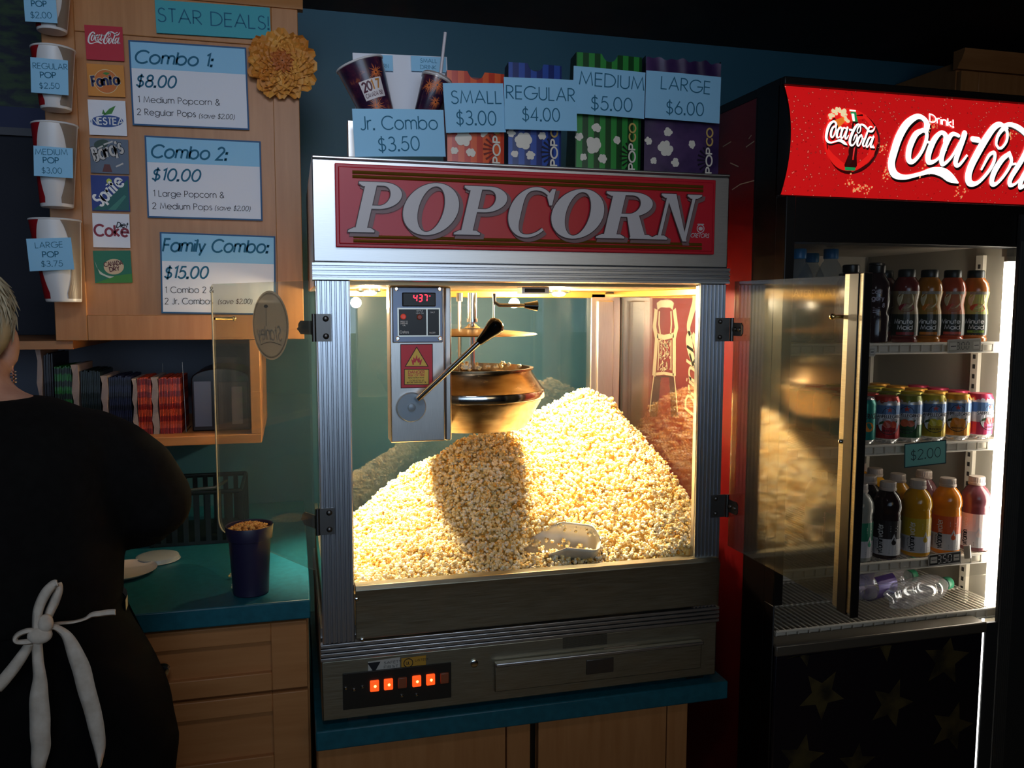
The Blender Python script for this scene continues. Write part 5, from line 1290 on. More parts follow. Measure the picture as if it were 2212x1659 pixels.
# shelves: white wires front to back and a slotted front rail
shelf_w = mat('white_coated_wire', srgb(214,206,190), .38)
SHZ = [1.416, 1.182, .905]
for k, z in enumerate(SHZ + [IZ0+.006]):
    y0 = -.004 if k < 3 else -.03
    mb = MB(); x0, x1 = IX0+.004, IX1-.016
    mb.tube([(x0,y0,z-.001),(x1,y0,z-.001)], .0035, 8); mb.tube([(x0,y0,z-.021),(x1,y0,z-.021)], .003, 8); mb.box((x0,y0+.004,z-.024), (x1,y0+.006,z-.002))
    nW = 44
    for i in range(nW+1):
        x = x0 + (x1-x0)*i/nW; mb.box((x-.0013,y0,z-.0025), (x+.0013,IY1-.02,z))
        if i % 2 == 0: mb.box((x-.0012,y0-.003,z-.021), (x+.0012,y0-.0005,z-.002))
    for y in (.12,.27,.42,.52): mb.box((x0,y-.002,z-.006), (x1,y+.002,z-.0025))
    obj('wire_shelf', mb, shelf_w, fr, sm=False)
fan = MB()
for i in range(9): fan.box((IX0+.006, .01+.026*i, IZ0-.02), (IX0+.115, .018+.026*i, IZ0+.002))
obj('air_grille', fan, mat('grille_taupe', srgb(120,110,96), .5), fr)
# lower panel with stars
obj('lower_panel', MB().box((FX0+.004,-.078,.06), (1.508,-.034,IZ0-.008)), mat('navy_star_panel', srgb(24,22,32), .22, 0, .5, coat=.25), fr, .004)
obj('sill', MB().box((FX0+.004,-.080,IZ0-.030), (1.518,-.028,IZ0-.004)), mat('worn_grey_sill', srgb(112,104,92), .4, .5), fr, .004)
starm = mat('worn_gold_star', srgb(76,64,34), .5); noise_mix(starm, srgb(40,34,24), srgb(84,72,38), 22, (1,1,1), 6, .35, .6)
f = lambda u, v, w: (u, -.078 - w, v)
mb = MB()
for px, py, r, rot in ((2043,1425,.066,.15),(1912,1375,.060,.5),(1925,1520,.060,.35),(2055,1570,.062,.3),(1775,1500,.060,.6),(1730,1640,.060,.2),(1735,1395,.05,.4),(1850,1650,.05,.1)):
    p = at(px, py, Y=-.078)
    pts_ = [(max(FX0+.006, min(1.506, u)), min(IZ0-.032, v)) for u, v in star_poly(p.x, p.z, r, rot, .44)]
    mb.add([f(p.x, min(p.z, IZ0-.034), .0006)] + [f(u, v, .0006) for u, v in pts_], [(0, 1+i, 1+(i+1) % 10) for i in range(10)])
obj('printed_stars', mb, starm, fr, sm=False)

# ---- backlit sign, bowed forward
sgx0, sgx1 = at(1692,300,Y=-.055).x, FX1
sgz1 = at(1700,184,Y=-.045).z; sgz0 = at(1690,419,Y=-.045).z; zc = (sgz0+sgz1)/2; hh = (sgz1-sgz0)/2
ys = lambda z: -.040 - .030*(1-((z-zc)/hh)**2)
sgx0 = FX0 + .004
lit_red = bpy.data.materials.new('backlit_red_sign'); lit_red.use_nodes = True
N_, L_, b_ = nodes(lit_red)
tc = N_.new('ShaderNodeTexCoord'); vo = N_.new('ShaderNodeTexVoronoi'); vo.inputs['Scale'].default_value = 95; vo.feature = 'F1'
cr3 = N_.new('ShaderNodeValToRGB'); q_ = cr3.color_ramp.elements; q_[0].position = .10; q_[0].color = srgb(236,96,80); q_[1].position = .30; q_[1].color = srgb(196,20,22)
qq = q_.new(.20); qq.color = srgb(146,12,16)
nz = N_.new('ShaderNodeTexNoise'); nz.inputs['Scale'].default_value = 30; nz.inputs['Detail'].default_value = 3
gt = N_.new('ShaderNodeMapRange'); gt.inputs[1].default_value = .34; gt.inputs[2].default_value = .48
mx = N_.new('ShaderNodeMix'); mx.data_type = 'RGBA'; mx.inputs['A'].default_value = srgb(196,20,22)
L_.new(tc.outputs['Object'], vo.inputs['Vector']); L_.new(vo.outputs['Distance'], cr3.inputs[0]); L_.new(tc.outputs['Object'], nz.inputs['Vector']); L_.new(nz.outputs['Fac'], gt.inputs[0])
L_.new(gt.outputs[0], mx.inputs['Factor']); L_.new(cr3.outputs[0], mx.inputs['B'])
L_.new(mx.outputs['Result'], b_.inputs['Emission Color']); L_.new(mx.outputs['Result'], b_.inputs['Base Color']); b_.inputs['Emission Strength'].default_value = .80; b_.inputs['Roughness'].default_value = .25
mb = MB(); n = 16
zr = [sgz0 + (sgz1-sgz0)*i/n for i in range(n+1)]
mb.loft([[(x, ys(z), z) for z in zr] + [(x, -.034, sgz1), (x, -.034, sgz0)] for x in (sgx0+.001, sgx1)])
sgn = obj('lit_sign', mb, lit_red, fr); sgn['label'] = 'glowing red cola sign beaded with droplets'
mb = MB(); mb.loft([[(x, ys(z)-.0025, z) for z in zr] + [(x, -.03, sgz1+.003), (x, -.03, sgz0-.003)] for x in (FX0-.001, sgx0)]); obj('sign_end_cap', mb, cooler_black, fr)
obj('sign_box', MB().box((FX0,-.034,sgz0-.02), (FX1,.0,FZT)).box((FX0,-.050,sgz1+.001), (FX1,-.0,FZT)), cooler_black, fr, .002)
fs_ = lambda u, v, w: (u, ys(v) - w, v)
lit_white = mat('backlit_white', (1,1,1,1), .4, 0, .5, (1,.97,.92,1), 1.5); sign_black = mat('sign_black', srgb(40,16,14), .5)
wx0 = at(1919,300,Y=-.065).x; wy0 = at(2010,392,Y=-.065).z
mb = MB(); ms = MB()
kk = .435
def fsl(u, v, w): return fs_(u, v, w)
wordmark(ms, wx0+.004, wy0-.005, kk, fsl, .0010, 0, skew=-.05, grow=.86, ky=.82)
wordmark(mb, wx0, wy0, kk, fsl, .0022, 0, skew=-.05, grow=.82, ky=.82)
# keep only the part of the word that is on the panel
def clip_x(mb_, xmax):
    keep = [(f_, m_) for f_, m_ in zip(mb_.f, mb_.m) if all(mb_.v[i][0] < xmax for i in f_)]
    mb_.f = [k_[0] for k_ in keep]; mb_.m = [k_[1] for k_ in keep]; return mb_
obj('lettering', clip_x(ms, FX1-.002), sign_black, sgn, sm=False)['label'] = 'dark drop shade of the big script'
obj('lettering', clip_x(mb, FX1-.002), lit_white, sgn, sm=False)['label'] = 'big glowing white script on the sign'
a = at(2011,262,Y=-.068); b = at(2061,271,Y=-.068)
mb = MB(); text(mb, 'Drink!', a.x, a.z, abs(at(2011,244,Y=-.068).z-a.z), fs_, .0018, b.x-a.x, .085, 0, 0, 'l', .16, math.atan2(b.z-a.z-.004, b.x-a.x)); obj('lettering', mb, lit_white, sgn, sm=False)
# round badge with bottle
rc_ = at(1838,300,Y=-.070); RX = abs(at(1895,300,Y=-.07).x-at(1781,300,Y=-.07).x)/2; RZ = abs(at(1838,232,Y=-.07).z-at(1838,369,Y=-.07).z)/2
lit_r2 = mat('backlit_badge_red', srgb(214,30,24), .3, 0, .5, srgb(216,28,24), .95); dk = mat('badge_shadow_red', srgb(70,6,8), .4, 0, .5, srgb(70,6,8), .4)
bot = mat('bottle_cola', srgb(50,12,12), .3, 0, .5, srgb(60,12,14), .5); grn = mat('bottle_green', srgb(30,140,80), .3, 0, .5, srgb(30,150,84), .7); foam = mat('foam_cream', srgb(236,220,170), .4, 0, .5, srgb(240,220,170), .8)
glow_o = mat('amber_glow', srgb(226,120,40), .4, 0, .5, srgb(230,120,40), .8)
mb = MB(); disc(mb, rc_.x+.006, rc_.z-.005, RX*1.02, RZ*1.02, fs_, .0010, 1, 40); disc(mb, rc_.x, rc_.z, RX, RZ, fs_, .0016, 0, 40)
S = RX/60                                     # badge units: 60 to the rim
B = lambda pts: [(rc_.x + x*S, rc_.z + y*S) for x, y in pts]
mb.flat(B([(-38,34),(-10,44),(-8,38),(-30,18)]), fs_, .0020, 5)
rr = random.Random(4)
for k in range(26):
    t = k/25; x = -44 + 38*t; y = 30 + 26*sin(pi*min(1, .15+t*.75))
    disc(mb, rc_.x+(x+rr.uniform(-4,4))*S, rc_.z+(y+rr.uniform(-5,5))*S, rr.uniform(2.5,5)*S, rr.uniform(2.5,5)*S, fs_, .0024+.00002*k, 4, 9)
mb.flat(B([(2,54),(14,54),(15,50),(14,46),(16,34),(4,34),(4,46),(1,50)]), fs_, .0022, 3); mb.flat(B([(0,55),(14,55),(14,58),(0,58)]), fs_, .0024, 6); mb.flat(B([(3,50),(9,50),(9,35),(4,35)]), fs_, .0025, 6)
mb.flat(B([(4,34),(16,34),(20,18),(21,0),(15,-18),(15,-34),(19,-50),(16,-58),(-6,-58),(-10,-50),(-5,-34),(-4,-18),(-2,0),(0,18)]), fs_, .0021, 2)
mb.flat(B([(-8,-54),(17,-54),(16,-60),(-6,-60)]), fs_, .0023, 3); mb.flat(B([(6,30),(9,30),(12,0),(9,-20),(9,-40),(6,-40),(6,-20),(8,0)]), fs_, .0023, 0)
mw_ = MB()
wordmark(mb, rc_.x-59*S, rc_.z-14*S, 114*S, fs_, .0030, 7, skew=-.03, grow=1.05, dx=.0012, dy=-.0018)
wordmark(mb, rc_.x-60*S, rc_.z-12*S, 114*S, fs_, .0036, 6, skew=-.03, grow=1.0)
obj('round_badge', mb, [lit_r2, dk, bot, grn, foam, glow_o, lit_white, sign_black], sgn, sm=False)
spl = MB()
for px, py in ((1840,388),(1862,405),(1885,408),(1918,375),(2000,370),(2085,412),(2180,290),(2012,275),(1905,325)):
    p = at(px, py, Y=-.065)
    for k in range(14):
        u, v = p.x+rr.gauss(0,.008), p.z+rr.gauss(0,.006); r_ = rr.uniform(.0008,.0024)
        if sgz0+.004 < v < sgz1-.004 and u < FX1-.004: disc(spl, u, v, r_, r_*rr.uniform(.6,1.4), fs_, .0013, 0, 7)
obj('printed_splashes', spl, mat('splash_gold', srgb(240,170,110), .4, 0, .5, srgb(244,176,116), .7), sgn, sm=False)

# ---- print on the red side, seen through the popcorn case
fz = lambda u, v, w: (FX0 - w, u, v)
sk = mat('side_print_cream', srgb(206,190,160), .5); skd = mat('side_print_dark', srgb(74,20,18), .5)
def sp(px, py): p = at(px, py, X=FX0); return (p.y, p.z)
mb = MB()
def line(pts, hw): ribbon(mb, [sp(*p) for p in pts], hw, fz, .0008, 0)
mb.flat([sp(*p) for p in ((1413,812),(1457,812),(1466,900),(1450,900),(1446,815),(1428,815),(1420,900),(1404,900))][::1], fz, .0006, 1)
for pts_, hw_ in (([(1420,662),(1428,656),(1448,656),(1455,662)],.010),([(1418,668),(1416,690),(1414,705),(1419,730),(1416,770),(1413,812)],.011),([(1457,668),(1460,690),(1462,708),(1457,730),(1457,770),(1457,812)],.010),
    ([(1425,672),(1424,700),(1427,722)],.004),([(1450,672),(1451,700),(1449,722)],.004),([(1420,725),(1435,729),(1456,724)],.007),([(1424,735),(1422,800)],.003),([(1450,735),(1450,800)],.003),([(1416,808),(1435,806),(1456,810)],.004),
    ([(1413,812),(1408,850),(1404,890)],.003),([(1457,812),(1461,850),(1464,890)],.003)): line(pts_, hw_)
rr = random.Random(9)
for k in range(60):
    x, y = rr.uniform(1427,1448), rr.uniform(735,800); u, v = sp(x, y); a = rr.uniform(0,6.28); L = rr.uniform(.004,.012)
    ribbon(mb, [(u,v),(u+L*cos(a),v+L*sin(a)),(u+L*cos(a)+.004,v+L*sin(a)-.005)], .0016, fz, .0008, 0)
for pts_, hws in (([(1497,626),(1501,650),(1494,680),(1488,705),(1491,725)],[.006,.012,.012,.010,.005]),([(1491,716),(1489,735),(1494,765),(1503,795)],[.008,.018,.014,.004]),([(1496,722),(1503,740),(1504,760)],[.010,.012,.006])):
    P_ = [sp(*p) for p in pts_]; s_ = spline([(P_[i][0],P_[i][1],hws[i]) for i in range(len(P_))]); ribbon(mb, [(x,y) for x,y,h in s_], [h for x,y,h in s_], fz, .0008, 0)
u, v = sp(1497,898); rt2 = lambda a, b, w: fz(u + b, v + a, w)       # 'Drink!' running up the side
text(mb, 'Drink!', 0, -.012, .055, rt2, .0008, .165, .075, .25, 0)
obj('printed_graphic', mb, [sk, skd], fr, sm=False)
mb = MB()
for x0, y0, x1, y1 in ((1562,317,1580,306),(1612,318,1630,305),(1618,300,1624,292),(1578,352,1596,360),(1582,410,1600,398),(1600,398,1630,390)): ribbon(mb, [sp(x0,y0), sp(x1,y1)], .0012, fz, .0008)
obj('scratches', mb, sk, fr, sm=False)

# ================================================================== DRINKS IN THE COOLER
def cyl_map(prof):
    rs = [p[0] for p in prof]; zs_ = [p[1] for p in prof]
    def fn(u, v, w):
        r = float(np.interp(v, zs_, rs)) + w
        r0 = max(rs); return (r*sin(u/r0), -r*cos(u/r0), v)
    return fn
def wrap_band(mb, fn, u0, u1, v0, v1, w, mi, n=20, nv=6):
    for i in range(n):
        for j in range(nv):
            a, b = u0+(u1-u0)*i/n, u0+(u1-u0)*(i+1)/n; c, d = v0+(v1-v0)*j/nv, v0+(v1-v0)*(j+1)/nv
            mb.add([fn(a,c,w),fn(b,c,w),fn(b,d,w),fn(a,d,w)], [(0,1,2,3)], mi)
def drop(mb, fn, x, y, r, w, mi):
    pts_ = [(x+r*cos(t), y+r*sin(t)) for t in [pi*.85+2*pi*.80*i/14*1.03 for i in range(15)]]
    pts_ = [(x, y+r*2.3)] + [(x+r*cos(t), y+r*sin(t)) for t in [pi*.86+(2*pi*.78)*i/14 for i in range(15)]]
    mb.flat(pts_, fn, w, mi)
VP = [(.030,0),(.0345,.003),(.0355,.008),(.0355,.103),(.0345,.108),(.0352,.113),(.0342,.118),(.0350,.123),(.0368,.128),(.0366,.140),(.034,.152),(.027,.166),(.019,.174),(.0175,.178),(.0175,.183)]
cap_m = mat('frosted_white_cap', srgb(196,180,166), .45)
foil = {}
def vitamin(col, labcol, name, lab2=(206,204,206)):
    liq = mat(name+'_drink', col, .12, 0, .5); ly = mat(name+'_label', labcol, .4); lw = mat('silver_label', srgb(*lab2), .42)
    root = thing('drink_bottle', 'x', 'bottle', world=False); fn = cyl_map(VP); R = .0368
    obj('bottle_body', MB().lathe(VP, (0,0,0), 30), liq, root)
    mb = MB().lathe([(.0205,.176),(.021,.178),(.021,.182),(.0195,.183),(.0195,.196),(.0185,.198),(.002,.198)], (0,0,0), 30)
    for k in range(24): a = 2*pi*k/24; mb.box((.0194*cos(a)-.0006,.0194*sin(a)-.0006,.184),(.0194*cos(a)+.0006,.0194*sin(a)+.0006,.195))
    obj('cap', mb, cap_m, root)
    mb = MB(); wrap_band(mb, fn, -2.2*R, 2.2*R, .012, .055, .0005, 1); wrap_band(mb, fn, -2.2*R, 2.2*R, .055, .102, .0005, 0)
    rot = lambda u, v, w: fn(-v, u, w)
    if labcol[0] + labcol[1] + labcol[2] < .25: c2 = 2
    text(mb, 'vitamin', .016, .004, .0145, rot, .0010, .040, .085, 0, 3); text(mb, 'water', .058, .004, .0145, rot, .0010, .034, .06, 0, 2)
    text(mb, 'GLACEAU', .028, .019, .004, rot, .0010, .022, .07, 0, 3)
    drop(mb, fn, .024, .046, .0062, .0011, 0); 
    mb.flat([(.017,.052),(.024,.069),(.031,.052),(.027,.053),(.024,.060),(.021,.053)], fn, .0013, 1)
    for k in range(4): ribbon(mb, [(.014,.088-.004*k),(.034-.003*(k % 2),.088-.004*k)], .0005, fn, .0009, 2)
    for k in range(3): ribbon(mb, [(.012,.026-.004*k),(.036,.026-.004*k)], .0005, fn, .0009, 3)
    for k in range(14): ribbon(mb, [(-.052+.0018*k,.018),(-.052+.0018*k,.05)], .0003, fn, .0009, 3)
    obj('label', mb, [ly, lw, ink_white, ink_black], root, sm=False)
    return root
def place(root, first, px, py, Y, z, rot, label, group, s=1.0):
    x = at(px, py, Y=Y).x; mw = Matrix.Translation((x, Y, z+.0006)) @ Matrix.Rotation(rot, 4, 'Z') @ Matrix.Scale(s, 4)
    if first: root.matrix_basis = mw; root['label'] = label; root['group'] = group; return root
    return dup(root, mw, label, group)
z3 = SHZ[2]; g = 'flavoured water bottles on the third shelf'
SV = .92
bottles = [('green', srgb(150,150,140), srgb(22,130,96), 1853), ('dark', srgb(34,16,20), srgb(26,18,22), 1914), ('yellow', srgb(214,150,12), srgb(206,172,24), 1978), ('orange', srgb(240,140,30), srgb(226,94,36), 2042), ('plum', srgb(116,66,74), srgb(232,214,208), 2104)]
labs = ['flavoured water bottle with a green label, half hidden by the door edge', 'dark purple flavoured water bottle with a black label in the front row', 'yellow flavoured water bottle in the front row under the $2.00 sign', 'orange flavoured water bottle in the front row', 'plum flavoured water bottle nearest the light tube']
behind = {0: 2, 1: 3, 2: 3, 3: 0, 4: 0}
names = ['green labelled', 'dark purple', 'yellow', 'orange', 'plum']
roots = {}
for i, (nm, c1, c2, px) in enumerate(bottles):
    r_ = vitamin(c1, c2, nm+'_water'); roots[nm] = r_
    Yb = .032; rot = math.atan2(at(px,1150,Y=Yb).x-CAM.x, Yb-CAM.y)*-1 + (.25, -.1, .05, -.1, -.35)[i]
    place(r_, True, px, 1150, Yb, z3, rot, labs[i], g, SV)
    for k in range(behind[i]):
        x = at(px,1150,Y=Yb).x; Y2 = Yb + .074*(k+1)
        word = ('second', 'third', 'fourth')[k]
        dup(r_, Matrix.Translation((x+.004*(-1)**k, Y2, z3+.0006)) @ Matrix.Rotation(rot+.6*k, 4, 'Z') @ Matrix.Scale(SV,4), '%s bottle %s from the front in its file on the third shelf' % (names[i], word), g)
x = at(2042,1150,Y=.032).x
dup(roots['plum'], Matrix.Translation((x+.012,.125,z3+.0006)) @ Matrix.Scale(SV,4), 'plum bottle standing behind the orange one on the third shelf', g)
0 and dup(roots['yellow'], Matrix.Translation((x-.044,.094,z3+.0006)) @ Matrix.Scale(SV,4) @ Matrix.Rotation(2,4,'Z'), 'yellow bottle squeezed in between the yellow and orange files', g)

# ---- foil topped cans
CP = [(.020,0),(.026,.001),(.030,.007),(.0325,.012),(.033,.016),(.033,.098),(.032,.104),(.0285,.112),(.0265,.115)]
def can(body, low, foilc, name, fruit, teal=False):
    root = thing('soda_can', 'x', 'can', world=False); fn = cyl_map(CP[3:])
    silver = mat('can_silver', (.78,.79,.82,1), .25, .8); low_m = mat(name+'_lower', low, .3, .35); sky = mat('can_sky_blue', srgb(96,130,176), .35, .3)
    obj('can_body', MB().lathe(CP, (0,0,0), 30, mis=[0,0,0,1,1,1,1,0]), [silver, low_m if teal else mat(name+'_body', body, .3, .4)], root)
    if teal: obj('can_lid', MB().lathe([(.0265,.115),(.0275,.117),(.0265,.118),(.024,.1155),(.001,.1155)], (0,0,0), 24), silver, root)
    else:
        mb = MB(); rr = random.Random(name); n = 44
        sk_ = [(.0315 + rr.uniform(-.001,.0022), .104 + rr.uniform(-.004,.003)) for k in range(n)]
        ringv = [[(r_*cos(2*pi*k/n), r_*sin(2*pi*k/n), h) for k, (r_, h) in enumerate(sk_)], [(.0292*cos(2*pi*k/n), .0292*sin(2*pi*k/n), .114) for k in range(n)], [(.0275*cos(2*pi*k/n), .0275*sin(2*pi*k/n), .1185) for k in range(n)]]
        mb.loft(ringv); obj('foil_cap', mb, mat(name+'_foil', foilc, .35, .35), root)
    mb = MB(); R = .033; mats_ = [low_m, sky, paper_white, mat(name+'_fruit', fruit, .4), ink_black, mat('can_star_red', srgb(196,52,40), .4), mat('can_leaf', srgb(60,84,50), .4)]
    if teal:
        text(mb, 'BEVERAGE', -.02, .066, .012, fn, .0008, .05, .08, 0, 4); disc(mb, .006, .045, .014, .012, fn, .0008, 3, 20)
    else:
        wrap_band(mb, fn, -pi*.98*R, pi*.98*R, .013, .046, .0004, 0, 24); wrap_band(mb, fn, -pi*.98*R, pi*.98*R, .072, .097, .0004, 1, 24)
        disc(mb, .0, .050, .026, .026, fn, .0007, 2, 30); 
        wrap_band(mb, fn, -.034, .034, .064, .0745, .0009, 2, 12)
        text(mb, 'SANPELLEGRINO', -.033, .0655, .0075, fn, .0013, .066, .085, 0, 4, 'l', .2)
        mb.flat(star_poly(.0, .0855, .0078), fn, .0012, 5); ribbon(mb, [(.016*cos(t*pi/10), .0765+.016*sin(t*pi/10)) for t in range(11)], .0006, fn, .0010, 4)
        disc(mb, -.004, .050, .0105, .0095, fn, .0012, 3, 20); disc(mb, .010, .049, .009, .0085, fn, .0013, 3, 20)
        mb.flat([(-.012,.052),(-.024,.047),(-.022,.054),(-.013,.058)], fn, .0014, 6); mb.flat([(.014,.056),(.022,.060),(.018,.052)], fn, .0014, 6)
        text(mb, 'ARANCIATA', -.014, .031, .004, fn, .0013, .028, .09, 0, 4)
        ribbon(mb, [(.026*cos(t), .050+.026*sin(t)) for t in [pi+pi*i/16 for i in range(17)]], .0008, fn, .0010, 4)
        for k in range(3): ribbon(mb, [(-.028,.022-.003*k),(.028,.022-.003*k)], .0003, fn, .0010, 4)
    obj('can_print', mb, mats_, root, sm=False)
    return root
z2 = SHZ[1]; g = 'soda cans on the second shelf'
cans = [('teal', srgb(20,140,130), srgb(20,140,130), srgb(20,140,130), srgb(236,140,30), 1861, 'teal soda can without foil, beside the door edge on the second shelf'),
 ('red', srgb(190,186,190), srgb(178,30,34), srgb(184,50,34), srgb(206,72,40), 1912, 'foil topped soda can with a red lower half, front of its file'),
 ('green', srgb(190,192,190), srgb(44,92,50), srgb(120,128,42), srgb(206,96,52), 1960, 'foil topped soda can with a dark green lower half, front of its file'),
 ('yellow', srgb(190,190,180), srgb(190,160,34), srgb(186,168,46), srgb(214,196,40), 2011, 'foil topped soda can with a yellow lower half, front of its file'),
 ('orange', srgb(196,190,184), srgb(226,146,44), srgb(226,160,50), srgb(232,140,30), 2064, 'foil topped soda can with an orange lower half, front of its file'),
 ('pink', srgb(206,200,206), srgb(196,60,100), srgb(190,50,84), srgb(150,40,44), 2112, 'foil topped soda can with a pink lower half, nearest the cooler light')]
for i, (nm, c1, c2, c3, c4, px, lab) in enumerate(cans):
    r_ = can(c1, c2, c3, nm+'_can', c4, nm == 'teal'); Yb = .034; X0_ = at(px,940,Y=Yb).x
    rot = -math.atan2(X0_-CAM.x, Yb-CAM.y) + (.3,.25,-.1,.25,.1,.9)[i]
    place(r_, True, px, 940, Yb, z2, rot, lab, g, .925)
    for k in range(4 if nm != 'pink' else 3):
        word = ('second','third','fourth','fifth')[k]
        dup(r_, Matrix.Translation((X0_, Yb+.069*(k+1), z2+.0006)) @ Matrix.Rotation(rot+.5*k, 4, 'Z') @ Matrix.Scale(.925,4), '%s can, %s from the front of its file on the second shelf' % (nm, word), g)

# ---- top shelf: juices, iced tea, water
z1 = SHZ[0]; dark_cap = mat('dark_green_black_cap', srgb(30,34,30), .4)
JP = [(.026,0),(.0305,.003),(.031,.010),(.0285,.014),(.031,.019),(.0315,.05),(.030,.075),(.0268,.092),(.0285,.108),(.0315,.122),(.0315,.134),(.028,.148),(.021,.158),(.0175,.163),(.0175,.168)]
def juice(liqc, top, name, lower, extra_label=None, labelc=srgb(40,46,34), fruit2=srgb(230,214,170)):
    root = thing('juice_bottle', 'x', 'bottle', world=False); fn = cyl_map(JP); R = .0315
    obj('bottle_body', MB().lathe(JP, (0,0,0), 30), mat(name+'_juice', liqc, .15), root)
    mb = MB().lathe([(.0195,.160),(.020,.162),(.020,.176),(.018,.179),(.002,.179)], (0,0,0), 28); obj('cap', mb, dark_cap, root)
    mb = MB(); wrap_band(mb, fn, -2.4*R, 2.4*R, .018, .070, .0005, 0, 22, 8); wrap_band(mb, fn, -2.4*R, 2.4*R, .070, .126, .0005, 1, 22, 10)
    disc(mb, .003, .104, .022, .020, fn, .0010, 2, 24); disc(mb, .006, .086, .020, .010, fn, .0012, 3, 24)
    mb.flat([(-.022,.070),(.024,.070),(.001,.060)], fn, .0010, 4); wrap_band(mb, fn, -.014, .030, .119, .1255, .0010, 6, 8, 1)
    text(mb, 'Minute', -.021, .047, .0105, fn, .0010, .042, .09, 0, 5); text(mb, 'Maid', -.013, .033, .0105, fn, .0010, .034, .09, 0, 5)
    if extra_label: wrap_band(mb, fn, -.016, .024, .024, .030, .0011, 4, 8, 1); text(mb, extra_label, -.004, .0255, .0032, fn, .0015, .014, .1, 0, 7)
    else: wrap_band(mb, fn, -.016, .026, .020, .027, .0011, 3, 8, 1)
    obj('label', mb, [mat('label_black_green', labelc, .35), mat(name+'_label_top', top, .35), mat(name+'_pale_fruit', fruit2, .4), mat(name+'_fruit', lower, .4), mat('lime_chevron', srgb(140,170,50), .4), ink_white, mat('label_grey_box', srgb(150,142,130), .4), ink_black], root, sm=False)
    return root
g = 'juice bottles on the top shelf'
ju = [('berry', srgb(110,44,40), srgb(150,124,86), srgb(150,40,44), 1954, 'berry juice bottle, leftmost of the four juice bottles on the top shelf', None), ('citrus', srgb(170,104,34), srgb(176,134,56), srgb(216,128,40), 2003, 'orange juice bottle, second of the four juice bottles on the top shelf', None),
      ('peach', srgb(176,74,44), srgb(190,112,74), srgb(204,84,66), 2053, 'pink grapefruit juice bottle, third of the four juice bottles on the top shelf', None), ('apple', srgb(186,106,44), srgb(190,190,100), srgb(196,84,48), 2103, 'apple juice bottle with a green band, nearest the cooler light on the top shelf', 'APPLE')]
for i, (nm, lc, tp, lw, px, lab, ex) in enumerate(ju):
    r_ = juice(lc, tp, nm, lw, ex); Yb = .032; X0_ = at(px,700,Y=Yb).x; rot = -math.atan2(X0_-CAM.x, Yb-CAM.y)
    place(r_, True, px, 700, Yb, z1, rot+.06*i-.1, lab, g, .95)
    if i < 3: dup(r_, Matrix.Translation((X0_-.002, Yb+.072, z1+.0006)) @ Matrix.Rotation(rot+.5,4,'Z') @ Matrix.Scale(.95,4), '%s juice bottle standing second in its file on the top shelf' % nm, g)
tea = thing('tea_bottle', 'dark iced tea bottle with pale writing beside the door edge on the top shelf', 'bottle', world=False, mw=None)
TP = [(.026,0),(.0315,.004),(.032,.012),(.0325,.062),(.029,.072),(.0315,.084),(.0325,.12),(.030,.142),(.020,.158),(.0165,.164),(.0165,.170)]
obj('bottle_body', MB().lathe(TP, (0,0,0), 30), mat('dark_tea', srgb(44,28,30), .12), tea); obj('cap', MB().lathe([(.0185,.164),(.019,.166),(.019,.180),(.017,.182),(.002,.182)], (0,0,0), 28), black_plastic, tea)
fn = cyl_map(TP); mb = MB(); pale_ink = mat('pale_violet_ink', srgb(176,166,180), .5)
text(mb, 'Cold', -.012, .116, .008, fn, .0008, .022, .09, .1); text(mb, 'egory', -.018, .100, .010, fn, .0008, .034, .1, 0); text(mb, '8', .014, .084, .009, fn, .0008, None, .1)
for k in range(4): ribbon(mb, [(-.008,.084-.004*k),(.008,.084-.004*k)], .0005, fn, .0008)
obj('lettering', mb, pale_ink, tea, sm=False)
X0_ = at(1890,700,Y=.036).x
tea.matrix_basis = Matrix.Translation((X0_,.036,z1+.0006)) @ Matrix.Rotation(-.62,4,'Z') @ Matrix.Scale(.98,4)
g = 'iced tea bottles on the top shelf'; tea['group'] = g
for px, Y, lab in ((1838,.034,'dark iced tea bottle behind the open door, left of the lettered one'),(1893,.30,'dark iced tea bottle standing tall at the back of the top shelf')):
    x = at(px,600,Y=Y).x; dup(tea, Matrix.Translation((x,Y,z1+.0006)) @ Matrix.Rotation(-.3,4,'Z') @ Matrix.Scale(.98 if Y < .25 else 1.10,4), lab, g)
wat = thing('water_bottle', 'tall clear water bottle with a bright blue cap, rightmost of three', 'bottle', world=False)
WP = [(.026,0),(.031,.004),(.032,.012),(.0315,.03),(.0325,.034),(.0315,.05),(.0325,.054),(.032,.10),(.0325,.130),(.030,.150),(.020,.172),(.0145,.180),(.0145,.188)]
clear_pet = pane('clear_bottle_plastic', (.80,.86,.90), .05, 1.45, 2.2, .10, (.5,.6,.7))
obj('bottle_body', MB().lathe(WP, (0,0,0), 28), clear_pet, wat); obj('cap', MB().lathe([(.016,.184),(.0165,.186),(.0165,.204),(.0155,.206),(.002,.206)], (0,0,0), 24), mat('blue_cap', srgb(30,120,176), .35), wat)
fn = cyl_map(WP); mb = MB(); wrap_band(mb, fn, -.09, .09, .075, .125, .0006, 0, 20, 2); text(mb, 'WATER', -.028, .10, .014, fn, .0012, .056, .1, 0, 1)
obj('label', mb, [mat('water_label_blue', srgb(40,70,130), .4), ink_white], wat, sm=False)
g = 'clear water bottles with blue caps on the top shelf'; wat['group'] = g
for i, (px, Y, lab) in enumerate(((1794,.21,None),(1753,.31,'tall clear water bottle with a dull blue cap, middle of the three'),(1725,.12,'tall clear water bottle with a dull blue cap beside the left frame of the cooler'))):
    x = at(px,580,Y=Y).x; mw = Matrix.Translation((x,Y,z1+.0006)) @ Matrix.Rotation(-.5,4,'Z') @ Matrix.Scale(1.10 - .02*i,4)
    if i == 0: wat.matrix_basis = mw
    else: dup(wat, mw, lab, g)
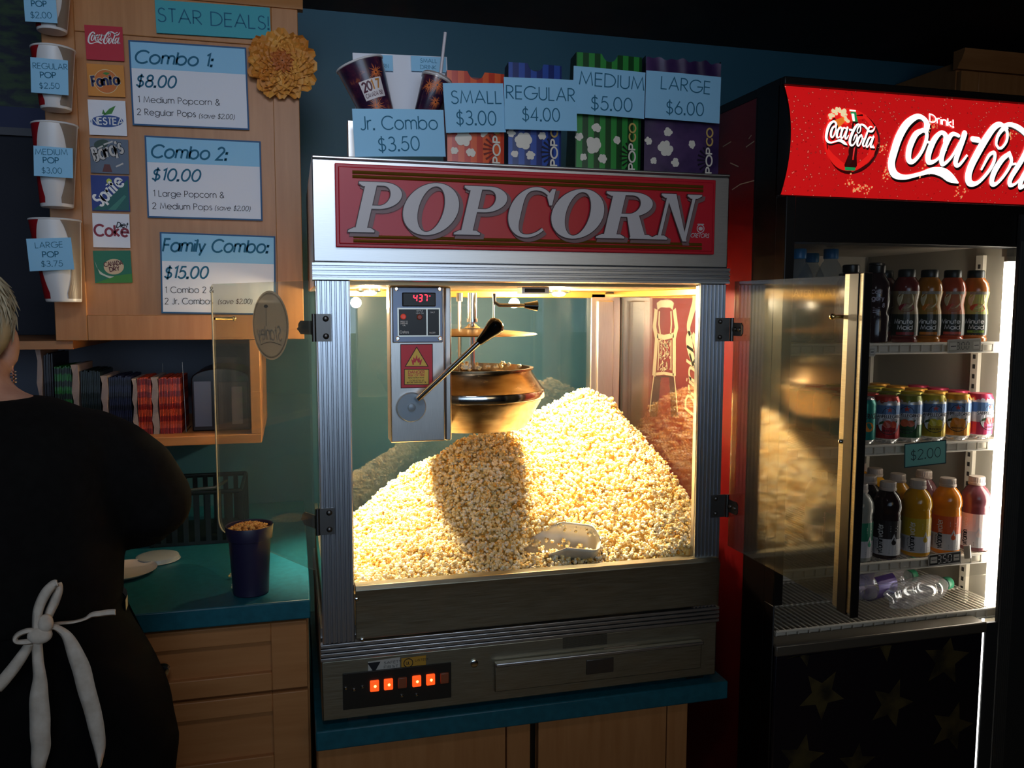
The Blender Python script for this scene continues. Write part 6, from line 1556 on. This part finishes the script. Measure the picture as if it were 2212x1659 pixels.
wj = thing('water_jar', 'x', 'bottle', world=False); wj['label'] = 'bottle with a wide white cap behind the door edge on the top shelf'
obj('bottle_body', MB().lathe([(.03,0),(.034,.004),(.034,.13),(.028,.15),(.024,.156)], (0,0,0), 26), mat('milky_drink', srgb(116,100,104), .25), wj); obj('cap', MB().lathe([(.025,.152),(.026,.154),(.026,.170),(.024,.172),(.002,.172)], (0,0,0), 26), mat('dull_white_cap', srgb(150,144,132), .45), wj)
x = at(1846,580,Y=.11).x; wj.matrix_basis = Matrix.Translation((x+.006,.135,z1+.0006)) @ Matrix.Scale(.95,4)

# ---- bottles lying on the floor of the cooler
zb = IZ0 + .0075
clear2 = pane('clear_water_plastic', (.88,.90,.94), .06, 1.45, 3.6, .12, (.8,.8,.86)); green_cap = mat('green_cap', srgb(24,120,84), .4)
def lying(label, base, neck, r, labcol, group):
    a = Vector(base); b = Vector(neck); ax = b-a; L = ax.length; ax.normalize(); s1 = Vector((-ax.y,ax.x,0)).normalized(); s2 = ax.cross(s1)
    mw = Matrix(((s1.x,s2.x,ax.x,a.x),(s1.y,s2.y,ax.y,a.y),(s1.z,s2.z,ax.z,a.z),(0,0,0,1)))
    root = thing('water_bottle', label, 'bottle', group=group, mw=mw)
    mb = MB(); n = 40; P_ = [(.20,.07),(.55,.03),(.86,.0),(1.0,.06),(1.0,.20),(.95,.22),(1.0,.24),(.95,.27),(1.0,.30),(.96,.33),(1.0,.36),(1.0,.56),(.95,.58),(1.0,.60),(.98,.68),(.80,.80),(.50,.90),(.40,.93),(.40,.97)]
    vs = []
    for i, (k, t) in enumerate(P_):
        for q in range(n):
            an = 2*pi*q/n; rr_ = r*k*(1 - (.14*(.5-.5*cos(5*an)) if i < 4 else 0)); dz = (.05*(.5-.5*cos(5*an)) if i < 4 else 0)
            vs.append((rr_*cos(an), rr_*sin(an), L*(t+dz)))
    mb.add(vs, [(i*n+k, i*n+(k+1)%n, (i+1)*n+(k+1)%n, (i+1)*n+k) for i in range(len(P_)-1) for k in range(n)])
    obj('bottle_body', mb, clear2, root, ang=60); obj('cap', MB().lathe([(r*.44,L*.94),(r*.46,L*.95),(r*.46,L*1.03),(r*.42,L*1.04),(.001,L*1.04)], (0,0,0), 24), green_cap, root)
    mb = MB()
    for q in range(26):
        a0, a1 = -2.6+5.2*q/26, -2.6+5.2*(q+1)/26; mb.add([(r*1.012*sin(a0),-r*1.012*cos(a0),L*.16),(r*1.012*sin(a1),-r*1.012*cos(a1),L*.16),(r*1.012*sin(a1),-r*1.012*cos(a1),L*.50),(r*1.012*sin(a0),-r*1.012*cos(a0),L*.50)], [(0,1,2,3)])
    if labcol: obj('label', mb, mat('lying_label_'+str(int(labcol[2]*999)), labcol, .25, .2), root, sm=False)
    return root
r_ = .0335
def fl_pt(px, py, z): q = at(px, py, Z=z); return (q.x, q.y, z)
g = 'water bottles lying on the cooler floor'; zl_ = zb+r_+.001
dv = Vector((cos(radians(16)), sin(radians(16)), 0))
b0 = Vector((1.326,.004,zl_)); lying('clear lying water bottle with its ridged base towards the room', b0, b0+dv*.212, r_, None, g)
n0 = Vector((1.487,.136,zl_)); lying('water bottle with a purple label lying behind the clear one', n0-dv*.212, n0, r_, srgb(74,48,136), g)
n0 = Vector((1.575,.236,zl_)); lying('clear water bottle with a green cap lying at the back of the cooler floor', n0-dv*.205, n0, r_, None, g)

# ---- shelf price tags
tagm = mat('price_tag_grey', srgb(170,164,150), .4); tag_k = mat('price_tag_black', srgb(26,26,24), .4)
def shelf_tag(tl, tr, br, bl, Y, label, s, p0, cap, mm, im, two=True):
    c = card('shelf_price_tag', tl, tr, br, bl, Y, mm, label, 'price tag', 'price tags on the cooler shelves', thick=.0025)
    mb = MB(); a = uv(c, *p0); seg7(mb, s, a[0], a[1], abs(uv(c, p0[0], p0[1]-cap)[1]-a[1]), W, c.th+.0006, 0, .05, .05)
    for x0, x1 in ((.05,.26),(.78,.96)): mb.add([(c.w*x0,c.h*.22,c.th+.0004),(c.w*x1,c.h*.22,c.th+.0004),(c.w*x1,c.h*.78,c.th+.0004),(c.w*x0,c.h*.78,c.th+.0004)], [(0,1,2,3)], 1)
    for x0, x1 in ((.08,.24),(.80,.94)): ribbon(mb, [(c.w*x0,c.h*.5),(c.w*x1,c.h*.5)], .0009, W, c.th+.0008, 2)
    e = .0012
    for q in (((0,0),(c.w,0)),((0,c.h),(c.w,c.h)),((0,0),(0,c.h)),((c.w,0),(c.w,c.h))): ribbon(mb, list(q), e, W, c.th+.0004, 1)
    obj('digits', mb, [im, mat('tag_box', srgb(206,200,188), .5), ink_black], c.o, sm=False, mw=Matrix.Identity(4))
shelf_tag((2040,737),(2112,733),(2120,757),(2052,760),-.012,'grey shelf price tag reading 3.00 under the juice bottles','3.00',(2064,755),15,tagm,tag_k)
shelf_tag((2004,1199),(2072,1190),(2074,1214),(2005,1222),-.012,'black shelf price tag reading 3.50 under the flavoured water','3.50',(2023,1216),16,tag_k,ink_white)
shelf_tag((1842,754),(1886,752),(1890,768),(1846,770),-.012,'shelf price tag half hidden behind the door edge','3.00',(1852,766),9,tagm,tag_k)
c = card('price_card', (1946,962),(2035,952),(2048,998),(1960,1007), -.016, mat('pale_teal_card', srgb(116,190,180), .6), 'teal card reading $2.00 hanging from the can shelf', 'sign', thick=.002)
mb = MB(); put(c, mb, '$2.00', (1966,994),(2030,986), 21, .04); e = .0012
for q in (((0,0),(c.w,0)),((0,c.h),(c.w,c.h)),((0,0),(0,c.h)),((c.w,0),(c.w,c.h))): ribbon(mb, list(q), e, W, c.th+.0005, 0)
ink(c, mb, mat('dark_teal_ink', srgb(16,60,66), .6))
c = card('tape_scrap', (2084,1180),(2100,1174),(2094,1204),(2080,1206), -.013, mat('clear_tape', srgb(196,182,160), .3), 'crumpled scrap of tape beside the 3.50 tag', 'tape', curl=.006)
# ================================================================== PERSON
PY = -.20
person = thing('person', 'grey haired person seen from behind in a black sweater with white apron strings', 'person', (at(-45,1400,Y=PY).x, PY, 0))
def row(py, cx, half, dep, n=32, yoff=0, p=2.3):
    c = at(cx, py, Y=PY); h = abs(at(cx+half, py, Y=PY).x - c.x)
    return [(c.x + h*math.copysign(abs(cos(2*pi*k/n))**(2/p), cos(2*pi*k/n)), PY + yoff + dep*math.copysign(abs(sin(2*pi*k/n))**(2/p), sin(2*pi*k/n)), c.z) for k in range(n)]
def remesh(o, vox, it=6):
    r_ = o.modifiers.new('merge', 'REMESH'); r_.mode = 'VOXEL'; r_.voxel_size = vox; r_.use_smooth_shade = True
    s_ = o.modifiers.new('soft', 'SMOOTH'); s_.factor = .5; s_.iterations = it
CX = -45
SHr, ELr, WRr = at(185,968,Y=PY+.01), at(338,1076,Y=PY+.03), at(228,1165,Y=.07)
def mir(p): m_ = at(CX,1000,Y=PY).x; return Vector((2*m_-p.x, p.y, p.z))
skin = mat('skin', srgb(206,150,122), .55, 0, .4); noise_mix(skin, srgb(198,140,112), srgb(212,158,130), 30)
mb = MB()
# trunk from hips to the base of the neck
mb.loft([row(1420,CX,250,.10),row(1330,CX,225,.10),row(1200,CX,215,.105),row(1050,CX,225,.11),row(960,CX,235,.105),row(910,CX,215,.085),row(880,CX,160,.065),row(862,CX-5,118,.055,yoff=.01),row(848,CX-10,86,.05,yoff=.015),row(825,CX-16,66,.05,yoff=.02),row(780,CX-22,64,.052,yoff=.03)])
HC = at(-72,705,Y=PY+.045)
HR = abs(at(-72+98,705,Y=PY+.045).x-HC.x)
mb.ball(HC+Vector((0,.005,.018)), (HR*.95,HR*1.16,HR*1.18), 24, 16); mb.ball(HC+Vector((0,.035,-.055)), (HR*.72,HR*.80,HR*.82), 20, 12)
mb.ball(HC+Vector((0,.112,-.028)), (.013,.018,.022), 12, 8); mb.ball(HC+Vector((0,.100,-.062)), (.026,.012,.007), 12, 8); mb.ball(HC+Vector((0,.098,-.075)), (.022,.012,.008), 12, 8); mb.ball(HC+Vector((0,.095,-.012)), (.045,.012,.010), 12, 8)
for sg in (-1, 1):
    e = HC + Vector((sg*HR*.93, .012, -.030)); mb.ball(e, (.010,.020,.032), 14, 10); mb.ball(e+Vector((0,-.004,-.026)), (.008,.010,.012), 10, 8)
for S_, E_, W_ in ((SHr,ELr,WRr), (mir(SHr),mir(ELr),mir(WRr))):
    mb.tube([S_,S_.lerp(E_,.5),E_,E_.lerp(W_,.5),W_], [.050,.044,.038,.034,.025], 16); mb.ball(E_, .040, 16, 10); mb.ball(S_, .055, 16, 10)
    dr_ = (W_-E_).normalized(); sd_ = dr_.cross(Vector((0,0,1))).normalized(); up_ = sd_.cross(dr_)
    inn = 1 if W_.x > mir(WRr).x else -1
    pc_ = W_ + dr_*.05
    for q in range(4): mb.tube([W_+dr_*.008+sd_*(q-1.5)*.010, pc_+sd_*(q-1.5)*.019*.95+dr_*.02], [.013,.0115], 10)
    for q, L_f in enumerate((.060,.074,.078,.068)):
        j = (q-1.5)*inn; b0_ = pc_ + sd_*j*.0185 + dr_*.022
        k1 = b0_ + dr_*L_f*.45 - up_*.006 + sd_*j*.002; k2 = k1 + dr_*L_f*.28 - up_*.016; k3 = k2 + dr_*L_f*.16 - up_*.016
        mb.tube([b0_,k1,k2,k3], [.0095,.0088,.008,.0065], 10)
    tb_ = W_ + dr_*.028 + sd_*inn*-.022; mb.tube([tb_, tb_+sd_*inn*-.022+dr_*.024-up_*.008, tb_+sd_*inn*-.028+dr_*.050-up_*.014], [.012,.0105,.008], 10)
m0 = at(CX,1000,Y=PY).x; hipz = at(CX,1420,Y=PY).z
for sg in (-1, 1):
    hx = m0 + sg*.095; mb.tube([(hx,PY,hipz+.05),(hx+sg*.005,PY+.005,.48),(hx,PY-.01,.28),(hx,PY-.01,.09)], [.098,.066,.052,.038], 18)
    mb.tube([(hx,PY-.035,.045),(hx,PY+.05,.035),(hx+sg*.012,PY+.15,.026)], [.036,.036,.024], 14)
body = obj('body', mb, skin, person); remesh(body, .0075, 4)
# hair: short, layered, fuller at the back of the crown
hair = mat('ash_grey_hair', srgb(164,148,118), .55, 0, .3); noise_mix(hair, srgb(126,112,86), srgb(192,176,144), 26, (1,1,.22), 6, .3, .7, .5)
mb = MB(); rr = random.Random(8)
mb.ball(HC+Vector((0,-.022,.030)), (HR*1.08,HR*1.20,HR*1.22), 30, 20); mb.ball(HC+Vector((0,-.050,-.020)), (HR*.98,HR*.86,HR*.98), 26, 16); mb.ball(HC+Vector((HR*.28,-.03,.0)), (HR*.84,HR*.92,HR*.92), 22, 14); mb.ball(HC+Vector((0,-.058,-.072)), (HR*.66,HR*.45,HR*.50), 20, 12)
hr = obj('hair', mb, hair, body); remesh(hr, .007, 5)
mb = MB()
for k in range(900):
    a = rr.uniform(-.3*pi, 1.3*pi); el = rr.uniform(-.75, 1.3)
    d0 = Vector((cos(el)*cos(a), -cos(el)*sin(a)*1.0, sin(el)))
    p0 = HC + Vector((0,-.022,.022)) + Vector((d0.x*HR*1.07, d0.y*HR*1.22, d0.z*HR*1.22))
    t_ = Vector((-d0.x*.2 + rr.uniform(-.3,.3), -d0.y*.1+rr.uniform(-.2,.1), -1)); t_ = (t_ - d0*t_.dot(d0)*.9).normalized()
    L = rr.uniform(.018,.045); mb.tube([p0 - d0*.003, p0 + t_*L*.5 + d0*.003, p0 + t_*L + d0*rr.uniform(-.001,.003)], [.0022,.0018,.0003], 4)
obj('hair_strands', mb, hair, hr)
e = HC + Vector((HR*.95, .004, -.072)); mb = MB()
for k in range(4): mb.tube([(e.x+.004*cos(2*pi*q/14), e.y+.006*sin(2*pi*q/14), e.z-.0055*k) for q in range(14)], .0011, 6, closed=True)
mb.tube([(e.x,e.y,e.z+.012),(e.x,e.y,e.z-.026)], .0008, 6); obj('earring', mb, chrome, body)
# sweater
knit = mat('black_knit', srgb(17,15,14), .9, 0, .12); noise_mix(knit, srgb(14,12,11), srgb(20,18,17), 70, (1,1,1), 4, .3, .7, .15)
mb = MB()
mb.loft([row(1330,CX,312,.15),row(1300,CX,310,.15),row(1240,CX,312,.148),row(1150,CX,308,.145),row(1060,CX,306,.143),row(985,CX,302,.138),row(940,CX,290,.122),row(908,CX,256,.098),row(884,CX,212,.080),row(868,CX,168,.066,yoff=.008),row(861,CX,143,.058,yoff=.010)])
for S_, E_, W_ in ((SHr,ELr,WRr), (mir(SHr),mir(ELr),mir(WRr))):
    mb.ball(S_+Vector((0,0,-.004)), (.072,.072,.068), 20, 14)
    mb.tube([S_, S_.lerp(E_,.3)+Vector((.006,0,.006)), S_.lerp(E_,.65)+Vector((.008,0,.006)), E_, E_.lerp(W_,.25)+Vector((0,0,-.008)), E_.lerp(W_,.6), E_.lerp(W_,.9)], [.066,.068,.066,.058,.058,.048,.036], 20); mb.ball(E_+Vector((-.004,0,-.006)), .060, 20, 14)
sw = obj('sweater', mb, knit, body); remesh(sw, .009, 8)
# trousers and shoes
tro = mat('black_trousers', srgb(10,9,9), .85, 0, .1); noise_mix(tro, srgb(8,7,7), srgb(12,11,11), 40)
mb = MB()
mb.loft([row(1700,CX,424,.165),row(1620,CX,426,.168),row(1540,CX,414,.168),row(1450,CX,374,.162),row(1380,CX,332,.154),row(1320,CX,306,.146),row(1300,CX,300,.144)])
zl = at(CX,1690,Y=PY).z
for sg in (-1,1):
    hx = m0+sg*.135; mb.tube([(hx-sg*.012,PY,zl+.04),(hx-sg*.012,PY,.45),(hx-sg*.028,PY-.01,.25),(hx-sg*.035,PY-.01,.085)], [.150,.105,.085,.080], 22)
tr2 = obj('trousers', mb, tro, body); remesh(tr2, .012, 8)
for sg in (-1,1):
    hx = m0+sg*.10; o = obj('shoe', MB().tube([(hx,PY-.07,.052),(hx,PY+.02,.048),(hx+sg*.01,PY+.11,.036),(hx+sg*.015,PY+.19,.030)], [.042,.048,.044,.028], 16).box((hx-.042,PY-.09,.001),(hx+.05,PY+.20,.02)), black_plastic, body)
# apron: waist string round the back, front panel, bow
cream_c = mat('cream_cotton', srgb(214,196,176), .8, 0, .2); noise_mix(cream_c, srgb(204,186,166), srgb(222,206,188), 80, (1,1,1), 3, .3, .7, .1)
zw = at(CX,1335,Y=PY).z
mb = MB(); ring_ = row(1332,CX,316,.153,48)
n = len(ring_); vs = [(x,y,z-.010) for x,y,z in ring_] + [(x,y,z+.008) for x,y,z in ring_]
mb.add([((x-m0)*1.006+m0,(y-PY)*1.012+PY,z) for x,y,z in vs], [(k,(k+1)%n,n+(k+1)%n,n+k) for k in range(0,n//2)])
apr = obj('apron', mb, cream_c, body)
fr_ = [row(py,CX,hf,dp,48) for py, hf, dp in ((1335,314,.156),(1400,344,.164),(1500,390,.176),(1640,416,.182))]
pts_ = [[p for k, p in enumerate(r_) if 2 <= k <= 22] for r_ in fr_]; mb = MB(); nn = len(pts_[0])
mb.add([p for r_ in pts_ for p in r_], [(i*nn+k,i*nn+k+1,(i+1)*nn+k+1,(i+1)*nn+k) for i in range(3) for k in range(nn-1)]); obj('apron_front', mb, mat('black_apron_cloth', srgb(12,11,11), .85), apr)
def strip(pts, off=0, name='apron_string', sway=.0022):
    """a cotton band through photo points (x, y, half width in pixels) lying on the back of the sweater"""
    P_ = spline(pts, 6); L = []; 
    base = lambda px, py: -.372 - off
    c3 = [at(x, y, Y=base(x, y)) for x, y, h in P_]
    vs = []; k_ = abs(at(100,1400,Y=-.37).x-at(0,1400,Y=-.37).x)/100
    for i, p in enumerate(c3):
        t_ = (c3[min(i+1,len(c3)-1)]-c3[max(i-1,0)]); t_.y = 0; t_.normalize(); nrm = Vector((-t_.z,0,t_.x)); h = P_[i][2]*k_
        for s_ in (-1,-.35,.35,1): vs.append(p + nrm*h*s_ + Vector((0, sway*sin(i*.55)*.5 - .003*(1-s_*s_) , 0)))
    mb = MB().add(vs, [(i*4+j,i*4+j+1,(i+1)*4+j+1,(i+1)*4+j) for i in range(len(c3)-1) for j in range(3)])
    o = obj(name, mb, cream_c, apr); s2 = o.modifiers.new('thick','SOLIDIFY'); s2.thickness = .0022; s2.offset = 0
    return o
Z7 = lambda L: [(x/3.779, 1220+y/3.779, h/3.779) for x, y, h in L]
strip(Z7([(430,482,10),(560,470,9),(690,442,9),(760,405,22),(850,395,26),(945,385,26)]), -.016)
strip(Z7([(300,620,42),(310,760,44),(325,900,52),(322,1050,74),(325,1200,84),(330,1350,84),(335,1480,80),(320,1600,64),(316,1680,46)]), .004)
strip(Z7([(370,535,24),(450,508,24),(530,560,38),(600,680,62),(655,820,76),(700,980,76),(745,1150,72),(790,1330,66),(812,1480,50),(815,1600,20),(812,1650,6)]), .006)
strip(Z7([(245,640,34),(190,730,44),(120,830,50),(40,930,52),(-30,1010,50)]), .005)
strip(Z7([(300,560,36),(303,440,36),(325,330,40),(375,230,42),(430,165,36),(472,146,30)]), .014, sway=.002)
strip(Z7([(472,146,30),(478,210,34),(450,290,38),(415,370,36),(385,450,30),(350,520,26)]), .006, sway=.002)
strip(Z7([(330,560,24),(240,535,20),(165,560,20),(125,600,18),(150,632,18),(230,625,24),(330,600,32),(385,590,30)]), .016, sway=.002)
kk_ = at(325/3.779, 1220+575/3.779, Y=-.386); obj('apron_knot', MB().ball(kk_, (.016,.012,.012), 16, 10).ball(kk_+Vector((.008,0,.016)), (.010,.010,.013), 12, 8), cream_c, apr)
for o_ in (m_ for m_ in bpy.data.objects if m_.get('wl') is not None): del o_['wl']
